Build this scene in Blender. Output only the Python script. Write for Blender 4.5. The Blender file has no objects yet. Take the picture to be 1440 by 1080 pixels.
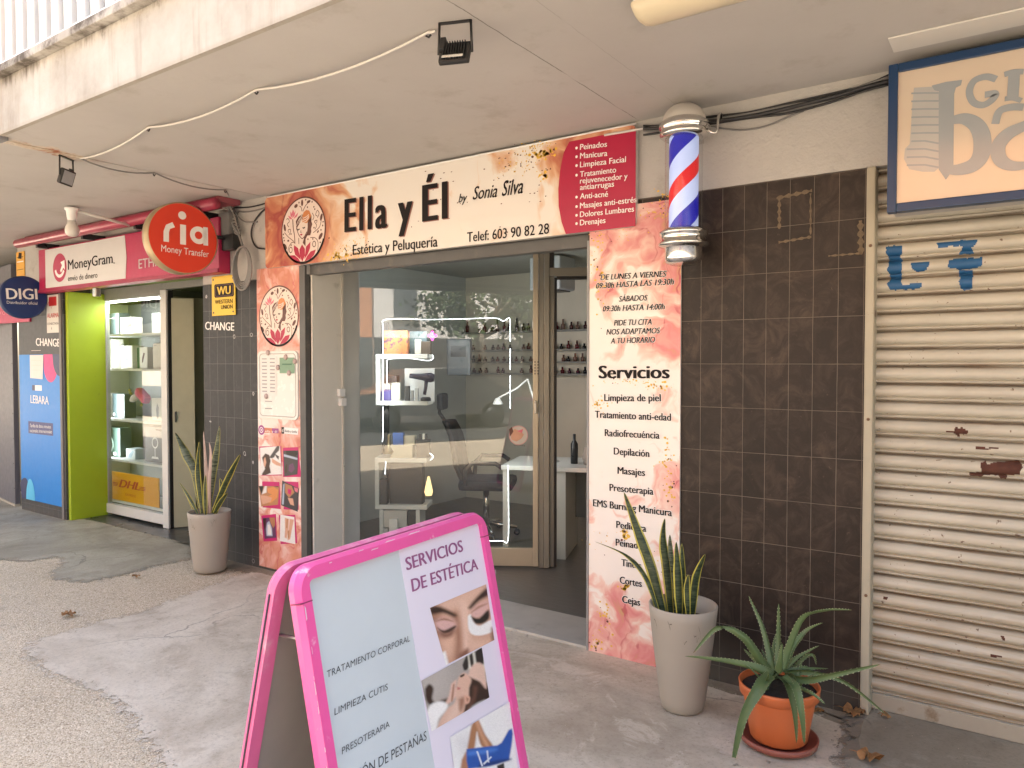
import bpy, bmesh, math, random
from mathutils import Vector, Matrix, noise as mnoise
from mathutils.geometry import tessellate_polygon
random.seed(7)
rad = math.radians
scn = bpy.context.scene
COL = scn.collection

# ---------------------------------------------------------------- camera, sky, sun, exposure
W, H, F = 1440.0, 1080.0, 1043.87
YAW, PITCH, ROLL = rad(34.582), rad(-1.592), rad(-0.017)
CAM = Vector((0, -3.5, 1.55))
def _basis():
    cy, sy, cp, sp = math.cos(YAW), math.sin(YAW), math.cos(PITCH), math.sin(PITCH)
    f = Vector((-sy*cp, cy*cp, sp)); r = Vector((cy, sy, 0)); u = r.cross(f)
    cr, sr = math.cos(ROLL), math.sin(ROLL)
    return cr*r + sr*u, -sr*r + cr*u, f
CR, CU, CF = _basis()
cd = bpy.data.cameras.new('camera'); cam = bpy.data.objects.new('camera', cd); COL.objects.link(cam)
cd.sensor_width = 36; cd.lens = F/W*36; cd.clip_start = .05; cd.clip_end = 500
cam.matrix_world = Matrix(((CR.x, CU.x, -CF.x, CAM.x), (CR.y, CU.y, -CF.y, CAM.y), (CR.z, CU.z, -CF.z, CAM.z), (0, 0, 0, 1)))
scn.camera = cam

SUN_EL, SUN_AZ = rad(60), rad(-18)          # azimuth from +Y (behind the building) towards +X
wd = bpy.data.worlds.new('World'); scn.world = wd; wd.use_nodes = True
nt = wd.node_tree; nt.nodes.clear()
sky = nt.nodes.new('ShaderNodeTexSky'); sky.sky_type = 'NISHITA'; sky.sun_disc = False
sky.sun_elevation = SUN_EL; sky.sun_rotation = SUN_AZ; sky.air_density = 1.0; sky.dust_density = 4.0; sky.ozone_density = .6
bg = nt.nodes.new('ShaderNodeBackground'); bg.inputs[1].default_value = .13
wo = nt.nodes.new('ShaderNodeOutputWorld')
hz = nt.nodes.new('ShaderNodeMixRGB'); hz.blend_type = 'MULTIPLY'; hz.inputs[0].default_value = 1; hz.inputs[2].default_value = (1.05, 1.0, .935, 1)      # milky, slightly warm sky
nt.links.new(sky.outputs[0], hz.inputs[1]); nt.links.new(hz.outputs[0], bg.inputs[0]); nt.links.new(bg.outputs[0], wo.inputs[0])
sd = bpy.data.lights.new('sun', 'SUN'); sd.energy = 4.6; sd.angle = rad(.5); sd.color = (1, .94, .86)
sun = bpy.data.objects.new('sun', sd); COL.objects.link(sun)
sdir = Vector((math.sin(SUN_AZ)*math.cos(SUN_EL), math.cos(SUN_AZ)*math.cos(SUN_EL), math.sin(SUN_EL)))
sun.rotation_euler = sdir.to_track_quat('Z', 'Y').to_euler(); sun.location = (0, 0, 40)
scn.view_settings.view_transform = 'Standard'; scn.view_settings.look = 'None'
scn.view_settings.exposure = 2.68; scn.view_settings.gamma = 1
scn.cycles.use_denoising = True
scn.cycles.max_bounces = 10; scn.cycles.diffuse_bounces = 5; scn.cycles.transparent_max_bounces = 16
scn.cycles.sample_clamp_indirect = 6; scn.cycles.caustics_reflective = False; scn.cycles.caustics_refractive = False

# ---------------------------------------------------------------- measuring helpers (camera model -> points on real planes)
def ray(px, py): return CF*F + CR*(px - W/2) + CU*(H/2 - py)
def at(px, py, x=None, y=None, z=None):
    d = ray(px, py)
    if z is not None: t = (z - CAM.z)/d.z
    elif x is not None: t = (x - CAM.x)/d.x
    else: t = ((y or 0.0) - CAM.y)/d.y
    return CAM + d*t
class Frame:
    def __init__(s, O, ex, ez):
        s.O = Vector(O); s.ex = Vector(ex).normalized(); s.ez = Vector(ez).normalized(); s.n = s.ex.cross(s.ez).normalized()
    def uv(s, px, py, d=0):
        r = ray(px, py); t = ((s.O + s.n*d - CAM).dot(s.n))/r.dot(s.n); P = CAM + r*t - s.O
        return P.dot(s.ex), P.dot(s.ez)
    def pt(s, u, v, d=0): return s.O + s.ex*u + s.ez*v + s.n*d
    def px(s, px, py, d=0): return s.pt(*s.uv(px, py), d)
def facade(y): return Frame((0, y, 0), (1, 0, 0), (0, 0, 1))

# ---------------------------------------------------------------- materials
MATS = {}
def newmat(name):
    m = bpy.data.materials.new(name); m.use_nodes = True; n = m.node_tree; n.nodes.clear()
    o = n.nodes.new('ShaderNodeOutputMaterial'); b = n.nodes.new('ShaderNodeBsdfPrincipled'); n.links.new(b.outputs[0], o.inputs[0])
    return m, n, b
def node(n, t, **k):
    x = n.nodes.new('ShaderNode' + t)
    for a, v in k.items(): setattr(x, a, v)
    return x
def noise(n, vec, scale, detail=4, rough=.55, dist=0):
    x = node(n, 'TexNoise'); x.inputs['Scale'].default_value = scale; x.inputs['Detail'].default_value = detail
    x.inputs['Roughness'].default_value = rough; x.inputs['Distortion'].default_value = dist
    if vec is not None: n.links.new(vec, x.inputs['Vector'])
    return x.outputs['Fac']
def mth(n, op, a, b=None, c=None):
    x = node(n, 'Math', operation=op)
    for i, v in enumerate((a, b, c)):
        if v is None: continue
        if isinstance(v, (int, float)): x.inputs[i].default_value = v
        else: n.links.new(v, x.inputs[i])
    return x.outputs[0]
def ramp(n, fac, stops, mode='LINEAR'):
    r = node(n, 'ValToRGB'); r.color_ramp.interpolation = mode; e = r.color_ramp.elements
    while len(e) < len(stops): e.new(.5)
    for i, (p, c) in enumerate(stops):
        e[i].position = p; e[i].color = (*c, 1) if len(c) == 3 else c
    n.links.new(fac, r.inputs[0]); return r.outputs[0]
def mix(n, fac, a, b, mode='MIX'):
    x = node(n, 'MixRGB', blend_type=mode)
    for i, v in ((0, fac), (1, a), (2, b)):
        if isinstance(v, (int, float)): x.inputs[i].default_value = v
        elif isinstance(v, tuple): x.inputs[i].default_value = (*v, 1)
        else: n.links.new(v, x.inputs[i])
    return x.outputs[0]
def obcoord(n, scale=None):
    t = node(n, 'TexCoord').outputs['Object']
    if scale:
        m = node(n, 'Mapping'); m.inputs['Scale'].default_value = scale; n.links.new(t, m.inputs[0]); t = m.outputs[0]
    return t
def bump(n, b, h, strength, dist=.01):
    x = node(n, 'Bump'); x.inputs['Strength'].default_value = strength; x.inputs['Distance'].default_value = dist
    n.links.new(h, x.inputs['Height']); n.links.new(x.outputs[0], b.inputs['Normal'])
def smooth(n, v, lo, hi):
    x = node(n, 'MapRange', interpolation_type='SMOOTHSTEP'); x.inputs[1].default_value = lo; x.inputs[2].default_value = hi
    n.links.new(v, x.inputs[0]); return x.outputs[0]
def M(name, col=(.5, .5, .5), rough=.5, metal=0, var=.12, scale=9, bmp=0, bscale=60, spec=.5, emit=0, dirt=None, stretch=None, coat=0):
    if name in MATS: return MATS[name]
    m, n, b = newmat(name); v = obcoord(n, stretch)
    f = noise(n, v, scale, 6)
    c = mix(n, f, tuple(max(0, x*(1 - var)) for x in col), tuple(min(1, x*(1 + var)) for x in col))
    if dirt:
        dc, lo, hi, ds = dirt
        c = mix(n, smooth(n, noise(n, v, ds, 8, .65), lo, hi), c, dc)
    n.links.new(c, b.inputs['Base Color'])
    r = mth(n, 'MULTIPLY_ADD', noise(n, v, scale*2.3, 3), .25, rough - .12); n.links.new(r, b.inputs['Roughness'])
    b.inputs['Metallic'].default_value = metal; b.inputs['Specular IOR Level'].default_value = spec
    if coat: b.inputs['Coat Weight'].default_value = coat; b.inputs['Coat Roughness'].default_value = .15
    if emit: n.links.new(c, b.inputs['Emission Color']); b.inputs['Emission Strength'].default_value = emit
    if bmp: bump(n, b, noise(n, v, bscale, 6, .6), bmp)
    MATS[name] = m; return m
def glassmat(name, tint=(.93, .97, .95), fres=1.5, rough=.0, boost=0.0):
    m = bpy.data.materials.new(name); m.use_nodes = True; n = m.node_tree; n.nodes.clear()
    o = node(n, 'OutputMaterial'); t = node(n, 'BsdfTransparent'); g = node(n, 'BsdfGlossy'); f = node(n, 'Fresnel'); x = node(n, 'MixShader')
    t.inputs[0].default_value = (*tint, 1); g.inputs['Roughness'].default_value = rough; f.inputs[0].default_value = fres
    gm_ = node(n, 'NewGeometry'); front = mth(n, 'SUBTRACT', 1.0, gm_.outputs['Backfacing']); fac = mth(n, 'MULTIPLY', mth(n, 'ADD', mth(n, 'MULTIPLY', f.outputs[0], 1.45), boost), front)
    n.links.new(fac, x.inputs[0]); n.links.new(t.outputs[0], x.inputs[1]); n.links.new(g.outputs[0], x.inputs[2]); n.links.new(x.outputs[0], o.inputs[0])
    MATS[name] = m; return m
def watercolour(name, base, stops, xmap, scale=2.2, seed=0.0, lines=None, ymap=None):
    """base paper with blotted pigment; xmap: (x, bias) pairs along object X or Z saying where pigment gathers"""
    m, n, b = newmat(name); v = obcoord(n)
    mp = node(n, 'Mapping'); mp.inputs['Location'].default_value = (seed, 0, seed*.7); n.links.new(v, mp.inputs[0]); v2 = mp.outputs[0]
    w = node(n, 'TexNoise'); w.inputs['Scale'].default_value = scale; w.inputs['Detail'].default_value = 3; n.links.new(v2, w.inputs['Vector'])
    ad = node(n, 'VectorMath', operation='MULTIPLY_ADD'); n.links.new(w.outputs['Color'], ad.inputs[0]); ad.inputs[1].default_value = (.5, .5, .5); n.links.new(v2, ad.inputs[2])
    f = noise(n, ad.outputs[0], scale*1.3, 5, .5, 1.0)
    sp = node(n, 'SeparateXYZ'); n.links.new(v, sp.inputs[0])
    ax = sp.outputs['X'] if ymap is None else sp.outputs['Z']
    lo, hi = xmap[0][0], xmap[-1][0]
    mr = node(n, 'MapRange'); mr.inputs[1].default_value = lo; mr.inputs[2].default_value = hi; n.links.new(ax, mr.inputs[0])
    bias = ramp(n, mr.outputs[0], [((x - lo)/(hi - lo), (k, k, k)) for x, k in xmap], 'EASE')
    if ymap is not None:
        lo2, hi2 = ymap[0][0], ymap[-1][0]
        mr2 = node(n, 'MapRange'); mr2.inputs[1].default_value = lo2; mr2.inputs[2].default_value = hi2; n.links.new(sp.outputs['X'], mr2.inputs[0])
        b2 = ramp(n, mr2.outputs[0], [((x - lo2)/(hi2 - lo2), (k, k, k)) for x, k in ymap], 'EASE')
        bias = mth(n, 'ADD', bias, mth(n, 'SUBTRACT', b2, .5))
    g = mth(n, 'ADD', mth(n, 'MULTIPLY', mth(n, 'SUBTRACT', f, .5), 1.5), bias)
    c = ramp(n, g, stops)
    if lines:
        wv = node(n, 'TexWave', wave_type='BANDS'); wv.inputs['Scale'].default_value = lines[1]; wv.inputs['Distortion'].default_value = 9; wv.inputs['Detail'].default_value = 3; wv.inputs['Detail Scale'].default_value = 1.2
        n.links.new(ad.outputs[0], wv.inputs['Vector'])
        lm = mth(n, 'MULTIPLY', smooth(n, wv.outputs['Fac'], .955, 1.0), smooth(n, g, .45, .75))
        c = mix(n, mth(n, 'MULTIPLY', lm, lines[2]), c, lines[0])
    n.links.new(c, b.inputs['Base Color']); b.inputs['Roughness'].default_value = .42; b.inputs['Specular IOR Level'].default_value = .35
    MATS[name] = m; return m

# ---------------------------------------------------------------- object helpers
def tag(o, label=None, cat=None, group=None, kind=None):
    if label: o['label'] = label
    if cat: o['category'] = cat
    if group: o['group'] = group
    if kind: o['kind'] = kind
    return o
def empty(name, loc, label=None, cat=None, group=None):
    o = bpy.data.objects.new(name, None); o.location = loc; o.empty_display_size = .1; COL.objects.link(o)
    return tag(o, label, cat, group)
def wloc(o):
    v = Vector((0, 0, 0))
    while o is not None: v += o.location; o = o.parent
    return v
class MB:
    def __init__(s): s.v = []; s.f = []; s.mi = []; s.uv = []; s.sm = []
    def add(s, vs, fs, mi=0, sm=False, uvs=None):
        k = len(s.v); s.v += [Vector(p) for p in vs]
        for i, f in enumerate(fs):
            s.f.append([k + a for a in f]); s.mi.append(mi if isinstance(mi, int) else mi[i]); s.sm.append(sm); s.uv.append(uvs[i] if uvs else None)
        return s
    def box(s, a, b, mi=0, bev=0):
        x0, y0, z0 = (min(a[i], b[i]) for i in range(3)); x1, y1, z1 = (max(a[i], b[i]) for i in range(3))
        return s.obox(Vector(((x0+x1)/2, (y0+y1)/2, (z0+z1)/2)), Vector((1, 0, 0)), Vector((0, 1, 0)), Vector((0, 0, 1)), (x1-x0, y1-y0, z1-z0), mi, bev)
    def obox(s, c, ex, ey, ez, size, mi=0, bev=0):
        hx, hy, hz = (q/2 for q in size); c = Vector(c)
        if bev and min(size) > 2.2*bev:
            bm = bmesh.new(); bmesh.ops.create_cube(bm, size=1)
            for v in bm.verts: v.co = Vector((v.co.x*size[0], v.co.y*size[1], v.co.z*size[2]))
            bmesh.ops.bevel(bm, geom=bm.edges[:], offset=bev, segments=2, affect='EDGES', profile=.6)
            bm.verts.index_update()
            s.add([c + ex*v.co.x + ey*v.co.y + ez*v.co.z for v in bm.verts], [[v.index for v in f.verts] for f in bm.faces], mi); bm.free(); return s
        vs = [c + ex*(hx*i) + ey*(hy*j) + ez*(hz*k) for k in (-1, 1) for j in (-1, 1) for i in (-1, 1)]
        return s.add(vs, [(0, 2, 3, 1), (4, 5, 7, 6), (0, 1, 5, 4), (2, 6, 7, 3), (0, 4, 6, 2), (1, 3, 7, 5)], mi)
    def fbox(s, fr, u0, v0, u1, v1, d0, d1, mi=0, bev=0):
        u0, u1 = sorted((u0, u1)); v0, v1 = sorted((v0, v1)); d0, d1 = sorted((d0, d1))
        return s.obox(fr.pt((u0+u1)/2, (v0+v1)/2, (d0+d1)/2), fr.ex, fr.ez, fr.n, (u1-u0, v1-v0, d1-d0), mi, bev)
    def poly(s, pts, mi=0, holes=None):
        if holes is None: return s.add(pts, [list(range(len(pts)))], mi)
        allp = [list(map(Vector, pts))] + [list(map(Vector, h)) for h in holes]
        flat = [p for l in allp for p in l]; return s.add(flat, [list(t) for t in tessellate_polygon(allp)], mi)
    def fpoly(s, fr, uvs, d=0, mi=0): return s.poly([fr.pt(u, v, d) for u, v in uvs], mi)
    def ppoly(s, fr, pxs, d=0, mi=0): return s.poly([fr.px(x, y, d) for x, y in pxs], mi)
    def prism(s, fr, uvs, d0, d1, mi=0, smi=None):
        n = len(uvs); A = [fr.pt(u, v, d0) for u, v in uvs]; B = [fr.pt(u, v, d1) for u, v in uvs]
        s.add(A + B, [list(range(n))[::-1], list(range(n, 2*n))], mi)
        s.add(A + B, [(i, (i+1) % n, n + (i+1) % n, n + i) for i in range(n)], mi if smi is None else smi); return s
    def tube(s, pts, r, seg=8, mi=0, caps=True, closed=False):
        pts = [Vector(p) for p in pts]; n = len(pts); rr = r if isinstance(r, (list, tuple)) else [r]*n
        vs = []; up = None
        for i, p in enumerate(pts):
            t = (pts[(i+1) % n if closed else min(i+1, n-1)] - pts[(i-1) if closed else max(i-1, 0)])
            t = t.normalized() if t.length > 1e-9 else Vector((0, 0, 1))
            if up is None: up = Vector((0, 0, 1)) if abs(t.z) < .9 else Vector((1, 0, 0))
            a = t.cross(up); a = a.normalized() if a.length > 1e-6 else t.orthogonal().normalized(); bb = a.cross(t).normalized(); up = bb
            vs += [p + (a*math.cos(2*math.pi*k/seg) + bb*math.sin(2*math.pi*k/seg))*rr[i] for k in range(seg)]
        fs = [(i*seg + k, i*seg + (k+1) % seg, ((i+1) % n)*seg + (k+1) % seg, ((i+1) % n)*seg + k) for i in range(n if closed else n-1) for k in range(seg)]
        if caps and not closed: fs += [list(range(seg))[::-1], list(range((n-1)*seg, n*seg))]
        return s.add(vs, fs, mi, True)
    def lathe(s, c, prof, seg=40, mi=0, axis=None, ex=None):
        c = Vector(c); az = Vector(axis or (0, 0, 1)); ax = Vector(ex) if ex else az.orthogonal().normalized(); ay = az.cross(ax); n = len(prof)
        vs = [c + az*z + (ax*math.cos(2*math.pi*k/seg) + ay*math.sin(2*math.pi*k/seg))*r for r, z in prof for k in range(seg)]
        fs = [(i*seg + k, i*seg + (k+1) % seg, (i+1)*seg + (k+1) % seg, (i+1)*seg + k) for i in range(n-1) for k in range(seg)]
        return s.add(vs, fs, mi, True)
    def disc(s, fr, u, v, r, d=0, mi=0, seg=32, rv=None):
        return s.fpoly(fr, [(u + r*math.cos(2*math.pi*k/seg), v + (rv or r)*math.sin(2*math.pi*k/seg)) for k in range(seg)], d, mi)
    def ring(s, fr, u, v, r0, r1, d=0, mi=0, seg=40):
        A = [fr.pt(u + r*math.cos(2*math.pi*k/seg), v + r*math.sin(2*math.pi*k/seg), d) for r in (r0, r1) for k in range(seg)]
        return s.add(A, [(k, (k+1) % seg, seg + (k+1) % seg, seg + k) for k in range(seg)], mi)
    def stroke(s, fr, uvs, w, d=0, mi=0):
        n = len(uvs); L = []
        for i in range(n):
            a = Vector(uvs[max(i-1, 0)]); b = Vector(uvs[min(i+1, n-1)]); t = (b - a); t = t.normalized() if t.length else Vector((1, 0)); q = Vector((-t.y, t.x))
            ww = (w[i] if isinstance(w, (list, tuple)) else w)/2; L.append((Vector(uvs[i]) + q*ww, Vector(uvs[i]) - q*ww))
        vs = [fr.pt(p.x, p.y, d) for ab in L for p in ab]
        return s.add(vs, [(2*i, 2*i+1, 2*i+3, 2*i+2) for i in range(n-1)], mi)
    def build(s, name, mats, parent=None, loc=None, smooth_angle=None):
        off = wloc(parent) if parent is not None else Vector(loc or (0, 0, 0))
        me = bpy.data.meshes.new(name); me.from_pydata([v - off for v in s.v], [], s.f)
        for m in (mats if isinstance(mats, (list, tuple)) else [mats]): me.materials.append(m)
        me.polygons.foreach_set('material_index', s.mi); me.polygons.foreach_set('use_smooth', s.sm)
        if any(u is not None for u in s.uv):
            ul = me.uv_layers.new(name='UVMap'); k = 0
            for p, u in zip(me.polygons, s.uv):
                for i in range(p.loop_total): ul.data[p.loop_start + i].uv = u[i] if u else (0, 0)
        me.update()
        o = bpy.data.objects.new(name, me); COL.objects.link(o)
        if parent is not None: o.parent = parent
        else: o.location = off
        return o
def copy_tree(o, parent=None):
    c = o.copy(); COL.objects.link(c)
    if parent is not None: c.parent = parent
    for ch in list(o.children): copy_tree(ch, c)
    return c
class LB(MB):
    """lettering: every line of writing becomes a mesh of its own"""
    def __init__(s): super().__init__(); s.lines = []
    def build(s, name, mats, parent=None, loc=None):
        for l in s.lines: l.build(name, mats, parent, loc)
        return super().build(name, mats, parent, loc) if s.v else None
# printed photographs: soft-edged colour fields sampled on a fine grid of the print itself ------
import numpy as np
def paint(X, Y, layers, seed=0):
    C = np.zeros((X.size, 3)); rg = np.random.RandomState(seed)
    for poly, col, soft in layers:
        P = np.array(poly, float); ins = np.zeros(X.size, bool); dist = np.full(X.size, 1e9)
        for i in range(len(P)):
            (x0, y0), (x1, y1) = P[i], P[(i+1) % len(P)]
            c = ((y0 > Y) != (y1 > Y)) & (X < (x1 - x0)*(Y - y0)/(y1 - y0 if y1 != y0 else 1e-9) + x0); ins ^= c
            dx, dy = x1 - x0, y1 - y0; t = np.clip(((X - x0)*dx + (Y - y0)*dy)/(dx*dx + dy*dy + 1e-9), 0, 1); dist = np.minimum(dist, np.hypot(X - x0 - t*dx, Y - y0 - t*dy))
        a = np.clip(.5 + np.where(ins, dist, -dist)/(2*max(soft, .05)), 0, 1)[:, None]; a = a*a*(3 - 2*a); C = C*(1 - a) + np.array(col)*a
    return np.clip(C*(1 + rg.normal(0, .035, (X.size, 1))), 0, 1)
def printmat():
    if 'photo_print' in MATS: return MATS['photo_print']
    m, n, b = newmat('photo_print'); a = node(n, 'Attribute', attribute_name='print'); n.links.new(a.outputs['Color'], b.inputs['Base Color']); b.inputs['Roughness'].default_value = .32; b.inputs['Specular IOR Level'].default_value = .4
    MATS['photo_print'] = m; return m
def photo_print(fr, quad, layers, parent, d, nu=60, nv=60, seed=1):
    (ax, ay), (bx, by), (cx, cy), (dx, dy) = quad; pts, pix = [], []
    for j in range(nv + 1):
        for i in range(nu + 1):
            u, v = i/nu, j/nv; x = (ax*(1-u) + bx*u)*(1-v) + (dx*(1-u) + cx*u)*v; y = (ay*(1-u) + by*u)*(1-v) + (dy*(1-u) + cy*u)*v; pix.append((x, y)); pts.append(fr.px(x, y, d))
    A = np.array(pix); C = paint(A[:, 0], A[:, 1], layers, seed)
    mb = MB().add(pts, [(j*(nu+1) + i, j*(nu+1) + i + 1, (j+1)*(nu+1) + i + 1, (j+1)*(nu+1) + i) for j in range(nv) for i in range(nu)])
    o = mb.build('photograph', printmat(), parent); at_ = o.data.color_attributes.new('print', 'FLOAT_COLOR', 'POINT'); at_.data.foreach_set('color', np.c_[C, np.ones(len(C))].astype(np.float32).ravel()); return o
# text ------------------------------------------------------------
_tcache = {}
def text_mesh(body, bold=0.0, shear=0.0, space=1.0):
    k = (body, bold, shear, space)
    if k in _tcache: return _tcache[k]
    c = bpy.data.curves.new('t', 'FONT'); c.body = body; c.size = 1; c.offset = bold; c.shear = shear; c.resolution_u = 3; c.fill_mode = 'FRONT'; c.space_character = space
    o = bpy.data.objects.new('t', c); COL.objects.link(o); bpy.context.view_layer.update()
    me = bpy.data.meshes.new_from_object(o.evaluated_get(bpy.context.evaluated_depsgraph_get()))
    r = ([tuple(v.co) for v in me.vertices], [list(p.vertices) for p in me.polygons])
    COL.objects.unlink(o); bpy.data.objects.remove(o); bpy.data.curves.remove(c); bpy.data.meshes.remove(me)
    _tcache[k] = r; return r
_h = text_mesh('H'); CAPH = max(v[1] for v in _h[0])
def text(mb, fr, body, p0, p1, cap, d=.002, mi=0, bold=0.0, shear=0.0, halo=None, space=1.0):
    """fits body between two pixels of the photo's baseline, lying on frame fr; cap = capital height in pixels"""
    a = Vector(fr.uv(*p0)); b = Vector(fr.uv(*p1)); c = Vector(fr.uv(p0[0], p0[1] - cap)); hcap = abs(c.y - a.y)
    textuv(mb, fr, body, a, b, hcap, d, mi, bold, shear, halo, space)
def textuv(mb, fr, body, a, b, hcap, d=.002, mi=0, bold=0.0, shear=0.0, halo=None, space=1.0):
    a = Vector(a); b = Vector(b)
    if isinstance(mb, LB): mb.lines.append(MB()); mb = mb.lines[-1]
    vs, fs = text_mesh(body, min(0, bold), shear, space); x0 = min(v[0] for v in vs); x1 = max(v[0] for v in vs)
    ex = (b - a); wdt = ex.length; ex = ex/wdt; ey = Vector((-ex.y, ex.x)); sx = wdt/(x1 - x0); sy = hcap/CAPH
    if halo is not None:
        hv, hf = text_mesh(body, 0, shear, space)
        for k in range(8): mb.add([fr.pt(*(a + ex*((v[0] - x0)*sx + .05*sy*math.cos(k*.785)) + ey*(v[1]*sy + .05*sy*math.sin(k*.785))), d - .0012 - k*.00008) for v in hv], hf, halo[0])
    hw = bold*.55*sx
    for k in ((-1, 0, 1) if bold > .008 else (0,)):
        mb.add([fr.pt(*(a + ex*((v[0] - x0)*sx*(1 - 2*hw/wdt) + hw + k*hw) + ey*(v[1]*sy)), d + k*.00009) for v in vs], fs, mi)
def rrect(u0, v0, u1, v1, r, seg=5):
    P = []
    for cx, cy, a0 in ((u1-r, v1-r, 0), (u0+r, v1-r, 90), (u0+r, v0+r, 180), (u1-r, v0+r, 270)):
        P += [(cx + r*math.cos(rad(a0 + 90*i/seg)), cy + r*math.sin(rad(a0 + 90*i/seg))) for i in range(seg+1)]
    return P
def bez(P, n=12):
    out = []
    for i in range(n+1):
        t = i/n; Q = [Vector(p) for p in P]
        while len(Q) > 1: Q = [Q[k]*(1-t) + Q[k+1]*t for k in range(len(Q)-1)]
        out.append(Q[0])
    return out
def spline(P, n=8):
    P = [Vector(p) for p in P]; out = []
    for i in range(len(P)-1):
        p0, p1, p2, p3 = P[max(i-1, 0)], P[i], P[i+1], P[min(i+2, len(P)-1)]
        for k in range(n):
            t = k/n; out.append(.5*((2*p1) + (p2-p0)*t + (2*p0-5*p1+4*p2-p3)*t*t + (3*p1-p0-3*p2+p3)*t**3))
    return out + [P[-1]]
def jag(pts, amp=.02, n=6, seed=1):
    r = random.Random(seed); out = []
    for i, p in enumerate(pts):
        q = pts[(i+1) % len(pts)]
        for k in range(n):
            t = k/n; out.append((p[0]*(1-t)+q[0]*t + r.uniform(-amp, amp), p[1]*(1-t)+q[1]*t + r.uniform(-amp, amp)))
    return out

# ---------------------------------------------------------------- ground
def ground_mat():
    m, n, b = newmat('gravelly_ground'); v = obcoord(n)
    vo = node(n, 'TexVoronoi'); vo.inputs['Scale'].default_value = 150; n.links.new(v, vo.inputs['Vector'])
    vo2 = node(n, 'TexVoronoi'); vo2.inputs['Scale'].default_value = 38; n.links.new(v, vo2.inputs['Vector'])
    big = noise(n, v, 1.3, 6, .6); mid = noise(n, v, 9, 6, .7); fine = noise(n, v, 60, 5, .7)
    c = ramp(n, big, [(.25, (.42, .345, .245)), (.5, (.54, .455, .335)), (.75, (.63, .54, .41))])
    sp = node(n, 'SeparateColor'); n.links.new(vo.outputs['Color'], sp.inputs[0])
    peb = ramp(n, sp.outputs[0], [(0, (.24, .18, .12)), (.3, (.46, .38, .27)), (.7, (.65, .555, .42)), (1, (.78, .70, .56))])
    c = mix(n, smooth(n, fine, .35, .62), c, peb)
    c = mix(n, mth(n, 'MULTIPLY', smooth(n, mid, .56, .72), .45), c, (.17, .15, .125))
    c = mix(n, mth(n, 'MULTIPLY', smooth(n, vo2.outputs['Distance'], .30, .05), .25), c, (.52, .47, .39))
    n.links.new(c, b.inputs['Base Color']); b.inputs['Roughness'].default_value = .92; b.inputs['Specular IOR Level'].default_value = .2
    h = mth(n, 'ADD', mth(n, 'MULTIPLY', vo.outputs['Distance'], -.9), mth(n, 'ADD', mth(n, 'MULTIPLY', fine, .8), mid))
    bump(n, b, h, .55, .006); return m
def concrete_mat(name, base, dark, light, seed=0, rough=.75):
    m, n, b = newmat(name); t = obcoord(n); mp = node(n, 'Mapping'); mp.inputs['Location'].default_value = (seed, seed, 0); n.links.new(t, mp.inputs[0]); v = mp.outputs[0]
    big = noise(n, v, .9, 8, .62, .8); mid = noise(n, v, 4.5, 8, .68, .5); fine = noise(n, v, 70, 4, .7)
    c = ramp(n, big, [(.3, dark), (.5, base), (.68, light)])
    c = mix(n, mth(n, 'MULTIPLY', smooth(n, mid, .5, .68), .45), c, dark)
    c = mix(n, mth(n, 'MULTIPLY', smooth(n, noise(n, v, 2.2, 8, .7, 1.5), .54, .62), .4), c, light)
    c = mix(n, mth(n, 'MULTIPLY', smooth(n, fine, .45, .8), .4), c, tuple(x*.55 for x in dark))
    w = node(n, 'TexVoronoi', feature='DISTANCE_TO_EDGE'); w.inputs['Scale'].default_value = .75
    dv = node(n, 'VectorMath', operation='MULTIPLY_ADD'); nn = node(n, 'TexNoise'); nn.inputs['Scale'].default_value = 3; nn.inputs['Detail'].default_value = 6; n.links.new(v, nn.inputs['Vector'])
    n.links.new(nn.outputs['Color'], dv.inputs[0]); dv.inputs[1].default_value = (.35, .35, .35); n.links.new(v, dv.inputs[2]); n.links.new(dv.outputs[0], w.inputs['Vector'])
    crack = mth(n, 'MULTIPLY', smooth(n, w.outputs['Distance'], .006, .0), smooth(n, big, .45, .6))
    c = mix(n, mth(n, 'MULTIPLY', crack, .55), c, (.08, .07, .06))
    gum = node(n, 'TexVoronoi'); gum.inputs['Scale'].default_value = 3.1; n.links.new(v, gum.inputs['Vector']); gs = node(n, 'SeparateColor'); n.links.new(gum.outputs['Color'], gs.inputs[0])
    gm = mth(n, 'MULTIPLY', smooth(n, mth(n, 'ADD', gum.outputs['Distance'], mth(n, 'MULTIPLY', fine, .03)), .085, .06), mth(n, 'GREATER_THAN', gs.outputs[0], .8))
    c = mix(n, mth(n, 'MULTIPLY', gm, .7), c, (.06, .055, .05))
    n.links.new(c, b.inputs['Base Color']); n.links.new(mth(n, 'MULTIPLY_ADD', mid, .3, rough - .15), b.inputs['Roughness']); b.inputs['Specular IOR Level'].default_value = .3
    us = node(n, 'SeparateXYZ'); n.links.new(node(n, 'UVMap').outputs[0], us.inputs[0]); en = mth(n, 'ADD', noise(n, v, 22, 8, .75), mth(n, 'MULTIPLY', noise(n, v, 90, 3), .35))
    n.links.new(smooth(n, mth(n, 'SUBTRACT', mth(n, 'MULTIPLY', us.outputs['X'], 1.0), mth(n, 'MULTIPLY', mth(n, 'SUBTRACT', en, .67), 3.2)), .62, .42), b.inputs['Alpha'])
    bump(n, b, mth(n, 'ADD', mth(n, 'MULTIPLY', fine, .4), mth(n, 'MULTIPLY', mid, 1.0)), .35, .006); return m
GM = ground_mat()
g = MB().poly([(-150, -150, 0), (150, -150, 0), (150, .5, 0), (-150, .5, 0)]).build('ground', GM); tag(g, kind='structure')
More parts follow.
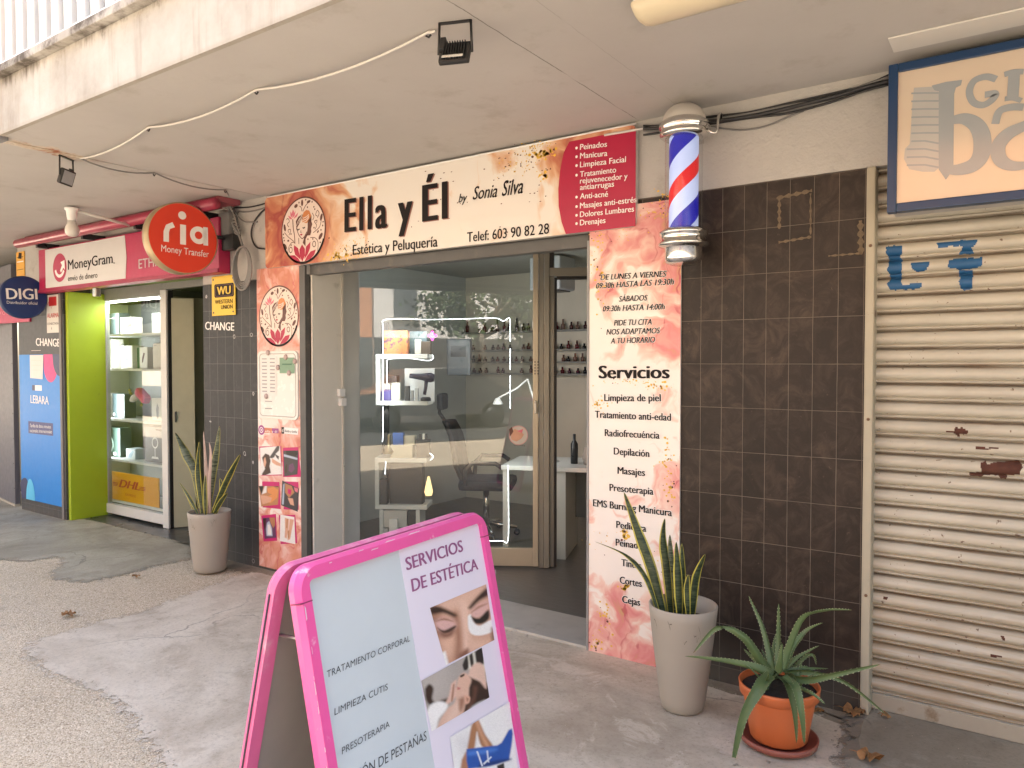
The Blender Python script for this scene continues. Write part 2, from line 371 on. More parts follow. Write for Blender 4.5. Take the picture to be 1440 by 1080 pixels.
def patch(name, pxs, mat, zt, amp, seed, n=5):
    P = [at(x, y, z=0) if not isinstance(x, Vector) else x for x, y in pxs]
    P = [Vector(q) for q in jag([(p.x, p.y) for p in P], amp, n, seed)]; m_ = len(P); area = sum(P[i].x*P[(i+1) % m_].y - P[(i+1) % m_].x*P[i].y for i in range(m_)); sg = 1 if area > 0 else -1
    nr = []
    for i in range(m_): t = (P[(i+2) % m_] - P[i-2]).normalized(); nr.append(Vector((t.y, -t.x))*sg)
    inn = [p - q*.05 for p, q in zip(P, nr)]; out = [p + q*.07 for p, q in zip(P, nr)]; mb = MB()
    mb.add([Vector((p.x, p.y, zt)) for p in inn], [list(range(m_)) if sg > 0 else list(range(m_))[::-1]], 0, False, [[(0, 0)]*m_])
    mb.add([Vector((p.x, p.y, zt)) for p in inn] + [Vector((p.x, p.y, .0015)) for p in out], [(i, (i+1) % m_, m_ + (i+1) % m_, m_ + i)[::-sg] for i in range(m_)], 0, False, [[(0, 0), (0, 0), (1, 0), (1, 0)][::-sg]]*m_)
    o = mb.build(name, mat); tag(o, kind='structure'); return o
CON1 = concrete_mat('pale_concrete', (.57, .50, .40), (.33, .27, .20), (.70, .635, .53), 0)
CON2 = concrete_mat('grey_concrete', (.36, .325, .25), (.22, .195, .145), (.46, .42, .335), 5.3, .6)
CON3 = concrete_mat('dark_concrete', (.275, .245, .195), (.18, .155, .12), (.36, .33, .27), 11, .55)
DIRT = concrete_mat('wall_foot_dirt', (.25, .20, .145), (.13, .10, .07), (.40, .34, .26), 3, .9)
def gp(pts): return [(Vector((x, y, 0)), 0) for x, y in pts]
slabpx = [(363, 802), (310, 820), (262, 838), (200, 862), (150, 873), (105, 887), (60, 898), (40, 912), (52, 930), (84, 948), (125, 965), (160, 982), (185, 1003), (205, 1030), (228, 1058), (240, 1080)]
slab = [at(x, y, z=0) for x, y in slabpx]
patch('concrete_pavement', gp([(p.x, p.y) for p in slab] + [(-2.2, -2.7), (-1.2, -3.6), (4, -3.6), (4, .05), (-.55, .05), (-4.7, .02)]), CON1, .006, .012, 3)
patch('concrete_patch', gp([(at(x, y, z=0).x, at(x, y, z=0).y) for x, y in [(267, 768), (269, 784), (215, 797), (155, 812), (110, 819), (82, 814), (76, 806), (92, 793), (84, 783), (40, 789), (0, 787), (-60, 790)]] + [(-9.9, -.9), (-9.6, .1), (-8, .14), (-5.42, .15)]), CON2, .006, .02, 5, 4)
apx = [(1186, 1082), (1190, 1056), (1193, 1035), (1199, 1015), (1210, 1005)]
apr = [at(x, y, z=0) for x, y in apx]
patch('shutter_step', gp([(p.x, p.y) for p in apr] + [(-.57, .35), (2.6, .35), (2.6, -.62), (-.2, -.62)]), CON3, .032, .008, 8)
patch('wall_foot_dirt', gp([(-1.42, -.07), (-1.1, -.10), (-.85, -.075), (-.62, -.12), (-.56, -.11), (-.56, .12), (-1.42, .12)]), DIRT, .0085, .012, 21, 4)
patch('wall_foot_dirt', gp([(-5.3, -.10), (-4.9, -.14), (-4.6, -.09), (-4.2, -.06), (-4.2, .12), (-5.3, .12)]), DIRT, .0085, .012, 23, 4)
ROAD = M('asphalt', (.055, .054, .052), .85, var=.25, scale=3, bmp=.3)
tag(MB().poly([(-150, -24, .006), (150, -24, .006), (150, -7.6, .006), (-150, -7.6, .006)]).build('road', ROAD), kind='structure')

# ---------------------------------------------------------------- building
def tile_mat(name, col, col2, grout, seed=0, splat=None, rough=.30):
    m, n, b = newmat(name); t = node(n, 'TexCoord').outputs['Object']; sp = node(n, 'SeparateXYZ'); n.links.new(t, sp.inputs[0])
    cb = node(n, 'CombineXYZ'); n.links.new(mth(n, 'ADD', sp.outputs['X'], 1.2945 + .1035*200), cb.inputs[0]); n.links.new(mth(n, 'ADD', sp.outputs['Z'], -1.549 + .209*40), cb.inputs[1])
    wob = node(n, 'TexNoise'); wob.inputs['Scale'].default_value = 5; n.links.new(t, wob.inputs['Vector'])
    wv = node(n, 'VectorMath', operation='MULTIPLY_ADD'); n.links.new(wob.outputs['Color'], wv.inputs[0]); wv.inputs[1].default_value = (.004, .004, 0); n.links.new(cb.outputs[0], wv.inputs[2])
    br = node(n, 'TexBrick'); br.offset = 0; br.squash = 1; n.links.new(wv.outputs[0], br.inputs['Vector'])
    br.inputs['Scale'].default_value = 1; br.inputs['Brick Width'].default_value = .1035; br.inputs['Row Height'].default_value = .209; br.inputs['Mortar Size'].default_value = .0014; br.inputs['Mortar Smooth'].default_value = .1
    br.inputs['Color1'].default_value = (.0, .0, .0, 1); br.inputs['Color2'].default_value = (1, 1, 1, 1); br.inputs['Bias'].default_value = 0
    f1 = noise(n, t, 9 + seed, 8, .7, 1.2); f2 = noise(n, t, 38, 5, .65)
    c = mix(n, smooth(n, f1, .40, .74), col, col2)
    c = mix(n, mth(n, 'MULTIPLY', br.outputs['Color'], .6), c, tuple(x*.6 for x in col))
    c = mix(n, mth(n, 'MULTIPLY', smooth(n, f2, .62, .75), .5), c, tuple(min(1, x*2.2) for x in col2))
    if splat:
        vo = node(n, 'TexVoronoi'); vo.inputs['Scale'].default_value = 9; n.links.new(t, vo.inputs['Vector']); vs = node(n, 'SeparateColor'); n.links.new(vo.outputs['Color'], vs.inputs[0])
        d = mth(n, 'ADD', vo.outputs['Distance'], mth(n, 'MULTIPLY', f2, .22))
        ri = mth(n, 'MULTIPLY', smooth(n, mth(n, 'ABSOLUTE', mth(n, 'SUBTRACT', d, .24)), .035, .012), mth(n, 'GREATER_THAN', vs.outputs[0], .66))
        c = mix(n, mth(n, 'MULTIPLY', ri, .8), c, splat)
        st = noise(n, obcoord(n, (30, 30, 2)), 1.0, 5, .7)
        c = mix(n, mth(n, 'MULTIPLY', smooth(n, st, .64, .72), .5), c, splat)
    gn = noise(n, t, 7, 4); c = mix(n, mth(n, 'MULTIPLY', br.outputs['Fac'], mth(n, 'MULTIPLY_ADD', gn, .9, .15)), c, grout)
    dust = mth(n, 'MULTIPLY', smooth(n, mth(n, 'ADD', sp.outputs['Z'], mth(n, 'MULTIPLY', f1, .25)), .42, .08), .45)
    c = mix(n, dust, c, (.14, .125, .105))
    n.links.new(c, b.inputs['Base Color']); n.links.new(mth(n, 'MULTIPLY_ADD', f2, .35, rough), b.inputs['Roughness']); b.inputs['Specular IOR Level'].default_value = .3
    bump(n, b, mth(n, 'SUBTRACT', mth(n, 'MULTIPLY', f1, .25), br.outputs['Fac']), .5, .003); return m
TILE = tile_mat('brown_tile', (.019, .0125, .0095), (.062, .042, .031), (.18, .15, .12))
TILE2 = tile_mat('grey_black_tile', (.034, .033, .034), (.055, .053, .053), (.23, .225, .21), 3, (.45, .44, .43))
PLAS = M('white_plaster', (.45, .43, .405), .85, var=.1, scale=3, bmp=.5, bscale=45, dirt=((.33, .30, .27), .55, .75, 2.5))
def soffit_mat():
    m, n, b = newmat('soffit_paint'); v = obcoord(n)
    c = ramp(n, noise(n, v, .8, 6, .6), [(.3, (.435, .415, .395)), (.7, (.515, .495, .475))])
    c = mix(n, mth(n, 'MULTIPLY', smooth(n, noise(n, v, 2.5, 8, .7), .52, .70), .45), c, (.33, .30, .265))
    sp = node(n, 'SeparateXYZ'); n.links.new(v, sp.inputs[0])
    wob = mth(n, 'MULTIPLY', mth(n, 'SUBTRACT', noise(n, v, 6, 5, .7), .5), .02)
    for x0, w_, k in ((-1.625, .004, .75), (-1.38, .003, .22)):
        d = mth(n, 'ABSOLUTE', mth(n, 'ADD', mth(n, 'ADD', sp.outputs['X'], -x0), wob))
        c = mix(n, mth(n, 'MULTIPLY', smooth(n, d, w_, w_*.3), mth(n, 'MULTIPLY', smooth(n, noise(n, v, 4, 3), .3, .5), k)), c, (.11, .095, .08))
    pe = noise(n, v, 7, 8, .7); dd = mth(n, 'ABSOLUTE', mth(n, 'ADD', sp.outputs['X'], 4.66))
    pk = mth(n, 'MULTIPLY', smooth(n, mth(n, 'ADD', dd, mth(n, 'MULTIPLY', mth(n, 'SUBTRACT', pe, .5), .32)), .09, .04), smooth(n, sp.outputs['Y'], -1.1, -1.35))
    pc = ramp(n, noise(n, v, 11, 6, .7), [(.35, (.33, .13, .07)), (.48, (.50, .40, .30)), (.62, (.62, .55, .46)), (.72, (.16, .12, .10))], 'LINEAR')
    c = mix(n, pk, c, pc)
    n.links.new(c, b.inputs['Base Color']); b.inputs['Roughness'].default_value = .8; bump(n, b, mth(n, 'ADD', noise(n, v, 35, 5, .6), pk), .12, .006); return m
SOFF = soffit_mat()
def parapet_mat():
    m, n, b = newmat('stained_parapet'); v = obcoord(n); vs = obcoord(n, (14, 14, 1.3))
    c = ramp(n, noise(n, v, 3, 7, .65), [(.3, (.33, .31, .275)), (.55, (.46, .44, .405)), (.8, (.53, .52, .50))])
    st = noise(n, vs, 1.0, 6, .65); c = mix(n, mth(n, 'MULTIPLY', smooth(n, st, .50, .74), .45), c, (.25, .215, .17))
    sp = node(n, 'SeparateXYZ'); n.links.new(v, sp.inputs[0]); top = smooth(n, mth(n, 'ADD', sp.outputs['Z'], mth(n, 'MULTIPLY', noise(n, vs, 1.6, 5, .7), .22)), 3.10, 3.19)
    c = mix(n, mth(n, 'MULTIPLY', top, smooth(n, noise(n, v, 2.6, 6, .7), .42, .6)), c, (.10, .085, .07))
    low = smooth(n, sp.outputs['Z'], 2.80, 2.775); c = mix(n, mth(n, 'MULTIPLY', low, .4), c, (.3, .26, .2))
    n.links.new(c, b.inputs['Base Color']); b.inputs['Roughness'].default_value = .85; bump(n, b, noise(n, v, 50, 6, .6), .35, .005); return m
PARA = parapet_mat()
FACW = M('far_facade', (.55, .46, .36), .9, scale=2)
BLD = empty('shop_building', (0, 0, 0), 'apartment building with overhanging soffit, stained balcony parapet and dark tiled ground floor pillars', 'building')
CZ = 2.78
MB().box((-4.635, -1.73, CZ), (8, 6, 3.06)).box((-25, -1.70, CZ), (-4.645, 6, 3.06)).build('soffit', SOFF, BLD)
MB().box((-4.55, -1.755, CZ - .006), (8, -1.731, 3.062)).build('parapet', PARA, BLD)
MB().box((-4.56, -1.80, 3.065), (8, -1.45, 3.105), bev=.006).build('parapet_ledge', PARA, BLD)
MB().box((-4.66, -1.78, CZ - .02), (-4.562, -1.70, 3.5), bev=.008).build('downpipe_casing', M('grey_metal', (.21, .21, .22), .6), BLD)
UP = MB().box((-25, -.3, 3.11), (12, 6, 7.2)); UP.build('upper_storeys', FACW, BLD)
WHM = M('white_metal', (.78, .77, .75), .4, var=.05, scale=5, dirt=((.55, .5, .42), .62, .78, 3))
rl = MB(); x = -4.55
while x < 4: rl.box((x, -1.765, 3.13), (x + .072, -1.735, 4.15), bev=.006); x += .127
rl.box((-4.56, -1.775, 3.106), (5, -1.725, 3.132)).box((-4.56, -1.78, 4.15), (5, -1.72, 4.2)); rl.build('railing', WHM, BLD)
MB().box((-9, -1.62, 3.115), (-4.16, -1.60, 4.3)).build('balcony_awning', M('faded_orange_cloth', (.68, .40, .20), .85, stretch=(12, 1, .3), var=.25, scale=1), BLD)
MB().box((-4.15, -1.40, 3.115), (5, -1.38, 5.5)).build('balcony_glazing', M('grey_glazing', (.22, .225, .24), .3), BLD)
# facade: pillars and bands
MB().box((-1.92, 0, 0), (-.566, .26, 2.385)).build('tiled_wall', TILE, BLD)
MB().box((-5.416, 0, 0), (-4.236, .26, 2.176)).build('tiled_wall', TILE2, BLD)
DKP = M('charcoal_panel', (.062, .06, .062), .5, dirt=((.16, .155, .15), .63, .75, 7))
XB0, XB1 = at(28, 560, y=0).x, at(91, 560, y=0).x
MB().box((XB0, 0, .0), (XB1, .26, .118)).build('tiled_plinth', TILE2, BLD)
MB().box((XB0, 0, .12), (XB1, .26, 2.03)).build('pillar_panel', DKP, BLD)
MB().box((XB0, .001, 2.032), (XB1, .26, 2.30)).build('tiled_band', TILE2, BLD)
pb = MB().box((-1.92, .003, 2.388), (8, .26, CZ)).box((-5.416, .003, 2.179), (-4.17, .26, CZ)).box((XB0, .003, 2.303), (XB1, .26, CZ)).box((XB1, .003, 2.3), (-5.417, .26, CZ)).box((-4.169, .03, 2.25), (-1.921, .26, CZ))
pb.build('plaster_band', PLAS, BLD)
# scraped outline where an old plate was
RES = M('old_glue', (.135, .10, .065), .9, var=.5, scale=60)
fr0 = facade(0); rs = MB()
for a, b_, w_ in (((1092, 279), (1142, 268), 6), ((1096, 280), (1096, 322), 5), ((1140, 272), (1140, 330), 3), ((1095, 341), (1141, 333), 4), ((1210, 310), (1211, 358), 8), ((1165, 360), (1212, 356), 3)):
    p, q = Vector(fr0.uv(*a)), Vector(fr0.uv(*b_)); r_ = random.Random(int(a[0])); 
    L = [p.lerp(q, i/14) for i in range(15)]; rs.stroke(fr0, L, [w_/260*(.62 + .38*math.sin(i*1.9 + a[0])) for i, _ in enumerate(L)], .0015)
rs.build('glue_residue', RES, BLD)
# recesses and rooms
GRW = M('grey_wall_paint', (.46, .47, .45), .7, scale=4, bmp=.1)
BGW = M('beige_wall_paint', (.66, .60, .50), .75, scale=3)
VIN = M('grey_vinyl', (.13, .12, .11), .35, var=.2, scale=4, stretch=(1, 8, 1))
tag(MB().box((-5.3, .392, -.05), (-1.9, 3.3, .004)).build('salon_floor', VIN), kind='structure')
LINT = M('dark_grey_metal', (.085, .083, .08), .45, var=.2, dirt=((.16, .14, .12), .55, .75, 5))
MB().box((-5.34, .27, 2.53), (-1.66, 3.3, 2.6)).build('salon_ceiling', M('salon_ceiling_paint', (.40, .39, .36), .8), BLD)
MB().box((-5.34, .27, 0), (-5.30, 3.25, 2.53)).build('salon_wall', GRW, BLD); MB().box((-5.34, 3.25, 0), (-1.6, 3.31, 2.53)).build('salon_wall', BGW, BLD); MB().box((-1.9, .262, 0), (-1.66, 3.25, 2.53)).build('salon_wall', BGW, BLD)
MB().box((-5.299, .27, 0), (-4.20, .49, 2.53)).build('return_wall', GRW, BLD); MB().box((-4.199, .318, 0), (-4.165, .49, 2.53)).build('return_wall', GRW, BLD)
LIME = M('lime_paint', (.33, .43, .012), .55, var=.06, dirt=((.10, .12, .03), .66, .74, 6))
XG = at(97, 725, z=0).x
MB().box((XB1 - .02, .262, 0), (XB1, .42, 2.25)).box((XB1 + .002, .02, .0), (XB1 + .05, .42, 2.25)).build('lime_jamb', LIME, BLD)
OLV = M('olive_paint', (.38, .38, .27), .6)
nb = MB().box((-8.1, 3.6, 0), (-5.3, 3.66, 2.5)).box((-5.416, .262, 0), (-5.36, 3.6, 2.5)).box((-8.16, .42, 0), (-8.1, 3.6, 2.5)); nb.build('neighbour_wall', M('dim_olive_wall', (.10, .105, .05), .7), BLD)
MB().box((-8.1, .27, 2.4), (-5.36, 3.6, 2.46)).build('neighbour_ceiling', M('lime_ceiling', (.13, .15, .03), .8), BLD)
tag(MB().box((-8.1, .14, -.05), (-5.42, 3.6, .005)).build('shop_floor', M('dark_floor_tile', (.055, .055, .05), .3, var=.25, scale=3)), kind='structure')
tag(MB().box((-4.165, .0, -.05), (-1.92, .392, .02), bev=.004).build('marble_sill', M('pale_marble', (.42, .40, .36), .4, var=.18, scale=6, dirt=((.27, .25, .22), .55, .75, 4))), kind='structure')
# shop unit behind the shutter, left neighbour's grey metal wall
gw0, gw1 = at(29, 712, z=0), Vector((-12.5, .56, 0))
frg = Frame((gw0.x, gw0.y - .05, 0), (gw0 - gw1), (0, 0, 1)); gwl = empty('metal_panel_wall', (gw0.x, gw0.y, 0), 'plain dark grey metal wall beside the blue poster', 'wall')
GPM = M('grey_panel_metal', (.125, .12, .135), .45, var=.06)
Lw = (gw0 - gw1).length; m_ = MB(); 
for k in range(3): m_.fbox(frg, -1.25*(k+1), .03, -1.25*k - .006, 2.62, -.05, 0, bev=.003)
m_.build('wall_panel', GPM, gwl); MB().fbox(frg, -Lw, 0, 0, .03, -.045, .004).build('base_strip', M('cream_strip', (.4, .36, .28), .7), gwl)
m_ = MB()
for k in range(9): m_.lathe(frg.pt(-.03, .2 + .27*k, 0), [(.006, 0), (.005, .003), (0, .0035)], 10, axis=frg.n)
m_.build('rivet', M('dark_screw', (.03, .03, .03), .4), gwl)

# ---------------------------------------------------------------- salon signs
INK = M('black_ink', (.012, .009, .009), .6, spec=.2); WINK = M('white_ink', (.80, .78, .76), .45); CRIM = M('crimson_ink', (.40, .006, .045), .4, var=.05)
GOLD = M('gold_flecks', (.74, .45, .05), .4, var=.25, scale=40); BRWN = M('brown_ink', (.11, .035, .025), .45); ORNG = M('orange_ink', (.60, .22, .07), .45)
PINKI = M('pink_ink', (.62, .16, .22), .45); PALE = M('pale_print', (.72, .60, .53), .45); GREYI = M('grey_ink', (.30, .29, .29), .5)
EDGE = M('white_board_edge', (.62, .60, .57), .5)
EM = [INK, CRIM, PALE, BRWN, ORNG, PINKI]
def emblem(fr, u0, v0, R, parent, d=.002):
    """round emblem: a woman's face between flowers above a lotus; coordinates on a 530 x 834 tracing"""
    def P(x, y): return (u0 + (x - 330)/265*R, v0 + (567 - y)/417*R)
    mb = MB(); L = [.0]
    def pl(pts, mi, k): mb.fpoly(fr, [P(*p) for p in pts], d + k*.0006, mi)
    def st(pts, w, mi, k): mb.stroke(fr, [P(p.x, p.y) for p in spline([(a, b, 0) for a, b in pts], 5)], w/265*R, d + k*.0006, mi)
    mb.disc(fr, u0, v0, R*.985, d, 2, 48)
    a = [k for k in range(60)]
    mb.ring(fr, u0, v0, R*.955, R*1.0, d + .0006, 3, 60)
    mb.fpoly(fr, [(u0 + R*math.cos(t), v0 + R*math.sin(t)) for t in [rad(200 + 140*k/24) for k in range(25)]] + [(u0 + R*.93*math.cos(t), v0 + R*.93*math.sin(t)) for t in [rad(340 - 140*k/24) for k in range(25)]], d + .0012, 0)
    # hair and face
    pl([(385, 470), (432, 400), (430, 470), (440, 510), (425, 560), (428, 600), (415, 640), (380, 640), (360, 680), (358, 770), (325, 720), (345, 660), (378, 600), (385, 540)], 3, 1)
    pl([(325, 470), (322, 400), (338, 345), (370, 322), (405, 335), (430, 400), (405, 470), (370, 485)], 4, 1)
    pl([(250, 520), (245, 440), (275, 390), (325, 365), (325, 420), (290, 470), (262, 520), (250, 560)], 3, 1)
    pl([(262, 520), (300, 470), (350, 480), (385, 520), (382, 580), (355, 640), (325, 665), (290, 645), (262, 590)], 2, 2)
    for dy in (0, 26, 52): st([(330, 470 - dy), (370, 460 - dy), (402, 420 - dy*.7)], 7, 2, 3)
    for dx in (0, 24, 46): st([(255 + dx, 500 - dx), (275 + dx, 440 - dx*.8), (312, 390 - dx*.4)], 6, 2, 3)
    st([(260, 530), (275, 600), (300, 645), (325, 668), (352, 642), (378, 590)], 7, 3, 4)
    st([(262, 545), (275, 553), (292, 543)], 9, 0, 4); st([(328, 532), (342, 542), (356, 530)], 9, 0, 4)
    st([(308, 565), (306, 588), (314, 592)], 6, 3, 4); pl([(292, 615), (310, 606), (328, 614), (312, 632)], 1, 4)
    st([(280, 655), (282, 730)], 7, 3, 4); st([(345, 655), (352, 740)], 7, 3, 4)
    # lotus
    for q in ([(318, 740), (352, 800), (352, 880), (320, 955), (288, 880), (286, 800)], [(222, 735), (270, 780), (290, 880), (302, 930), (235, 860), (218, 790)], [(418, 720), (412, 800), (385, 870), (345, 925), (355, 860), (365, 775)],
              [(165, 858), (225, 862), (270, 905), (300, 958), (230, 955), (190, 915)], [(480, 825), (462, 885), (420, 930), (345, 955), (378, 890), (420, 840)]): pl(q, 1, 2)
    # upper flower
    for q in ([(212, 285), (228, 330), (215, 385), (198, 330)], [(180, 305), (205, 350), (208, 395), (180, 360)], [(245, 305), (232, 370), (212, 395), (222, 345)], [(150, 350), (185, 375), (205, 410), (170, 400)], [(275, 335), (262, 380), (215, 412), (238, 370)]): pl(q, 5, 2)
    st([(208, 410), (214, 520), (228, 620), (232, 720)], 9, 3, 2)
    # vines, leaves, dots
    for q in ([(105, 560), (150, 620), (220, 690)], [(145, 870), (150, 770), (190, 700), (235, 705)], [(450, 615), (520, 560), (545, 480)], [(500, 850), (505, 740), (470, 680), (415, 670)], [(155, 570), (150, 535), (175, 530), (178, 560), (160, 600)],
              [(130, 400), (150, 390), (165, 430), (140, 460), (160, 500)], [(440, 370), (460, 420), (445, 460)], [(490, 500), (495, 470), (465, 480), (490, 530), (470, 580)], [(500, 440), (520, 390), (500, 350), (480, 400), (500, 420)], [(320, 330), (310, 280), (290, 260)], [(330, 330), (360, 270), (390, 240)]): st(q, 6, 3, 1)
    for (x, y, a_, b_, t) in ((108, 500, 14, 48, -8), (110, 735, 16, 42, -25), (535, 670, 18, 44, 25), (545, 440, 14, 45, 10), (322, 225, 13, 42, 0), (248, 250, 20, 26, 30), (400, 225, 17, 24, 60), (150, 670, 12, 14, 0), (505, 610, 9, 18, 20)):
        pl([(x + a_*math.cos(s)*math.cos(rad(t)) - b_*math.sin(s)*math.sin(rad(t)), y + a_*math.cos(s)*math.sin(rad(t)) + b_*math.sin(s)*math.cos(rad(t))) for s in [2*math.pi*k/10 for k in range(10)]], 3, 1)
    for x, y in ((180, 790), (460, 755)):
        st([(x + 18*math.cos(s), y + 34*math.sin(s)) for s in [2*math.pi*k/10 for k in range(11)]], 7, 3, 1)
    for x, y in ((90, 580), (95, 625), (185, 590), (185, 730), (388, 685), (445, 690), (530, 745), (565, 500), (560, 545), (540, 595), (460, 555), (115, 800), (285, 215), (365, 195), (440, 235), (460, 300), (385, 290), (470, 330), (100, 660)):
        pl([(x + 8*math.cos(s), y + 12*math.sin(s)) for s in [2*math.pi*k/6 for k in range(6)]], 3, 1)
    return mb.build('emblem', EM, parent)
def flecks(fr, spots, parent, d, seed=1, mats=None):
    r = random.Random(seed); mb = MB()
    for x, y, sx, sy, n, s in spots:
        for _ in range(n):
            u, v = fr.uv(r.gauss(x, sx), r.gauss(y, sy)); q = s*r.uniform(.3, 1.3); t0 = r.uniform(0, 6); k = r.randint(4, 6)
            mb.fpoly(fr, [(u + q*r.uniform(.5, 1.2)*math.cos(t0 + 6.28*i/k), v + q*r.uniform(.5, 1)*math.sin(t0 + 6.28*i/k)) for i in range(k)], d, 0 if r.random() < .86 else 1)
    return mb.build('gold_print', [GOLD, BRWN], parent)
# long sign over the door
yb = -.03; fb = facade(yb)
bn = empty('shop_sign', (-3.1, yb, 2.24), 'long salon sign over the glass front with round emblem, peach blots and crimson list', 'sign')
WC1 = watercolour('banner_print', 0, [(0, (.76, .72, .67)), (.38, (.76, .71, .65)), (.46, (.72, .55, .42)), (.58, (.64, .36, .21)), (.70, (.52, .20, .11)), (.85, (.36, .075, .06)), (1, (.46, .14, .10))], [(-1.48, .80), (-1.05, .72), (-.6, .54), (-.25, .28), (.2, .20), (.75, .40), (1.2, .56), (1.47, .62)], 2.0, 3.1, ((.30, .06, .05), 1.3, .5))
u0, u1, v0, v1 = -4.585, -1.631, 2.245, 2.756
MB().prism(fb, rrect(u0, v0, u1, v1, .03), -.028, 0, 0, 1).build('panel', [WC1, EDGE], bn)
tr = MB(); tr.tube([fb.pt(u0 + .03, v1 + .003, .0)] + [fb.pt(u0 + .03 + (u1 - u0 - .03)*k/10, v1 + .004, .0) for k in range(1, 11)], .005, 6); tr.build('edge_trim', WHM, bn)
redp = [(801, 196), (793, 215), (788, 240), (785.5, 265), (786, 290), (790, 312), (796, 331)]
L = [fb.uv(*q) for q in redp]; L[0] = (L[0][0], v1 - .022); L[-1] = (L[-1][0], v0)
cpn = MB().prism(fb, L + [(u1, v0), (u1, v1 - .022)], .0, .003).build('crimson_panel', CRIM, bn)
flecks(fb, [(752, 205, 12, 8, 70, .006), (735, 228, 16, 10, 60, .005), (765, 216, 8, 4, 40, .011), (768, 247, 5, 5, 22, .009), (718, 238, 14, 8, 30, .006), (490, 354, 14, 7, 90, .006), (475, 361, 8, 3, 40, .012), (500, 340, 14, 6, 30, .005)], bn, .0015, 5)
r_ = random.Random(3); sp_ = MB()
for _ in range(46):
    u, v = fb.uv(r_.uniform(570, 780), r_.uniform(215, 335)); 
    if v0 + .03 < v < v1 - .03: sp_.disc(fb, u, v, r_.uniform(.003, .008), .0012, 0, 6, r_.uniform(.002, .004))
sp_.build('specks', BRWN, bn)
lt = LB()
text(lt, fb, 'Ella', (484.7, 326.7), (545, 319.5), 46, .0035, 0, .07, space=1.22); text(lt, fb, 'y', (560, 317), (581, 314), 47, .0035, 0, .07); text(lt, fb, 'Él', (594, 312), (630, 307), 51, .0035, 0, .07, space=1.22)
text(lt, fb, 'Estética y Peluquería', (496.4, 358.6), (615.8, 346.7), 14, .003, 0, .03)
text(lt, fb, 'Telef: 603 90 82 28', (657, 340.5), (772.5, 328.5), 13.5, .003, 0, .025)
text(lt, fb, 'by', (645, 285), (657.5, 283.5), 12, .003, 0, .03, .3); text(lt, fb, 'Sonia', (665, 281), (699.5, 277), 18, .003, 0, .03, .32); text(lt, fb, 'Silva', (706, 276), (736, 271.5), 21, .003, 0, .03, .32)
lt.build('lettering', INK, bn)
sh = LB()
for b_, p0, p1, c_ in (('Ella', (486, 327.6), (546.4, 320.4), 46), ('y', (561.4, 318), (582.4, 315), 47), ('Él', (595.4, 313), (631.4, 308), 51)): text(sh, fb, b_, p0, p1, c_, .0022, 0, .07, space=1.22)
sh.build('lettering_shade', M('mauve_ink', (.30, .13, .10), .5), bn)
lt = LB()
for b_, x0, y0, x1, y1 in (('Peinados', 816, 211, 854, 206.5), ('Manicura', 816, 223.3, 854.5, 219.4), ('Limpieza Facial', 816, 235.7, 880.6, 228), ('Tratamiento', 816, 249.2, 867, 242.6), ('rejuvenecedor y', 816, 258.4, 883, 251.6), ('antiarrugas', 816, 267.5, 864, 262.5), ('Anti-acné', 816, 280, 855.5, 276.7), ('Masajes anti-estrés', 816, 293.3, 895.8, 284.5), ('Dolores Lumbares', 816, 305.6, 892, 297.6), ('Drenajes', 816, 317.2, 852, 313.6)):
    text(lt, fb, b_, (x0, y0), (x1, y1), 7.8, .0045, 0, .03)
    if b_[0].isupper(): lt.lines[-1].disc(fb, *fb.uv(811.3, y0 - 2.6), .0075, .0045, 0, 10)
lt.build('lettering', WINK, cpn)
ue, ve = fb.uv(426.5, 324); emblem(fb, ue, ve, .234, bn)
# right strip with the service list
yp = -.012; fp = facade(yp)
po = empty('service_poster', (-1.65, yp, 0), 'tall pink blotted poster listing opening hours and Servicios right of the door', 'poster')
WC2 = watercolour('service_print', 0, [(0, (.78, .73, .69)), (.36, (.78, .72, .67)), (.45, (.75, .53, .46)), (.58, (.70, .35, .31)), (.72, (.64, .23, .23)), (.86, (.56, .33, .16)), (1, (.50, .13, .14))], [(-.2, .74), (.25, .62), (.5, .36), (.95, .34), (1.25, .24), (1.5, .22), (1.72, .40), (1.95, .56), (2.3, .60)], 3.2, 1.7, ((.42, .06, .09), 2.2, .7), [(-.26, .40), (.0, .44), (.26, .66)])
pu0, pu1 = fp.uv(828.5, 560)[0], fp.uv(956.5, 560)[0]; pv1 = 2.36
MB().prism(fp, [(pu0, .006), (pu1, .006), (pu1, pv1), (pu0, pv1)], -.011, 0, 0, 1).build('panel', [WC2, EDGE], po)
MB().box((pu0 - .012, yp - .004, .006), (pu0 - .001, .02, 2.2)).build('side_trim', M('grey_trim', (.25, .25, .25), .4), po)
flecks(fp, [(935, 285, 8, 12, 40, .006), (925, 300, 12, 4, 30, .005), (842, 365, 5, 30, 40, .006), (845, 400, 7, 8, 30, .008), (860, 332, 20, 6, 30, .004), (890, 536, 22, 3, 40, .005), (925, 543, 8, 3, 26, .008), (845, 568, 8, 6, 26, .007), (938, 650, 5, 16, 36, .007), (943, 690, 4, 12, 30, .006), (878, 750, 4, 6, 16, .012), (850, 760, 12, 8, 16, .004), (878, 826, 4, 4, 14, .012), (852, 872, 6, 12, 28, .008), (838, 905, 4, 8, 20, .008), (925, 790, 8, 10, 16, .005)], po, .0012, 9)
lt = LB(); HB = (1, .028)
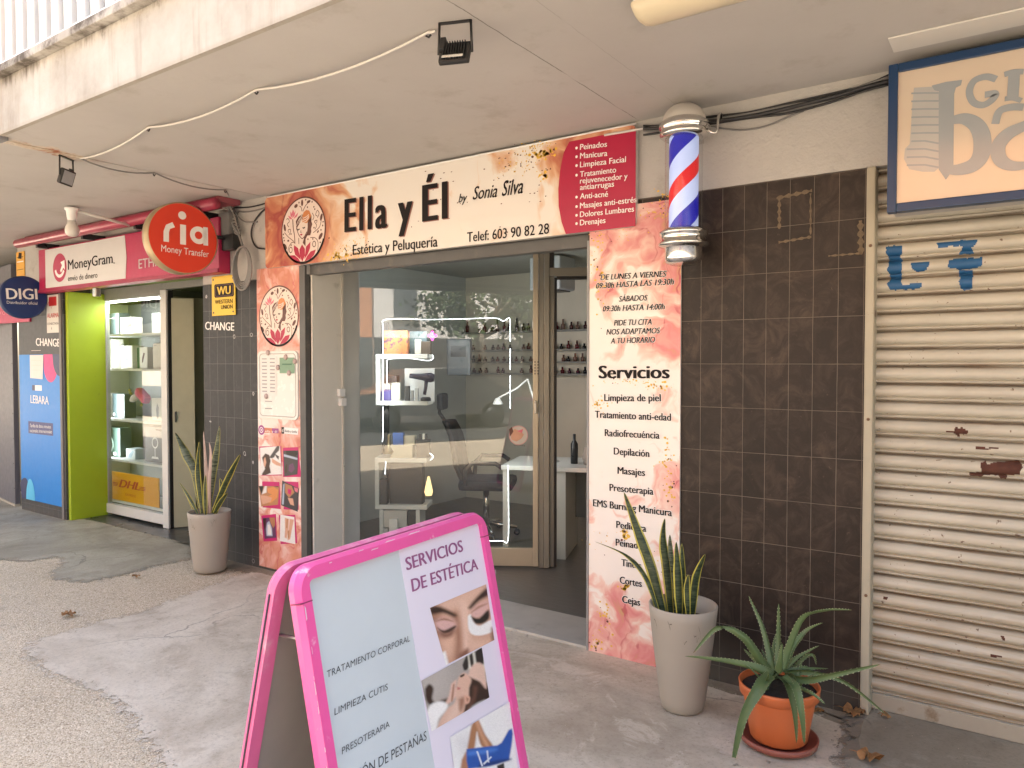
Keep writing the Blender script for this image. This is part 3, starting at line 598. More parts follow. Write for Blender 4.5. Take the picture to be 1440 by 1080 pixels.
for b_, x0, y0, x1, y1 in (('DE LUNES A VIERNES', 844.7, 394, 937.5, 389), ('09:30h HASTA LAS 19:30h', 838.4, 406, 948, 400), ('SÁBADOS', 870.5, 424.4, 911, 422.5), ('09:30h HASTA 14:00h', 848, 438.2, 935.3, 435), ('PIDE TU CITA', 863.6, 458, 917, 456.5), ('NOS ADAPTAMOS', 853, 470.8, 928.7, 468.7), ('A TU HORARIO', 859, 483.3, 921.8, 481.6)):
    text(lt, fp, b_, (x0, y0), (x1, y1), 7.8, .003, 0, .045, .2, (1, .035))
text(lt, fp, 'Servicios', (842, 532), (942.3, 532), 17.5, .003, 0, .07)
for b_, x0, y0, x1, y1 in (('Limpieza de piel', 850, 564, 929.8, 564.4), ('Tratamiento anti-edad', 836.8, 587.3, 944, 591.8), ('Radiofrecuéncia', 850.7, 613.2, 928, 617), ('Depilación', 863.3, 639, 913.6, 642.6), ('Masajes', 868.6, 666, 907.6, 669.4), ('Presoterapia', 857.4, 690, 919.4, 695.8), ('EMS Burning Manicura', 834.2, 711.6, 945.4, 726), ('Pedicura', 866.8, 742, 909.2, 748), ('Peinados', 866, 767, 909, 773.4), ('Tintes', 874, 795.4, 902.2, 800.2), ('Cortes', 871.7, 820, 903, 825.4), ('Cejas', 875, 847, 900.8, 852)):
    text(lt, fp, b_, (x0, y0), (x1, y1), 9.8, .003, 0, .055, 0, HB)
lt.build('lettering', [INK, WINK], po)
# left strip with the emblem and six photographs
yl = -.012; fl = facade(yl)
pl_ = empty('photo_poster', (-4.49, yl, 0), 'narrow pink poster with round emblem above and six small photographs below', 'poster')
WC3 = watercolour('photo_strip_print', 0, [(0, (.76, .70, .66)), (.38, (.75, .66, .60)), (.48, (.70, .44, .38)), (.6, (.66, .33, .27)), (.74, (.58, .24, .16)), (1, (.52, .14, .14))], [(-.2, .7), (.2, .62), (.5, .46), (.95, .46), (1.2, .30), (1.5, .34), (1.7, .5), (2.0, .66), (2.3, .62)], 3.4, 6.2, ((.50, .10, .11), 2.6, .7), [(-.25, .5), (.25, .6)])
lu0, lu1 = fl.uv(362.5, 560)[0], fl.uv(423.5, 560)[0]
MB().prism(fl, [(lu0, .03), (lu1, .03), (lu1, 2.25), (lu0, 2.25)], -.011, 0, 0, 1).build('panel', [WC3, EDGE], pl_)
ue, ve = fl.uv(392, 444.5); emblem(fl, ue, ve, .222, pl_)
MAG = M('magenta_print', (.50, .012, .13), .45); SKN = M('skin_print', (.56, .31, .21), .45, var=.25, scale=14); SKD = M('tan_print', (.40, .20, .10), .45, var=.3, scale=20); HAIR = M('dark_hair_print', (.05, .026, .02), .45, var=.6, scale=25)
DGR = M('dark_grey_print', (.055, .05, .055), .45, var=.5, scale=22); PUR = M('purple_print', (.13, .05, .12), .45, var=.4, scale=25); BLUP = M('pale_blue_print', (.40, .46, .56), .45)
PM = [MAG, WINK, HAIR, SKN, SKD, DGR, PUR, BLUP, INK, ORNG, PINKI]
def q5(pts): return [(355 + x/5.4, 600 + y/5.4) for x, y in pts]
PCOLS = [(.50, .012, .13), (.70, .68, .66), (.045, .022, .016), (.58, .32, .22), (.40, .19, .09), (.05, .045, .05), (.12, .045, .11), (.38, .44, .54), (.012, .01, .01), (.60, .24, .08), (.60, .16, .22)]
def photo(lst):
    MB().ppoly(fl, q5(lst[0][0]), .0015, 0).build('photo_backing', MAG, pl_)
    photo_print(fl, q5(lst[1][0][:4] if len(lst[1][0]) == 4 else [lst[1][0][k] for k in (0, 2, 3, 4)]), [(q5([(-50, 0), (500, 0), (500, 1200), (-50, 1200)]), PCOLS[lst[1][1]], .5)] + [(q5(p), PCOLS[m_], .55) for p, m_ in lst[2:]], pl_, .0026, 34, 46, len(lst))
photo([([(52, 150), (220, 148), (225, 370), (68, 372)], 0), ([(60, 160), (212, 146), (225, 362), (66, 368)], 1), ([(75, 235), (100, 203), (130, 215), (140, 260), (132, 300), (142, 350), (110, 365), (80, 382), (74, 360), (98, 320)], 2), ([(88, 245), (100, 230), (108, 270), (98, 310), (86, 290)], 3), ([(128, 235), (150, 205), (196, 134), (208, 150), (204, 180), (180, 205), (168, 232), (150, 240)], 5), ([(150, 240), (185, 262), (218, 280), (218, 302), (182, 292), (150, 270)], 3), ([(170, 205), (205, 225), (200, 250), (185, 235)], 5)])
photo([([(232, 160), (348, 155), (372, 382), (234, 382)], 0), ([(236, 182), (300, 178), (350, 180), (344, 362), (244, 376)], 5), ([(255, 180), (330, 172), (348, 205), (330, 225), (262, 215)], 8), ([(240, 208), (345, 238), (343, 252), (240, 226)], 7), ([(280, 290), (310, 275), (325, 320), (300, 350), (276, 335)], 6), ([(250, 300), (268, 280), (262, 350), (250, 350)], 2)])
photo([([(75, 415), (206, 420), (216, 626), (80, 612)], 0), ([(50, 450), (150, 415), (206, 452), (196, 592), (70, 606)], 4), ([(50, 450), (90, 438), (72, 520)], 8), ([(72, 515), (100, 440), (112, 440), (108, 500)], 1), ([(115, 470), (160, 455), (198, 480), (190, 540), (140, 580), (95, 570), (110, 530), (150, 515), (120, 500)], 9), ([(62, 520), (110, 525), (150, 540), (140, 570), (80, 590), (70, 560)], 3), ([(135, 418), (200, 425), (200, 460), (150, 450)], 2)])
photo([([(235, 415), (350, 420), (352, 632), (238, 628)], 0), ([(228, 408), (356, 470), (346, 646), (220, 596)], 5), ([(250, 430), (300, 450), (320, 500), (280, 540), (250, 500)], 4), ([(270, 540), (310, 545), (318, 600), (290, 590)], 3), ([(318, 460), (350, 470), (345, 500), (325, 490)], 10), ([(236, 440), (246, 430), (240, 590), (226, 590)], 7), ([(270, 470), (300, 480), (292, 520), (270, 505)], 0)])
photo([([(68, 675), (180, 662), (188, 866), (85, 872)], 0), ([(80, 692), (172, 688), (182, 842), (95, 852)], 6), ([(130, 690), (176, 690), (180, 740), (160, 770), (140, 730)], 4), ([(112, 730), (130, 715), (150, 770), (155, 830), (110, 830), (105, 780)], 7), ([(118, 745), (132, 740), (146, 790), (146, 822), (116, 820)], 1), ([(82, 700), (108, 695), (100, 760), (88, 790)], 2)])
photo([([(202, 672), (326, 668), (342, 884), (215, 892)], 0), ([(214, 668), (320, 686), (328, 892), (210, 868)], 1), ([(248, 690), (280, 700), (275, 780), (262, 850), (246, 840), (250, 780)], 3), ([(285, 700), (318, 705), (300, 790), (288, 855), (268, 862), (275, 800)], 3), ([(270, 790), (284, 785), (282, 840), (270, 850)], 4), ([(262, 700), (272, 700), (268, 770), (258, 770)], 4)])
SOC = M('sunset_print', (.62, .20, .10), .4, var=.5, scale=8)
st_ = MB(); st_.ppoly(fl, q5([(66, 6), (200, 14), (200, 50), (66, 46)]), .0015, 0); st_.ppoly(fl, q5([(150, 12), (200, 14), (200, 50), (150, 48)]), .002, 1)
c0 = fl.uv(355 + 70/5.4, 600 + 25/5.4); st_.disc(fl, *c0, .037, .0022, 1, 20); st_.ring(fl, *c0, .016, .022, .0028, 2, 20); st_.disc(fl, *c0, .007, .0028, 2, 12); text(st_, fl, 'ella y él', q5([(98, 42)])[0], q5([(190, 46)])[0], 3.2, .003, 2, .01)
st_.build('social_strip', [SOC, M('violet_print', (.30, .05, .22), .4), WINK], pl_)
st_ = MB(); st_.ppoly(fl, q5([(222, 2), (350, 14), (346, 62), (242, 52), (222, 54)]), .0015, 0); st_.ppoly(fl, q5([(222, 2), (242, 4), (242, 54), (222, 52)]), .002, 1); text(st_, fl, 'Bella y bella', q5([(248, 40)])[0], q5([(340, 48)])[0], 3.2, .0028, 1, .01, .2); text(st_, fl, 'd', q5([(227, 40)])[0], q5([(237, 41)])[0], 5, .0028, 0, .02)
st_.build('social_strip', [WINK, INK, INK], pl_)
# magnetic whiteboard
wb = empty('whiteboard', (fl.pt(*fl.uv(393, 545))), 'small white magnetic board with rounded corners on the narrow poster', 'whiteboard')
def q6(x, y): return (355 + x/6.75, 480 + y/6.75)
a0, a1 = fl.uv(*q6(66, 95)), fl.uv(*q6(446, 750)); V1, V0 = fl.uv(*q6(66, 95))[1], fl.uv(*q6(66, 725))[1]
MB().prism(fl, rrect(a0[0], V0, a1[0], V1, .04), .001, .014).build('backboard', M('white_enamel', (.72, .70, .66), .25, var=.03), wb)
MB().tube([fl.pt(u, v, .014) for u, v in rrect(a0[0] + .02, V0 + .02, a1[0] - .02, V1 - .02, .03)], .0035, 6, closed=True).build('rim', M('grey_rim', (.42, .40, .38), .5), wb)
sh_ = MB(); fu, fv = fl.uv(*q6(92, 140)); gu, gv = fl.uv(*q6(245, 520)); sh_.fpoly(fl, [(fu, gv), (gu, gv), (gu, fv), (fu, fv)], .016, 0)
for k in range(14):
    v = fv - .025 - k*.0265
    if k in (10, 12): continue
    if k < 10: sh_.fbox(fl, fu + .02, v, fu + .075, v + .008, .0165, .017, 1); sh_.fbox(fl, gu - .07, v, gu - .015, v + .008, .0165, .017, 1)
    else: sh_.fbox(fl, fu + .05, v - .02, gu - .05, v - .013, .0165, .017, 1)
tag(sh_.build('paper_sheet', [M('white_paper', (.70, .68, .65), .8, var=.04), GREYI], None, fl.pt(fu, fv)), 'white price list sheet of grey lines held on the small whiteboard', 'paper')
gn = MB(); (ga, gb), (gc, gd) = fl.uv(*q6(275, 155)), fl.uv(*q6(418, 305)); gn.fpoly(fl, [(ga, gd), (gc, gd), (gc, gb), (ga, gb)], .017, 0); gn.fbox(fl, ga + .03, (gb+gd)/2 + .004, gc - .03, (gb+gd)/2 + .014, .0175, .018, 1)
tag(gn.build('green_note', [M('green_paper', (.22, .34, .24), .8), M('green_ink', (.10, .2, .13), .8)], None, fl.pt(ga, gd)), 'green paper note held by four magnets on the whiteboard', 'note')
MGM = M('rosy_magnet', (.40, .30, .28), .35, var=.4, scale=60)
for (x, y), lab in zip(((165, 108), (150, 520), (335, 150), (422, 190), (262, 248), (366, 300)), ('round magnet above the printed price list', 'round magnet low on the whiteboard, under the price list', 'round magnet at the top edge of the green note', 'round magnet at the right corner of the green note', 'round magnet at the left edge of the green note', 'round magnet at the bottom of the green note')):
    P = fl.px(*q6(x, y)); mm = MB().lathe(P + fl.n*.017, [(.0, .009), (.012, .009), (.019, .006), (.020, 0)], 16, axis=fl.n).build('magnet', MGM, None, P)
    tag(mm, lab, 'magnet', 'magnets on the whiteboard')
# dark roller guide beside the strip
gd_ = MB().box((-4.234, -.015, 0), (-4.172, .03, 2.24), bev=.004); tag(gd_.build('shutter_guide', LINT, None, (-4.2, 0, 0)), 'dark metal shutter guide post between the photo poster and the pale jamb', 'guide rail')

# ---------------------------------------------------------------- salon glass front
ALU = M('champagne_aluminium', (.44, .385, .29), .38, metal=.35, var=.06)
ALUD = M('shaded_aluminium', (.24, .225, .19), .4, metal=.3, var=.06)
RUB = M('black_rubber', (.012, .012, .012), .6)
GLS = glassmat('window_glass', (.92, .95, .93), 1.5, 0, .042)
A_ = rad(30.7); G = Frame((-4.165, .5, 0), (math.cos(A_), math.sin(A_), 0), (0, 0, 1))
sf = empty('salon_shopfront', (-4.165, .5, 0), 'slanted glass front of the salon with champagne metal door frame and pale side jamb', 'shopfront')
UE = (-1.915 + 4.165)/math.cos(A_)
gu = lambda x, y=600: G.uv(x, y)[0]
gv = lambda x, y: G.uv(x, y)[1]
ua, ub, uc, ud, ue2 = gu(749.5), gu(757.5), gu(765), gu(772.5), gu(781)
MB().box((-4.168, .032, .02), (-4.150, .312, 2.26), bev=.003).build('side_jamb', M('grey_white_enamel', (.66, .64, .585), .45, var=.05, dirt=((.33, .31, .27), .6, .75, 3)), sf)
ed = MB().box((-4.150, .300, .02), (-4.138, .316, 2.26)); ed.build('jamb_edge', M('chipped_cream_edge', (.55, .52, .46), .5, dirt=((.16, .14, .11), .66, .72, 18)), sf)
jb = MB()
for z in (1.335, 1.265): jb.box((-4.15, .255 + (.012 if z < 1.3 else 0), z - .028), (-4.118, .31 + (.012 if z < 1.3 else 0), z + .028), bev=.005)
jb.build('door_contact', WHM, sf)
zr = gv(749, 770.5)
MB().fbox(G, 0, zr, ua, 2.5, -.006, 0).build('window_pane', GLS, sf)
MB().fbox(G, 0.0, .022, ua, zr, -.03, .018, bev=.004).build('bottom_rail', ALU, sf)
stl = MB().fbox(G, ua, .022, ub - .002, 2.5, -.03, .022, bev=.004).build('door_stile', ALU, sf)
f_ = MB().fbox(G, ub, .01, uc - .002, 2.5, -.03, .006, bev=.003).fbox(G, uc, .01, ud, 2.5, -.05, .016, bev=.004).fbox(G, ud, .01, ud + .035, 2.5, -.09, -.02, bev=.003)
f_.fbox(G, ud, 2.20, UE, 2.262, -.05, .012, bev=.004).fbox(G, UE - .04, .01, UE, 2.2, -.05, .01, bev=.003); f_.build('frame', ALUD, sf)
MB().fbox(G, ud + .036, .01, ud + .055, 2.195, -.10, -.03).fbox(G, ud + .055, 2.178, UE - .04, 2.199, -.05, .0).fbox(G, ud, 2.263, ud + .03, 2.5, -.03, .006).build('gasket', RUB, sf)
MB().fbox(G, ud + .03, 2.263, UE, 2.5, -.02, -.014).build('transom_pane', GLS, sf)
hd = MB().fbox(G, ua + .012, gv(755, 581), ub - .012, gv(755, 563), .022, .05, bev=.006); hd.build('handle', M('steel', (.45, .43, .38), .3, metal=.8), stl)
kp = MB()
for i in range(2):
    for k in range(5): kp.fbox(G, ua + .010 + i*.022, 1.555 - k*.022, ua + .022 + i*.022, 1.566 - k*.022, .0225, .0245)
kp.build('code_keys', M('dark_key', (.12, .11, .10), .5), stl)
MB().box((-4.17, .03, 2.175), (-1.922, .10, 2.246), bev=.004).build('lintel', LINT, sf)
MB().box((-4.17, .10, 2.2), (-1.922, .13, 2.215)).build('lintel_lip', ALU, sf)
# stickers and lights on the glass
su, sv = G.uv(729, 612); sk = MB().disc(G, su, sv, .073, .002, 0, 36).ring(G, su, sv, .068, .071, .0026, 1, 36)
sk.ppoly(G, [(718, 608), (724, 603), (731, 606), (737, 611), (733, 617), (726, 621), (719, 618)], .0026, 2); sk.ppoly(G, [(716, 604), (720, 600), (722, 607), (717, 614)], .003, 3); sk.ppoly(G, [(727, 606), (736, 603), (734, 609)], .003, 1); text(sk, G, 'manicura', (723, 627), (738, 627.5), 2.6, .003, 3)
tag(sk.build('glass_sticker', [M('pale_sticker', (.50, .47, .43), .5), PINKI, SKN, BRWN], None, G.pt(su, sv)), 'round pale sticker with a rosy hand print on the door glass', 'sticker')
LEDM = M('led_light', (.9, .95, 1), .4, var=0, emit=1.6)
led = MB()
def lline(P, n): 
    Q = [(p.x, p.y) for p in spline([(a, b, 0) for a, b in P], n)]
    return [G.px(a, b, -.035) for a, b in Q]
for P in ([(537, 570), (537, 500), (537, 460), (538, 450), (560, 448), (600, 449), (650, 448), (695, 447), (707, 451), (716, 447), (717, 462), (717, 480)], [(717, 528), (717, 575)], [(717, 520), (717, 490)],
          [(543, 540), (543, 512), (546, 505), (575, 504), (600, 507), (608, 504), (607, 499)], [(537, 572), (537, 612), (536, 622)], [(541, 650), (540, 668)], [(603, 638), (608, 643), (604, 648)], [(714, 655), (714.5, 700), (714, 760), (705, 762), (684, 762)]):
    Q = lline(P, 14); led.tube(Q, [0.0021 if k % 2 else .0009 for k in range(len(Q))], 6)
tag(led.build('led_strip', LEDM, None, G.px(537, 450, -.035)), 'lit white light strip running round the inside of the salon window', 'light strip')
def strip_lamp(P, size, e, rot, name):        # the light the strip itself gives off, on its own side
    l = bpy.data.lights.new(name, 'AREA'); l.shape = 'RECTANGLE'; l.size, l.size_y = size; l.energy = e; l.color = (.93, .97, 1); o = bpy.data.objects.new(name, l); COL.objects.link(o); o.location = P; o.rotation_euler = rot; return o
for px_, py_, sz, en in ((627, 452, (.95, .02), 1.5), (539, 530, (.02, .8), .35), (716, 560, (.02, .9), .9)):
    strip_lamp(G.px(px_, py_, -.045), sz, en, (-G.n).to_track_quat('-Z', 'Y').to_euler(), 'strip_glow')
ps = MB().ppoly(G, [(480, 733), (499.5, 733), (499.5, 763), (480, 764)], -.012, 0); tag(ps.build('printed_notice', [WINK, INK], None, G.px(480, 764, -.012)), 'small printed notice low in the salon window corner', 'notice')
# cube shelves just behind the glass
SD = -.16
WSH = M('white_laminate', (.66, .65, .62), .45, var=.04)
sh = empty('display_shelf', G.px(565, 800, SD), 'white cube display shelves on a dark back strip behind the salon glass', 'shelf')
def shelfbox(x0, y0, x1, y1, sides):
    (a, b), (c, d) = G.uv(x0, y0, SD), G.uv(x1, y1, SD); mb = MB(); t = .034
    mb.fbox(G, a, b - t, c, b, SD - .26, SD, bev=.002).fbox(G, a, d, c, d + t, SD - .26, SD, bev=.002)
    if sides: mb.fbox(G, a, d + t, a + t*.9, b - t, SD - .26, SD, bev=.002)
    mb.build('shelf_cube', WSH, sh)
shelfbox(528, 498, 601, 570, 1); shelfbox(527, 644, 600, 717, 1)
mb = MB(); (a, b), (c, d) = G.uv(533, 717, SD), G.uv(590, 800, SD); mb.fbox(G, a, 0.05, a + .03, b, SD - .26, SD - .01).fbox(G, c - .03, .05, c, b, SD - .26, SD - .01).fbox(G, a, .02, c, .05, SD - .26, SD); mb.build('lower_cabinet', WSH, sh)
(a, b) = G.uv(524, 450, SD); (c, d) = G.uv(536, 790, SD); MB().fbox(G, a, d, c, b, SD - .30, SD - .27).build('back_strip', M('dark_strip', (.02, .022, .024), .4), sh)
def gbox(name, x0, y0, x1, y1, depth, mats, label, cat, group=None, d=SD - .02, extra=None, bev=.003):
    (u0, v0), (u1, v1) = G.uv(x0, y0, d), G.uv(x1, y1, d)
    o = MB().fbox(G, u0, v1, u1, v0, d - depth, d, bev=bev)
    if extra: extra(o, d + .001)
    return tag(o.build(name, mats, None, G.pt((u0+u1)/2, v1, d)), label, cat, group)
CARD = M('cream_carton', (.56, .50, .38), .6, var=.06); DKC = M('charcoal_carton', (.045, .042, .04), .5, var=.2); DKB = M('black_plastic', (.018, .018, .02), .3)
FLOR = M('flowered_carton', (.50, .17, .05), .55, var=.5, scale=30, dirt=((.12, .05, .08), .52, .56, 26)); BLUC = M('blue_carton', (.05, .13, .42), .45); VIOL = M('violet_plastic', (.07, .05, .20), .35); GRNC = M('dark_green_carton', (.03, .055, .045), .45, var=.1); CREAM = M('cream_tube', (.60, .57, .49), .4)
gbox('gift_box', 539, 465, 573, 498, .10, FLOR, 'orange flowered box on the upper salon shelf', 'box')
gbox('carton', 575, 466, 600, 497.5, .10, M('teal_carton', (.07, .10, .11), .5, var=.5, scale=50), 'grey teal carton right of the flowered box', 'box', d=SD - .1)
gbox('product_tube', 583, 477, 592, 498, .03, CREAM, 'cream tube standing before the teal carton', 'tube', d=SD - .01, bev=.008)
gbox('carton', 592, 480, 605, 498, .06, M('brown_carton', (.07, .05, .035), .5), 'small dark brown carton at the upper shelf end', 'box', d=SD - .01)
fl_ = MB(); fu_, fv_ = G.uv(608, 472, -.04)
pts = [(fu_ + .024*(1 + .45*math.cos(4*t))*math.cos(t), fv_ + .024*(1 + .45*math.cos(4*t))*math.sin(t)) for t in [2*math.pi*k/40 for k in range(40)]]
fl_.tube([G.pt(a, b, -.04) for a, b in pts], .0035, 5, closed=True); fl_.tube([G.pt(fu_ + (a-fu_)*.5, fv_ + (b-fv_)*.5, -.04) for a, b in pts], .003, 5, mi=1, closed=True)
tag(fl_.build('neon_flower', [M('neon_pink', (.9, .08, .45), .4, var=0, emit=.8), M('neon_violet', (.25, .15, .9), .4, var=0, emit=.7)], None, G.pt(fu_, fv_, -.04)), 'small lit pink neon flower in the salon window', 'light')
t_ = gbox('jar', 536, 548, 550, 564, .07, [VIOL], 'violet lidded jar on the middle cube shelf', 'jar', bev=.01)
for i, (x0, x1, y0, lab) in enumerate(((537, 549, 539, 'cream tube standing behind the violet jar'), (550, 563, 538, 'cream tube standing right of the violet jar'))):
    gbox('product_tube', x0, y0, x1, 564, .035, CREAM, lab, 'tube', d=SD - (.09 if i == 0 else .03), bev=.008)
gbox('carton', 545, 528, 558, 538, .1, DKB, 'flat black carton behind the cream tubes', 'box', d=SD - .15)
for i, (x0, x1, y0, mt, lab) in enumerate(((569, 576, 543, DKC, 'narrow dark bottle left of the hair dryer stand'), (577, 581, 549, M('grey_bottle', (.3, .3, .3), .3), 'slim grey bottle by the hair dryer stand'), (583, 588, 546, M('silver_bottle', (.5, .5, .5), .25), 'slim silver bottle by the hair dryer stand'))):
    gbox('bottle', x0, y0, x1, 564, .03, mt, lab, 'bottle', d=SD - .02, bev=.004)
# hair dryer on its stand before a white card
gbox('display_card', 569, 518, 611, 565, .01, M('white_card', (.66, .66, .66), .5), 'white display card behind the hair dryer', 'card', d=SD - .13, bev=0)
dp = G.px(594, 565, SD + .02); dry = empty('hair_dryer', dp, 'dark purple hair dryer on a small stand in the salon window', 'hair dryer')
DRYM = M('plum_plastic', (.045, .035, .06), .3); a3, b3 = G.px(571, 529, SD + .02), G.px(606, 532, SD + .02); ax_ = (b3 - a3); ln = ax_.length; ax_.normalize()
MB().lathe(a3, [(.0, 0), (.018, 0), (.020, .03), (.026, ln*.5), (.036, ln*.72), (.038, ln*.88), (.028, ln), (0, ln)], 20, axis=ax_).build('barrel', DRYM, dry)
MB().tube([G.px(595, 534, SD + .02), G.px(594, 545, SD + .02), G.px(592, 556, SD + .02)], [.016, .014, .013], 10).build('handle', DRYM, dry)
MB().lathe(dp, [(0, .03), (.03, .03), (.04, .02), (.042, 0), (0, 0)], 20).build('stand', DKB, dry)
# lower shelf goods
def bx(n, *a, **k): return gbox(n, *a, **k)
gbox('cream_box', 549, 626, 580, 644, .12, CARD, 'wide cream carton on the lower cube shelf', 'box')
gbox('cream_box', 566, 613, 583, 626, .10, CARD, 'smaller cream carton stacked on the wide cream carton', 'box', d=SD - .04)
gbox('blue_bottle_box', 552, 609, 567, 626, .06, BLUC, 'blue carton standing on the wide cream carton', 'box', d=SD - .02)
gbox('dark_box', 585, 618, 603, 644, .08, DKC, 'black carton at the lower shelf end', 'box')
for i, (x0, x1) in enumerate(((589, 593), (594, 597), (598, 601))): gbox('nail_bottle', x0, 610, x1, 618, .02, (DKB, WINK, DKB)[i], ('left black cap bottle on the black carton', 'white capped bottle on the black carton', 'right black cap bottle on the black carton')[i], 'bottle', bev=.003)
P = G.px(538, 643, SD - .05); tag(MB().lathe(P, [(0, 0), (.045, 0), (.055, .02), (.035, .06), (.02, .075), (.012, .12), (.016, .15), (0, .155)], 16).build('brass_ornament', M('old_brass', (.22, .17, .08), .35, metal=.7, var=.3, scale=60), None, P), 'dark brass ornament at the left end of the lower shelf', 'ornament')
gbox('tool_case', 547, 650, 594, 711, .12, DKC, 'large charcoal tool case inside the lower cube', 'case', d=SD - .05, bev=.012)
gbox('dark_box', 532, 675, 544, 712, .08, DKC, 'narrow dark carton left of the charcoal tool case', 'box')
P = G.px(595.5, 704, SD - .06); tag(MB().lathe(P, [(0, 0), (.025, 0), (.034, .03), (.022, .09), (.008, .15), (0, .155)], 14).build('salt_lamp', M('salt_lamp_glow', (.9, .55, .25), .5, var=.2, emit=.35), None, P), 'small glowing orange salt lamp beside the tool case', 'lamp')
gbox('storage_box', 538, 717.5, 572, 742, .15, M('white_carton', (.55, .54, .51), .6), 'white carton under the lower shelf cube', 'box'); gbox('storage_box', 573, 718, 588, 740, .15, DKC, 'dark carton under the lower shelf cube, right of the white one', 'box')
gbox('storage_box', 534, 743, 546, 760, .12, M('white_carton', (.55, .54, .51), .6), 'lowest white carton beside the window notice', 'box'); gbox('frame_box', 547, 730, 559, 757, .03, [WINK], 'small framed card leaning on the white carton', 'card', d=SD + .02)
# room furniture: chair, desk, lamp, bottle shelves, monitor
BLKF = M('black_mesh_fabric', (.013, .013, .014), .7); CHR = M('chrome', (.65, .65, .65), .15, metal=1)
cp = at(682, 752, z=0) + Vector((0, .02, .004)); ch = empty('office_chair', cp, 'black high backed office chair with headrest on a chrome star base', 'chair')
fc = Vector((.88, .48, 0)).normalized(); sd_ = Vector((-fc.y, fc.x, 0)); UPV = Vector((0, 0, 1))
def cpt(f, s, z): return cp + fc*f + sd_*s + UPV*z
bk = MB(); prof = [(-.20, .50, .21), (-.25, .62, .24), (-.27, .75, .25), (-.30, .90, .23), (-.36, 1.03, .18)]
vs = []
for f, z, w in prof:
    for s in (-1, -.5, 0, .5, 1): vs.append(cpt(f + .05*abs(s)**2, s*w, z))
for f, z, w in prof:
    for s in (-1, -.5, 0, .5, 1): vs.append(cpt(f - .04 + .05*abs(s)**2, s*w, z))
n_ = len(prof)*5; fs = []
for i in range(len(prof)-1):
    for k in range(4): a = i*5 + k; fs += [(a, a+1, a+6, a+5), (n_+a, n_+a+5, n_+a+6, n_+a+1)]
for i in range(len(prof)-1): a = i*5; fs += [(a, a+5, n_+a+5, n_+a), (a+4, n_+a+4, n_+a+9, a+9)]
fs += [(k, n_+k, n_+k+1, k+1) for k in range(4)] + [((len(prof)-1)*5+k, (len(prof)-1)*5+k+1, n_+(len(prof)-1)*5+k+1, n_+(len(prof)-1)*5+k) for k in range(4)]
bk.add(vs, fs, 0, True); bk.build('backrest', BLKF, ch)
MB().obox(cpt(-.40, 0, 1.20), fc, sd_, UPV, (.06, .26, .15), 0, .025).tube([cpt(-.36, 0, 1.0), cpt(-.43, 0, 1.10), cpt(-.42, 0, 1.18)], .016, 8).build('headrest', BLKF, ch)
MB().obox(cpt(.02, 0, .47), fc, sd_, UPV, (.48, .48, .09), 0, .035).build('seat', BLKF, ch)
for s in (-1, 1): MB().tube([cpt(-.15, s*.27, .48), cpt(-.14, s*.29, .62), cpt(-.08, s*.29, .68), cpt(.12, s*.29, .68), cpt(.18, s*.28, .64)], .02, 8).build('armrest', BLKF, ch)
bs = MB().tube([cpt(0, 0, .44), cpt(0, 0, .10)], .028, 12)
for k in range(5): t = k*2*math.pi/5; bs.tube([cpt(0, 0, .11), cpt(.28*math.cos(t), .28*math.sin(t), .07)], [.025, .016], 8)
sbp = bs.build('star_base', CHR, ch)
for k in range(5):
    t = k*2*math.pi/5; MB().lathe(cpt(.28*math.cos(t), .28*math.sin(t), .029) - sd_*.02, [(0, 0), (.028, 0), (.028, .04), (0, .04)], 12, axis=sd_).build('caster', DKB, sbp)
d0 = at(783, 787, z=.0); dk = empty('nail_desk', (d0.x, d0.y, .004), 'white nail desk just inside the open salon door', 'desk')
fd = Frame((d0.x - .0, d0.y, 0), (math.cos(rad(20)), math.sin(rad(20)), 0), (0, 0, 1))
dl0 = fd.uv(707, 700)[0]; MB().fbox(fd, dl0, .004, dl0 + .045, .70, -.05, 0, bev=.002).build('side_panel', WSH, dk); MB().fbox(fd, 0, .004, .07, .70, -.55, .0, bev=.002).build('side_panel', WSH, dk); MB().fbox(fd, dl0 - .01, .70, 1.0, .735, -.62, .02, bev=.003).build('top', WSH, dk); MB().fbox(fd, .07, .25, 1.0, .70, -.5, -.46).build('modesty_panel', M('grey_laminate', (.2, .2, .19), .5), dk)
l0 = fd.pt(-.10, .736, -.3); lp = empty('desk_lamp', l0, 'white articulated lamp reaching over the nail desk', 'lamp'); MB().lathe(l0, [(0, .02), (.05, .02), (.06, 0), (0, 0)], 16).build('base', WSH, lp)
e1, e2, e3 = at(742, 533, y=1.75), at(727, 546, y=1.7), at(700, 560, y=1.6); MB().tube([l0 + UPV*.02, e1], .008, 8).tube([e1, e2, e3], .008, 8).build('arm', WINK, lp); MB().lathe(e3 - UPV*.05, [(.0, .05), (.02, .05), (.045, .0)], 16).build('lamp_shade', WINK, lp)
mnp = fd.pt(.62, .737, -.28); mn = empty('mirror_screen', mnp, 'pale upright screen standing on the nail desk', 'screen'); MB().fbox(fd, .45, .80, .85, 1.12, -.30, -.28, bev=.006).build('panel', M('pale_screen', (.42, .39, .33), .4), mn); MB().fbox(fd, .6, .737, .7, .80, -.31, -.27).build('stand', M('grey_metal', (.2, .2, .2), .5), mn)
bgp = fd.pt(.25, .737, -.2); tag(MB().lathe(bgp, [(0, 0), (.07, 0), (.085, .06), (.07, .13), (.03, .17), (.045, .2)], 14).build('plastic_bag', M('translucent_bag', (.34, .29, .25), .3, var=.3, scale=30), None, bgp), 'knotted pale plastic bag on the nail desk', 'bag')
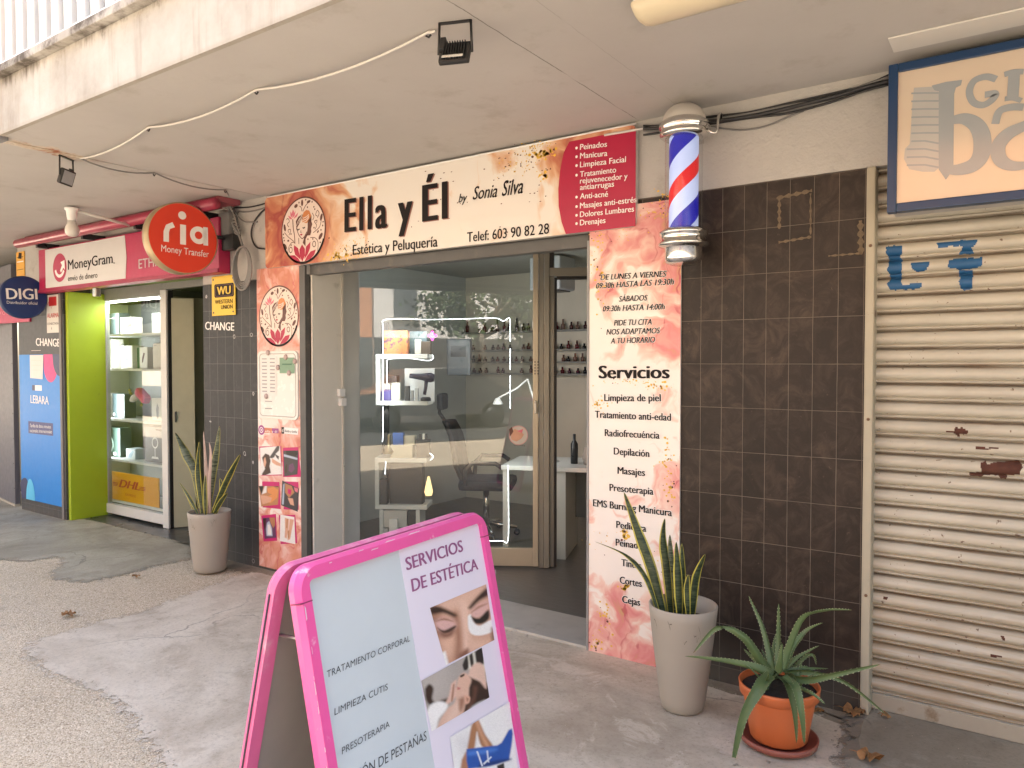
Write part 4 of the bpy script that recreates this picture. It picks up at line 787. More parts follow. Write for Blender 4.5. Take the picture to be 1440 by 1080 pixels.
bgp = fd.pt(.10, .737, -.22); tag(MB().lathe(bgp, [(0, 0), (.03, 0), (.03, .16), (.012, .19), (.012, .24), (0, .24)], 14).build('spray_bottle', DKB, None, bgp), 'tall black bottle on the nail desk edge', 'bottle')
yw = 3.23; fw = facade(yw); polish = []
PCOL = [M('polish_%s' % n_, c, .2, var=.02) for n_, c in (('dark_red', (.09, .008, .012)), ('black', (.012, .01, .012)), ('plum', (.04, .01, .022)), ('nude', (.16, .09, .07)), ('wine', (.04, .006, .008)))]
for k, (z, lab) in enumerate(((1.90, 'top'), (1.70, 'second'), (1.57, 'third'), (1.445, 'lowest'))):
    MB_ = MB().box((-5.25, yw - .11, z - .018), (-3.0, yw, z)); tag(MB_.build('wall_shelf', M('grey_shelf', (.25, .24, .22), .5), None, (-5.25, yw, z)), '%s of the four thin polish shelves on the salon back wall' % lab, 'shelf', 'polish shelves')
    for j in range(26):
        if random.random() < .1: continue
        px_ = -5.2 + j*.083 + random.uniform(-.02, .02); h = random.choice((.055, .07, .085)) if k else random.choice((.08, .11, .14))
        P = Vector((px_, yw - .06, z)); o = MB().lathe(P, [(0, 0), (.02, 0), (.022, h*.5), (.011, h*.58), (.01, h), (0, h)], 8).build('polish_bottle', PCOL[random.randrange(5)], None, P)
        tag(o, 'small polish bottle in a row on the thin back wall shelves', 'bottle', 'nail polish bottles')
P = G.px(615, 500, -1.2); pd = empty('wall_dispenser', P, 'grey wall box beside the display shelves inside the salon', 'box'); MB().obox(P, G.ex, G.n, UPV, (.22, .12, .34), 0, .02).build('housing', M('slate_plastic', (.10, .11, .12), .4), pd); MB().obox(P + G.n*.062 + UPV*.05, G.ex, G.n, UPV, (.14, .004, .1), 0).build('screen', DKB, pd)
P = Vector((-3.55, 2.3, 2.36)); acu = empty('air_conditioner', P, 'white box of an air unit hanging high inside the salon', 'air conditioner'); MB().obox(P, Vector((1, 0, 0)), Vector((0, 1, 0)), UPV, (.32, .28, .30), 0, .02).build('housing', M('grey_white_plastic', (.46, .47, .48), .5), acu); MB().obox(P - UPV*.155, Vector((1, 0, 0)), Vector((0, 1, 0)), UPV, (.26, .2, .01), 0).build('vent', DKB, acu)

# ---------------------------------------------------------------- neighbour's glass cabinet and goods
yc = .37; fc_ = facade(yc)
WAL = M('white_aluminium', (.58, .58, .55), .4, var=.05); GALU = M('grey_aluminium', (.33, .33, .29), .4, metal=.2)
cb = empty('display_cabinet', (-7.2, yc, 0), 'tall glazed display cabinet with white shelves beside the lime green jamb', 'cabinet')
cu = lambda x, y=560: fc_.uv(x, y)[0]
cx0, cx1, cx2, cx3 = XB1 + .052, cu(140), cu(229), cu(237)
zt = 2.185; zb0 = fc_.uv(140, 705)[1]
MB().fbox(fc_, cx0, 0.006, cx1 - .05, 2.3, -.05, -.005, bev=.003).fbox(fc_, cx1 - .049, .006, cx1, zt + .05, -.05, .012, bev=.003).build('frame', GALU, cb)
MB().fbox(fc_, cx2, .006, cx3, zt + .05, -.05, .016, bev=.004).fbox(fc_, cx1 + .001, .03, cx2 - .001, zb0, -.05, .008, bev=.004).build('frame', WAL, cb)
MB().fbox(fc_, cx0, zt, cx2 - .002, 2.3, -.05, -.002).fbox(fc_, cx2, zt + .055, -5.42, 2.3, -.05, -.002, bev=.003).build('head_panel', M('grey_head_panel', (.25, .25, .23), .5), cb)
MB().fbox(fc_, cx1, zb0, cx2, zt, -.022, -.016).build('glass', glassmat('cabinet_glass', (.92, .95, .94), 1.5, 0, .03), cb)
sb = MB(); SHZ = [(470, 467), (519, 518), (589, 595), (645, 656)]
SH = []
for y1, y2 in SHZ:
    z = (fc_.uv(140, y1)[1] + fc_.uv(228, y2)[1])/2; SH.append(z); sb.fbox(fc_, -8.06, z - .022, cx2, z, -.42, -.06)
SH.append(zb0 + .03); sb.fbox(fc_, -8.06, zb0 + .002, cx2, zb0 + .03, -.42, -.06); sb.build('shelf', WAL, cb)
MB().fbox(fc_, -8.06, zb0, cx2, zt, -.46, -.44).build('back_panel', M('grey_green_panel', (.20, .21, .19), .5), cb)
MB().fbox(fc_, -8.09, zb0, -8.061, zt, -.44, -.06).build('side_panel', OLV, cb); MB().fbox(fc_, cx2 + .001, .02, cx2 + .02, zt, -.44, -.06).build('side_panel', OLV, cb)
MB().tube([fc_.pt(cx1 + .01, zt - .012, -.07), fc_.pt(cx2 - .01, zt - .012, -.07)], .006, 6).tube([fc_.pt(cx1 + .012, zb0 + .03, -.05), fc_.pt(cx1 + .012, zt - .02, -.05)], .004, 6).build('light_strip', M('cabinet_strip_light', (1, .98, .92), .4, var=0, emit=9), cb)
strip_lamp(fc_.pt((cx1 + cx2)/2, zt - .02, -.08), (1.0, .03), 2.0, (0, 0, 0), 'cabinet_glow'); strip_lamp(fc_.pt(cx1 + .03, 1.15, -.065), (.03, 1.9), 3.2, Vector((.8, .6, 0)).to_track_quat('-Z', 'Y').to_euler(), 'cabinet_glow')
xm = cu(195); MB().fbox(fc_, xm - .012, zb0 + .03, xm + .012, SH[1] - .03, -.439, -.42).build('upright', WAL, cb)
fk = facade(yc + .14)
def kbox(name, x0, x1, yt, sh_i, mats, label, cat, d=0, depth=.12, extra=None, bev=.004):
    u0, u1 = fk.uv(x0, 560, d)[0], fk.uv(x1, 560, d)[0]; z0 = SH[sh_i] + .001; z1 = fk.uv((x0+x1)/2, yt, d)[1]
    o = MB().fbox(fk, u0, z0, u1, max(z1, z0 + .05), d - depth, d, bev=bev)
    if extra: extra(o, u0, u1, z0, max(z1, z0 + .05), d + .001)
    return tag(o.build(name, mats, None, fk.pt((u0+u1)/2, z0, d)), label, cat, 'boxed goods in the glass cabinet')
WCT = M('white_box_card', (.62, .60, .55), .5, var=.04); DTC = M('petrol_carton', (.03, .045, .05), .45, var=.15); CRE = M('cream_box_card', (.58, .53, .47), .5)
def blob(mi, pts):
    def f(o, u0, u1, z0, z1, d): o.fpoly(fk, [(u0 + (u1-u0)*a, z0 + (z1-z0)*b) for a, b in pts], d, mi)
    return f
def multi(*fs):
    def f(*a):
        for q in fs: q(*a)
    return f
def ringart(mi, cx, cy, r, tail=True):
    def f(o, u0, u1, z0, z1, d):
        w = u1 - u0; o.ring(fk, u0 + w*cx, z0 + (z1-z0)*cy, w*r*.75, w*r, d, mi, 24)
        if tail: o.fbox(fk, u0 + w*(cx - .015), z0 + (z1-z0)*.12, u0 + w*(cx + .015), z0 + (z1-z0)*(cy) - w*r, d - .0005, d, mi)
    return f
sq = [(.08, .82), (.3, .82), (.3, .95), (.08, .95)]
kbox('goods_box', 142, 169, 441, 0, [DTC, WINK], 'wide petrol dark box on the top cabinet shelf', 'box', extra=multi(blob(1, [(.06, .62), (.12, .62), (.2, .85), (.38, .9), (.36, .82), (.22, .6)]), blob(1, [(.5, .75), (.85, .78), (.85, .81), (.5, .78)]), blob(1, [(.05, .05), (.14, .05), (.14, .14), (.05, .14)])))
kbox('goods_box', 171, 186, 446, 0, [CRE, ORNG], 'cream box right of the petrol box on the top shelf', 'box', extra=blob(1, [(.0, .35), (1, .45), (1, .62), (0, .6)]))
kbox('goods_box', 215, 229, 440, 0, [WCT, GREYI], 'white box at the right end of the top cabinet shelf', 'box', extra=blob(1, [(.3, .3), (.6, .35), (.65, .7), (.35, .68)]))
kbox('goods_box', 141, 159, 477, 1, [WCT, DTC], 'tall white box with a long dark handset print on the second shelf', 'box', extra=multi(blob(1, sq), blob(1, [(.38, .1), (.62, .1), (.7, .3), (.58, .5), (.62, .7), (.5, .78), (.38, .7), (.4, .45)])))
kbox('goods_box', 171, 187, 486, 1, [WCT, DTC], 'white box with a small earphone print on the second shelf', 'box', extra=multi(blob(1, sq), blob(1, [(.35, .58), (.5, .6), (.48, .66), (.34, .65)]), blob(1, [(.4, .08), (.48, .08), (.62, .45), (.5, .55), (.36, .45)])))
kbox('goods_box', 197, 208, 488, 1, [WCT, BRWN], 'narrow white box with a dark red print on the second shelf', 'box', extra=blob(1, [(.3, .25), (.45, .3), (.7, .7), (.55, .75), (.35, .5)]))
kbox('goods_box', 216, 229, 483, 1, [CRE, GREYI], 'plain cream box at the right end of the second shelf', 'box', extra=blob(1, [(.1, .9), (.4, .91), (.4, .94), (.1, .93)]))
kbox('goods_box', 188, 198, 489, 1, [M('green_box_card', (.03, .13, .07), .45), WINK], 'green box between two white boxes on the second shelf', 'box', d=-.05, extra=blob(1, [(.2, .75), (.45, .75), (.45, .8), (.2, .8)]))
kbox('goods_box', 160, 170, 492, 1, [M('green_box_card', (.03, .13, .07), .45)], 'dark green box behind the tall white handset box', 'box', d=-.10)
kbox('goods_box', 142, 150, 553, 2, [WCT, DTC], 'slim white selfie stick box at the left of the third shelf', 'box', extra=blob(1, [(.35, .15), (.65, .15), (.55, .5), (.75, .7), (.5, .85), (.3, .7), (.45, .5)]))
kbox('goods_box', 158, 175, 554, 2, [DTC, GREYI, WINK], 'dark box with a grey figure print on the third shelf', 'box', extra=multi(blob(1, [(.4, .2), (.7, .2), (.75, .6), (.6, .85), (.45, .65)]), blob(2, [(.05, .1), (.2, .1), (.18, .2), (.06, .2)])))
kbox('goods_box', 213, 229, 560, 2, [WCT, GREYI], 'white box at the right end of the third shelf', 'box', extra=blob(1, [(.45, .1), (.6, .1), (.65, .6), (.5, .8), (.4, .5)]))
kbox('goods_box', 143, 168, 601, 3, [GRNC, M('mint_print', (.45, .58, .52), .5), WINK], 'dark green box with a pale ring print on the fourth shelf', 'box', extra=multi(ringart(1, .4, .42, .24, False), blob(2, [(.62, .06), (.76, .06), (.76, .16), (.62, .16)]), blob(1, [(.1, .78), (.45, .8), (.45, .83), (.1, .81)])))
kbox('goods_box', 176, 189, 631, 3, [M('pale_blue_box', (.45, .50, .54), .5), M('sky_ink', (.22, .32, .42), .5)], 'small pale blue box on the fourth shelf', 'box', extra=blob(1, [(.2, .1), (.6, .15), (.9, .8), (.7, .85), (.3, .4)]))
kbox('goods_box', 203, 229, 600, 3, [M('mid_grey_box', (.14, .14, .145), .5), WINK, INK], 'grey ring light box at the right of the fourth shelf', 'box', extra=multi(ringart(1, .55, .55, .17), blob(1, [(.35, .1), (.75, .1), (.7, .16), (.4, .16)]), blob(2, [(.6, .9), (.95, .88), (.95, .93), (.6, .95)])))
P = fk.pt(fk.uv(194, 556)[0], fk.uv(194, 556)[1], 0); ty = empty('plush_toy', P, 'pink and white plush toy hanging inside the glass cabinet', 'toy')
bm_ = MB().lathe(P - Vector((.03, 0, .04)), [(0, 0), (.05, .02), (.06, .06), (.04, .10), (0, .11)], 14, axis=(-.5, 0, .3)); bm_.build('head', M('white_plush', (.6, .55, .52), .9), ty)
MB().obox(P + Vector((.09, 0, .0)), Vector((.85, 0, -.5)), Vector((0, 1, 0)), Vector((.5, 0, .85)), (.2, .08, .09), 0, .03).build('body', M('pink_plush', (.45, .05, .12), .9), ty)
for q in ((-.12, .05), (-.10, .02), (.1, -.09)): MB().lathe(P + Vector((q[0], -.02, q[1])), [(0, -.02), (.02, 0), (0, .02)], 8).build('limb', M('olive_plush', (.25, .22, .04), .9), ty)
fdh = facade(yc - .004 + .06); (u0, v0), (u1, v1) = fdh.uv(147, 720), fdh.uv(223, 676)
dh = empty('courier_sign', fdh.pt(u0, zb0 + .03), 'yellow courier sign with red slanted letters at the bottom of the glass cabinet', 'sign')
vb_, vt_ = zb0 + .034, zb0 + .034 + .285
MB().prism(fdh, [(u0, vb_), (u1, vb_), (u1, vt_), (u0, vt_)], -.01, 0).build('panel', M('courier_yellow', (.72, .33, .004), .4, var=.04), dh)
t_ = MB(); um = (u0 + u1)/2; textuv(t_, fdh, 'DHL', (um - .22, vb_ + .135), (um + .18, vb_ + .135), .08, .0015, 0, .07, .35)
for k in range(3): t_.fbox(fdh, um - .33, vb_ + .14 + k*.014, um - .25 + k*.008, vb_ + .147 + k*.014, .0005, .0015); t_.fbox(fdh, um + .16 + k*.006, vb_ + .14 + k*.014, um + .28, vb_ + .147 + k*.014, .0005, .0015)
textuv(t_, fdh, 'EXPRESS', (um - .09, vb_ + .06), (um + .10, vb_ + .06), .022, .0015, 0, 0, 0)
t_.build('lettering', M('courier_red', (.40, .01, .02), .4), dh)
# olive door leaf ajar, dark inside
p0, p1 = Vector((cx3 + .012, yc + .03, 0)), Vector((fc_.uv(275, 600)[0], .0, 0)); p1 = at(274.5, 600, y=.56); p1.z = 0
frd = Frame(p0, p1 - p0, (0, 0, 1)); dl = empty('olive_door', p0, 'olive green door leaf standing open beside the glass cabinet', 'door')
wd_ = (p1 - p0).length; MB().fbox(frd, 0, .01, wd_, 2.16, -.04, 0, bev=.003).build('leaf', OLV, dl); MB().fbox(frd, .02, 1.0, .032, 1.1, .001, .02, bev=.003).build('lock', DKB, dl)
MB().fbox(fc_, cx3 + .002, .006, cx3 + .011, 2.23, -.05, .0).build('door_gasket', RUB, dl)
rk = empty('goods_rack', (-6.0, 2.2, .005), 'dark goods rack deep inside the neighbouring shop', 'rack'); m_ = MB()
for z in (.3, .8, 1.3, 1.8): m_.box((-7.4, 2.1, z), (-5.5, 2.5, z + .03))
for x in (-7.4, -5.5): m_.box((x - .02, 2.1, .005), (x + .02, 2.5, 2.0))
m_.build('shelves', DKC, rk)
for k in range(7): MB().box((-7.2 + k*.25, 2.15, .335 + (k % 3)*.5), (-7.02 + k*.25, 2.4, .56 + (k % 3)*.5)).build('carton', (DTC, WCT, BLUC)[k % 3], rk)
# ---------------------------------------------------------------- neighbour's signs
RASP = M('raspberry_sign', (.42, .018, .075), .4, var=.06); ymg = -.10; fm = facade(ymg)
mu0, mu1 = fm.uv(54.5, 382)[0], fm.uv(307.5, 345)[0]; mv0, mv1 = 2.243, 2.665
mg = empty('money_sign', ((mu0+mu1)/2, ymg, mv0), 'long raspberry box sign reading MoneyGram over the phone shop', 'sign')
MB().fbox(fm, mu0, mv0, mu1, mv1, -.10, 0, bev=.006).build('box', RASP, mg)
MB().fbox(fm, mu0, mv0, mu1, mv0 + .03, .0005, .012, bev=.003).build('lower_trim', M('dark_raspberry', (.30, .012, .05), .45), mg)
ul = fm.uv(64.5, 382)[0]; ur0, ur1, ur2 = fm.uv(176, 345)[0], fm.uv(178.3, 362)[0], fm.uv(177, 396)[0]
wp_ = MB().prism(fm, [(ul, mv0 + .04), (ur2, mv0 + .04), (ur1, mv0 + .22), (ur0, mv1 - .012), (ul, mv1 - .012)], .0005, .004).build('white_panel', M('sign_white', (.60, .585, .57), .4, var=.04), mg)
t_ = LB(); text(t_, fm, 'MoneyGram', (96.5, 379.5), (159.5, 370), 13.5, .006, 0, .028); t_.disc(fm, *fm.uv(161.3, 370), .008, .006, 0, 8); text(t_, fm, 'envío de dinero', (96.5, 395.5), (138, 390.5), 7.6, .006, 0, .01); t_.build('lettering', INK, mg)
lg = MB(); lc = fm.uv(84.8, 376.5); lg.disc(fm, *lc, .135, .0055, 0, 36)
lg.stroke(fm, [(lc[0] + .085*math.cos(t), lc[1] - .005 + .075*math.sin(t)) for t in [rad(190 + 150*k/12) for k in range(13)]], .03, .0065, 1); lg.fpoly(fm, [(lc[0] + .02, lc[1] + .05), (lc[0] + .10, lc[1] + .065), (lc[0] + .105, lc[1] - .03), (lc[0] + .075, lc[1] - .005), (lc[0] + .03, lc[1] - .05), (lc[0] + .01, lc[1] - .03), (lc[0] + .05, lc[1] + .02)], .0072, 1)
lg.build('logo', [RASP, WINK], wp_)
t_ = LB(); text(t_, fm, 'LOCUTORIO', (208, 355), (300, 341), 8.5, .006); text(t_, fm, 'ETHNIC', (196, 378), (241, 371.5), 13, .006); t_.build('lettering', M('dull_white_ink', (.52, .48, .47), .5), mg)
sl = fm.uv(85, 402); MB().fbox(facade(-.06), fc_.uv(188, 404)[0] + .18, 2.155, fc_.uv(188, 404)[0] + .24, 2.235, 0, .05, bev=.01).build('bolt', M('steel', (.45, .43, .38), .3, metal=.8), mg)
ya = -.24; aw = empty('rolled_awning', (-6.5, ya, 2.6), 'rolled red awning cassette along the top of the raspberry sign', 'awning')
fa = facade(ya); ax0, ax1 = fa.uv(25, 346)[0], fa.uv(303, 284)[0]; az = (at(28, 344, y=ya).z + at(300, 284, y=ya).z)/2
MB().tube([(ax0, ya, az), (ax1, ya, az)], .042, 20).build('roller', M('red_metal', (.36, .035, .07), .35, var=.08, coat=.3), aw)
MB().box((ax0 + .1, -.22, az + .02), (ax1, -.03, az + .06), bev=.004).build('cover', M('dusty_red_metal', (.26, .06, .075), .6), aw)
for k in range(4): xx = ax0 + .3 + k*(ax1 - ax0 - .6)/3; MB().box((xx - .02, -.2, az - .06), (xx + .02, .0, az - .01), bev=.003).build('bracket', DKB, aw)
# round projecting signs
def round_sign(name, x, y, z, R, ny, label, rim, face, words, thick=.09, cat='sign'):
    n = Vector((1, ny, 0)).normalized(); fr = Frame((x, y, z), (-n.y, n.x, 0), (0, 0, 1)); r = empty(name, (x, y, z), label, cat)
    MB().lathe(Vector((x, y, z)), [(0, -thick), (R, -thick), (R + .006, -thick + .01), (R + .006, -.002), (R - .004, .0)], 64, axis=fr.n).build('rim', rim, r)
    MB().disc(fr, 0, 0, R - .003, .001, 0, 64).build('face', face, r)
    t = MB(); words(t, fr); t.build('lettering', WINK, r)
    MB().tube([fr.pt(R*.9, .05, -thick/2), fr.pt(R*.9, .05, -thick/2) + Vector((0, max(.02, -y - R*.9 + .02), 0))], .015, 8).build('bracket', DKB, r); return r
def ria(t, fr):
    def P(x, y): return fr.uv(x, y)
    t.stroke(fr, [P(233.5, 340), P(233.5, 326), P(236, 319), P(244, 316)], .038, .003); 
    t.stroke(fr, [P(257.2, 316), P(257.2, 344)], .043, .003); t.disc(fr, *P(256, 303), .029, .003, 0, 24)
    c = P(279, 331); t.ring(fr, c[0] + .0, c[1], .028, .064, .003, 0, 32); t.stroke(fr, [(c[0] + .053, c[1] + .066), (c[0] + .053, c[1] - .068)], .036, .003)
    text(t, fr, 'Money Transfer', (226.5, 353.5), (293.5, 362), 9.5, .003, 0, .004)
round_sign('round_red_sign', -5.0, -.415, 2.452, .25, -.12, 'round orange red projecting sign reading ria Money Transfer', M('gold_rim', (.42, .33, .20), .35, metal=.4), M('orange_red_sign', (.66, .045, .018), .35, var=.04), ria, .10)
def digi(t, fr):
    text(t, fr, 'DIGI', (9, 420.5), (53, 421), 15, .003, 0, .045); text(t, fr, 'Distribuidor oficial', (9.5, 427), (52.5, 428.5), 4, .003, 0, .006)
dgc = at(34, 418, x=-8.06); round_sign('round_blue_sign', -8.06, dgc.y, dgc.z, (at(34, 389, x=-8.06).z - at(34, 447, x=-8.06).z)/2, -.06, 'round dark blue projecting sign reading DIGI at the far left', M('navy_rim', (.02, .04, .12), .4), M('navy_sign', (.008, .028, .13), .4), digi, .08)
# raspberry low sign behind the blue disc
fv_ = facade(-.02); rs_ = empty('low_red_sign', at(20, 455, y=-.02), 'low raspberry red sign half hidden behind the round blue disc', 'sign')
vu0, vu1 = fv_.uv(-40, 440)[0], fv_.uv(41, 440)[0]; vz0, vz1 = at(10, 454.5, y=-.02).z, at(10, 400, y=-.02).z
MB().fbox(fv_, vu0, vz0, vu1, vz1, -.03, 0, bev=.003).build('panel', RASP, rs_); t_ = LB(); text(t_, fv_, 'vodafone', (-2, 442.5), (38, 443), 7, .002, 0, .005); t_.build('lettering', PINKI, rs_)
# yellow alarm plate, paper alarm notice
fz = facade(-.006); al = empty('alarm_plate', fz.px(28, 390), 'small yellow alarm plate above the round blue disc', 'plate')
def rect(fr, x0, y0, x1, y1, d0, d1, mat, par, name='panel', bev=.002):
    (a, b), (c, d) = fr.uv(x0, y0), fr.uv(x1, y1); MB().fbox(fr, a, d, c, b, d0, d1, bev=bev).build(name, mat, par); return a, d, c, b
a, b, c, d = rect(fz, 22.5, 355, 34.5, 388, -.006, 0, M('amber_plate', (.70, .36, .03), .45), al)
t_ = MB(); t_.fpoly(fz, [(a + .02, b + .16), (c - .02, b + .16), (c - .02, d - .11), (a + .02, d - .11)], .001, 0); t_.fpoly(fz, [(a + .05, b + .19), (c - .06, b + .18), (c - .05, b + .24), (a + .07, b + .25)], .0018, 1); t_.fbox(fz, a + .02, b + .07, c - .02, b + .075, .0005, .001, 1); t_.fbox(fz, a + .02, d - .06, c - .02, d - .055, .0005, .001, 1); t_.build('print', [WINK, INK], al)
fz = facade(-.004); an = empty('alarm_notice', fz.px(75, 467), 'white paper notice with red alarm lettering on the dark pillar', 'notice')
a, b, c, d = rect(fz, 65.5, 415.5, 84, 467.5, 0, .002, WCT, an, 'paper', 0); RDI = M('red_ink', (.45, .02, .02), .5)
t_ = MB(); t_.fpoly(fz, [(a + .05, d - .11), (c - .05, d - .11), (c - .05, d - .02), (a + .05, d - .02)], .0028, 0); t_.stroke(fz, [(a + .02, b + .28), (a + .08, b + .34), (a + .10, b + .24), (a + .17, b + .33)], .008, .0028, 0); textuv(t_, fz, 'ALARMA', (a + .01, b + .15), (c - .01, b + .15), .045, .003, 0, .04); textuv(t_, fz, 'CONECTADA', (a + .015, b + .08), (c - .015, b + .08), .022, .003, 1, .02); textuv(t_, fz, 'A', (a + .09, b + .03), (a + .11, b + .03), .03, .003, 1, .02); t_.build('print', [RDI, INK], an)
# blue poster
fz = facade(-.004); bp = empty('blue_poster', fz.px(57, 712), 'tall bright blue poster reading LEBARA on the dark pillar', 'poster'); BLUE = M('bright_blue', (.010, .21, .62), .35, var=.03)
zb_ = .13; bu0, bu1 = fz.uv(28.5, 560)[0], fz.uv(86.5, 560)[0]; zt_ = (fz.uv(28.5, 498)[1] + fz.uv(86, 499)[1])/2
MB().prism(fz, [(bu0, zb_), (bu1, zb_), (bu1, zt_), (bu0, zt_)], 0, .004).build('panel', BLUE, bp)
t_ = MB(); bw = bu1 - bu0
def arc(cx, cy, r, a0, a1, rv=None): return [(cx + r*math.cos(rad(a0 + (a1-a0)*k/14)), cy + (rv or r)*math.sin(rad(a0 + (a1-a0)*k/14))) for k in range(15)]
t_.fpoly(fz, [(bu0 + bw*.61, zt_)] + arc(bu0 + bw*.77, zt_ - .12, bw*.16, 180, 360, .16) + [(bu0 + bw*.93, zt_)], .005, 0); t_.fpoly(fz, [(bu1, zt_), (bu1 - bw*.18, zt_)] + arc(bu1, zt_ - .05, bw*.17, 180, 270, .17), .0056, 1)
t_.fpoly(fz, arc(bu0 + bw*.1, zb_, bw*.18, 180, 90, .22)[7:] + arc(bu0 + bw*.1, zb_, bw*.12, 90, 0, .22) + [(bu0, zb_)], .005, 1); t_.fpoly(fz, arc(bu0 + bw*.23, zb_, bw*.11, 180, 0, .22), .0056, 2)
(la, lb), (lc_, ld) = fz.uv(40.5, 592), fz.uv(75.5, 613); t_.fpoly(fz, [(la, ld), (lc_, ld), (lc_, lb), (la, lb)], .005, 3)
text(t_, fz, 'Tarifas de datos minutos', (43, 600.5), (72.5, 602.5), 4.6, .006, 4, .01); text(t_, fz, 'nacionales internacionales', (43, 607.5), (74, 609.5), 4.6, .006, 4, .01)
text(t_, fz, 'LEBARA', (43.8, 566.5), (69.5, 569), 11, .006, 4, .035); (la, lb), (lc_, ld) = fz.uv(46, 541.5), fz.uv(59.5, 549.5); t_.fpoly(fz, [(la, ld), (lc_, ld), (lc_, lb), (la, lb)], .005, 4); t_.fpoly(fz, [(la, ld), (la + (lc_-la)*.3, ld), (la + (lc_-la)*.3, lb), (la, lb)], .0056, 1)
t_.build('print', [M('hot_pink', (.60, .03, .20), .4), M('navy_print', (.03, .035, .10), .4), M('cyan_print', (.10, .50, .75), .4), M('indigo_label', (.05, .055, .18), .4), WINK], bp)
pp = MB(); (la, lb), (lc_, ld) = fz.uv(43, 499.5), fz.uv(62.5, 532); pp.fpoly(fz, [(la, ld), (lc_ - .02, ld - .01), (lc_, lb - .04), (lc_, lb), (la, lb)], .008, 0)
for k in range(5): pp.fbox(fz, la + .04, ld + .08 + k*.05, lc_ - .05, ld + .084 + k*.05, .0083, .0088, 1)
tag(pp.build('paper_sheet', [M('white_paper', (.70, .68, .65), .8, var=.04), PALE], None, fz.pt(la, ld)), 'white paper sheet taped to the top of the blue poster', 'paper')
for x0, y0, x1, y1, cap, lab in ((50.5, 486, 84.5, 487.5, 10.5, 'white CHANGE lettering on the dark pillar above the blue poster'), (288.5, 463.5, 329.5, 465, 11, 'white CHANGE lettering on dark tiles under the yellow plate')):
    t_ = MB(); text(t_, facade(-.002), 'CHANGE', (x0, y0), (x1, y1), cap, .001, 0, .05); tag(t_.build('wall_lettering', WINK, None, at(x0, y0, y=-.002)), lab, 'lettering')
# yellow plate
fz = facade(-.012); wu = empty('yellow_plate', fz.px(313, 443), 'yellow plate reading WESTERN UNION on the dark tiled pillar', 'plate'); YEL = M('sun_yellow', (.72, .47, .02), .4, var=.04)
a, b, c, d = rect(fz, 297.5, 389.5, 331, 442.5, -.006, 0, YEL, wu); t_ = MB(); pw, ph_ = c - a, d - b
t_.fpoly(fz, rrect(a + pw*.12, b + ph_*.46, c - pw*.05, b + ph_*.80, .015, 3), .001, 0); t_.fpoly(fz, rrect(a + pw*.16, b + ph_*.485, c - pw*.09, b + ph_*.775, .012, 3), .0016, 2); t_.fpoly(fz, rrect(a + pw*.18, b + ph_*.50, c - pw*.11, b + ph_*.76, .01, 3), .0022, 0)
textuv(t_, fz, 'WU', (a + pw*.24, b + ph_*.53), (c - pw*.17, b + ph_*.53), ph_*.20, .003, 1, .07); textuv(t_, fz, 'WESTERN', (a + pw*.14, b + ph_*.30), (c - pw*.10, b + ph_*.30), ph_*.10, .0015, 0, .05); textuv(t_, fz, 'UNION', (a + pw*.40, b + ph_*.16), (c - pw*.10, b + ph_*.16), ph_*.10, .0015, 0, .05); t_.build('lettering', [INK, YEL, BRWN], wu)
sc_ = MB(); [sc_.disc(fz, u, v, .008, .0022, 0, 10) for u in (a + .025, c - .025) for v in (b + .025, d - .025)]; sc_.build('screw', DKB, wu)
# worn metal guide beside the blue poster
tag(MB().box((XB1 - .075, -.012, 0), (XB1 - .03, .02, 2.24), bev=.004).build('shutter_guide', M('worn_guide', (.17, .15, .14), .5, dirt=((.38, .30, .27), .6, .72, 7)), None, (XB1, 0, 0)), 'worn metal shutter guide between the blue poster and the lime jamb', 'guide rail')

# ---------------------------------------------------------------- roller shutter on the right
def shutter_mat():
    m, n, b = newmat('rusty_cream_shutter'); v = obcoord(n); vs = obcoord(n, (.7, 1, 16))
    c = ramp(n, noise(n, v, 2.2, 6, .6), [(.3, (.39, .36, .295)), (.7, (.51, .48, .405))])
    sp = node(n, 'SeparateXYZ'); n.links.new(v, sp.inputs[0])
    ph = mth(n, 'FRACT', mth(n, 'MULTIPLY', mth(n, 'ADD', sp.outputs['Z'], .0755*20 - .0245), 1/.0755))
    lip = mth(n, 'ADD', smooth(n, ph, .20, .05), smooth(n, ph, .88, 1.0))
    rs = noise(n, vs, 3.2, 6, .7); c = mix(n, mth(n, 'MULTIPLY', smooth(n, rs, .52, .68), mth(n, 'MULTIPLY_ADD', lip, .75, .10)), c, (.24, .10, .035))
    c = mix(n, mth(n, 'MULTIPLY', lip, mth(n, 'MULTIPLY', smooth(n, noise(n, vs, 1.7, 5, .7), .30, .52), .75)), c, (.12, .085, .055))
    low = smooth(n, sp.outputs['Z'], .95, .15); c = mix(n, mth(n, 'MULTIPLY', mth(n, 'MULTIPLY', low, smooth(n, noise(n, vs, 2.0, 6, .7), .38, .62)), .6), c, (.33, .225, .12))
    sp2 = noise(n, v, 42, 4, .6); c = mix(n, mth(n, 'MULTIPLY', smooth(n, mth(n, 'ADD', sp2, mth(n, 'MULTIPLY', noise(n, v, 4, 3), .25)), .80, .83), .85), c, (.11, .055, .03))
    n.links.new(c, b.inputs['Base Color']); n.links.new(mth(n, 'MULTIPLY_ADD', rs, .4, .2), b.inputs['Roughness']); b.inputs['Specular IOR Level'].default_value = .5
    bump(n, b, noise(n, v, 30, 5, .6), .12, .004); return m
SHM = shutter_mat(); BPT = M('blue_graffiti', (.012, .085, .215), .55, var=.15, scale=20); RST = M('bare_rust', (.075, .025, .015), .85, var=.4, scale=30)
ysh = .06; fsx = facade(ysh); rsd = empty('roller_shutter', (0, ysh, 0), 'rusty cream roller shutter with blue paint marks, under the blue framed sign', 'shutter')
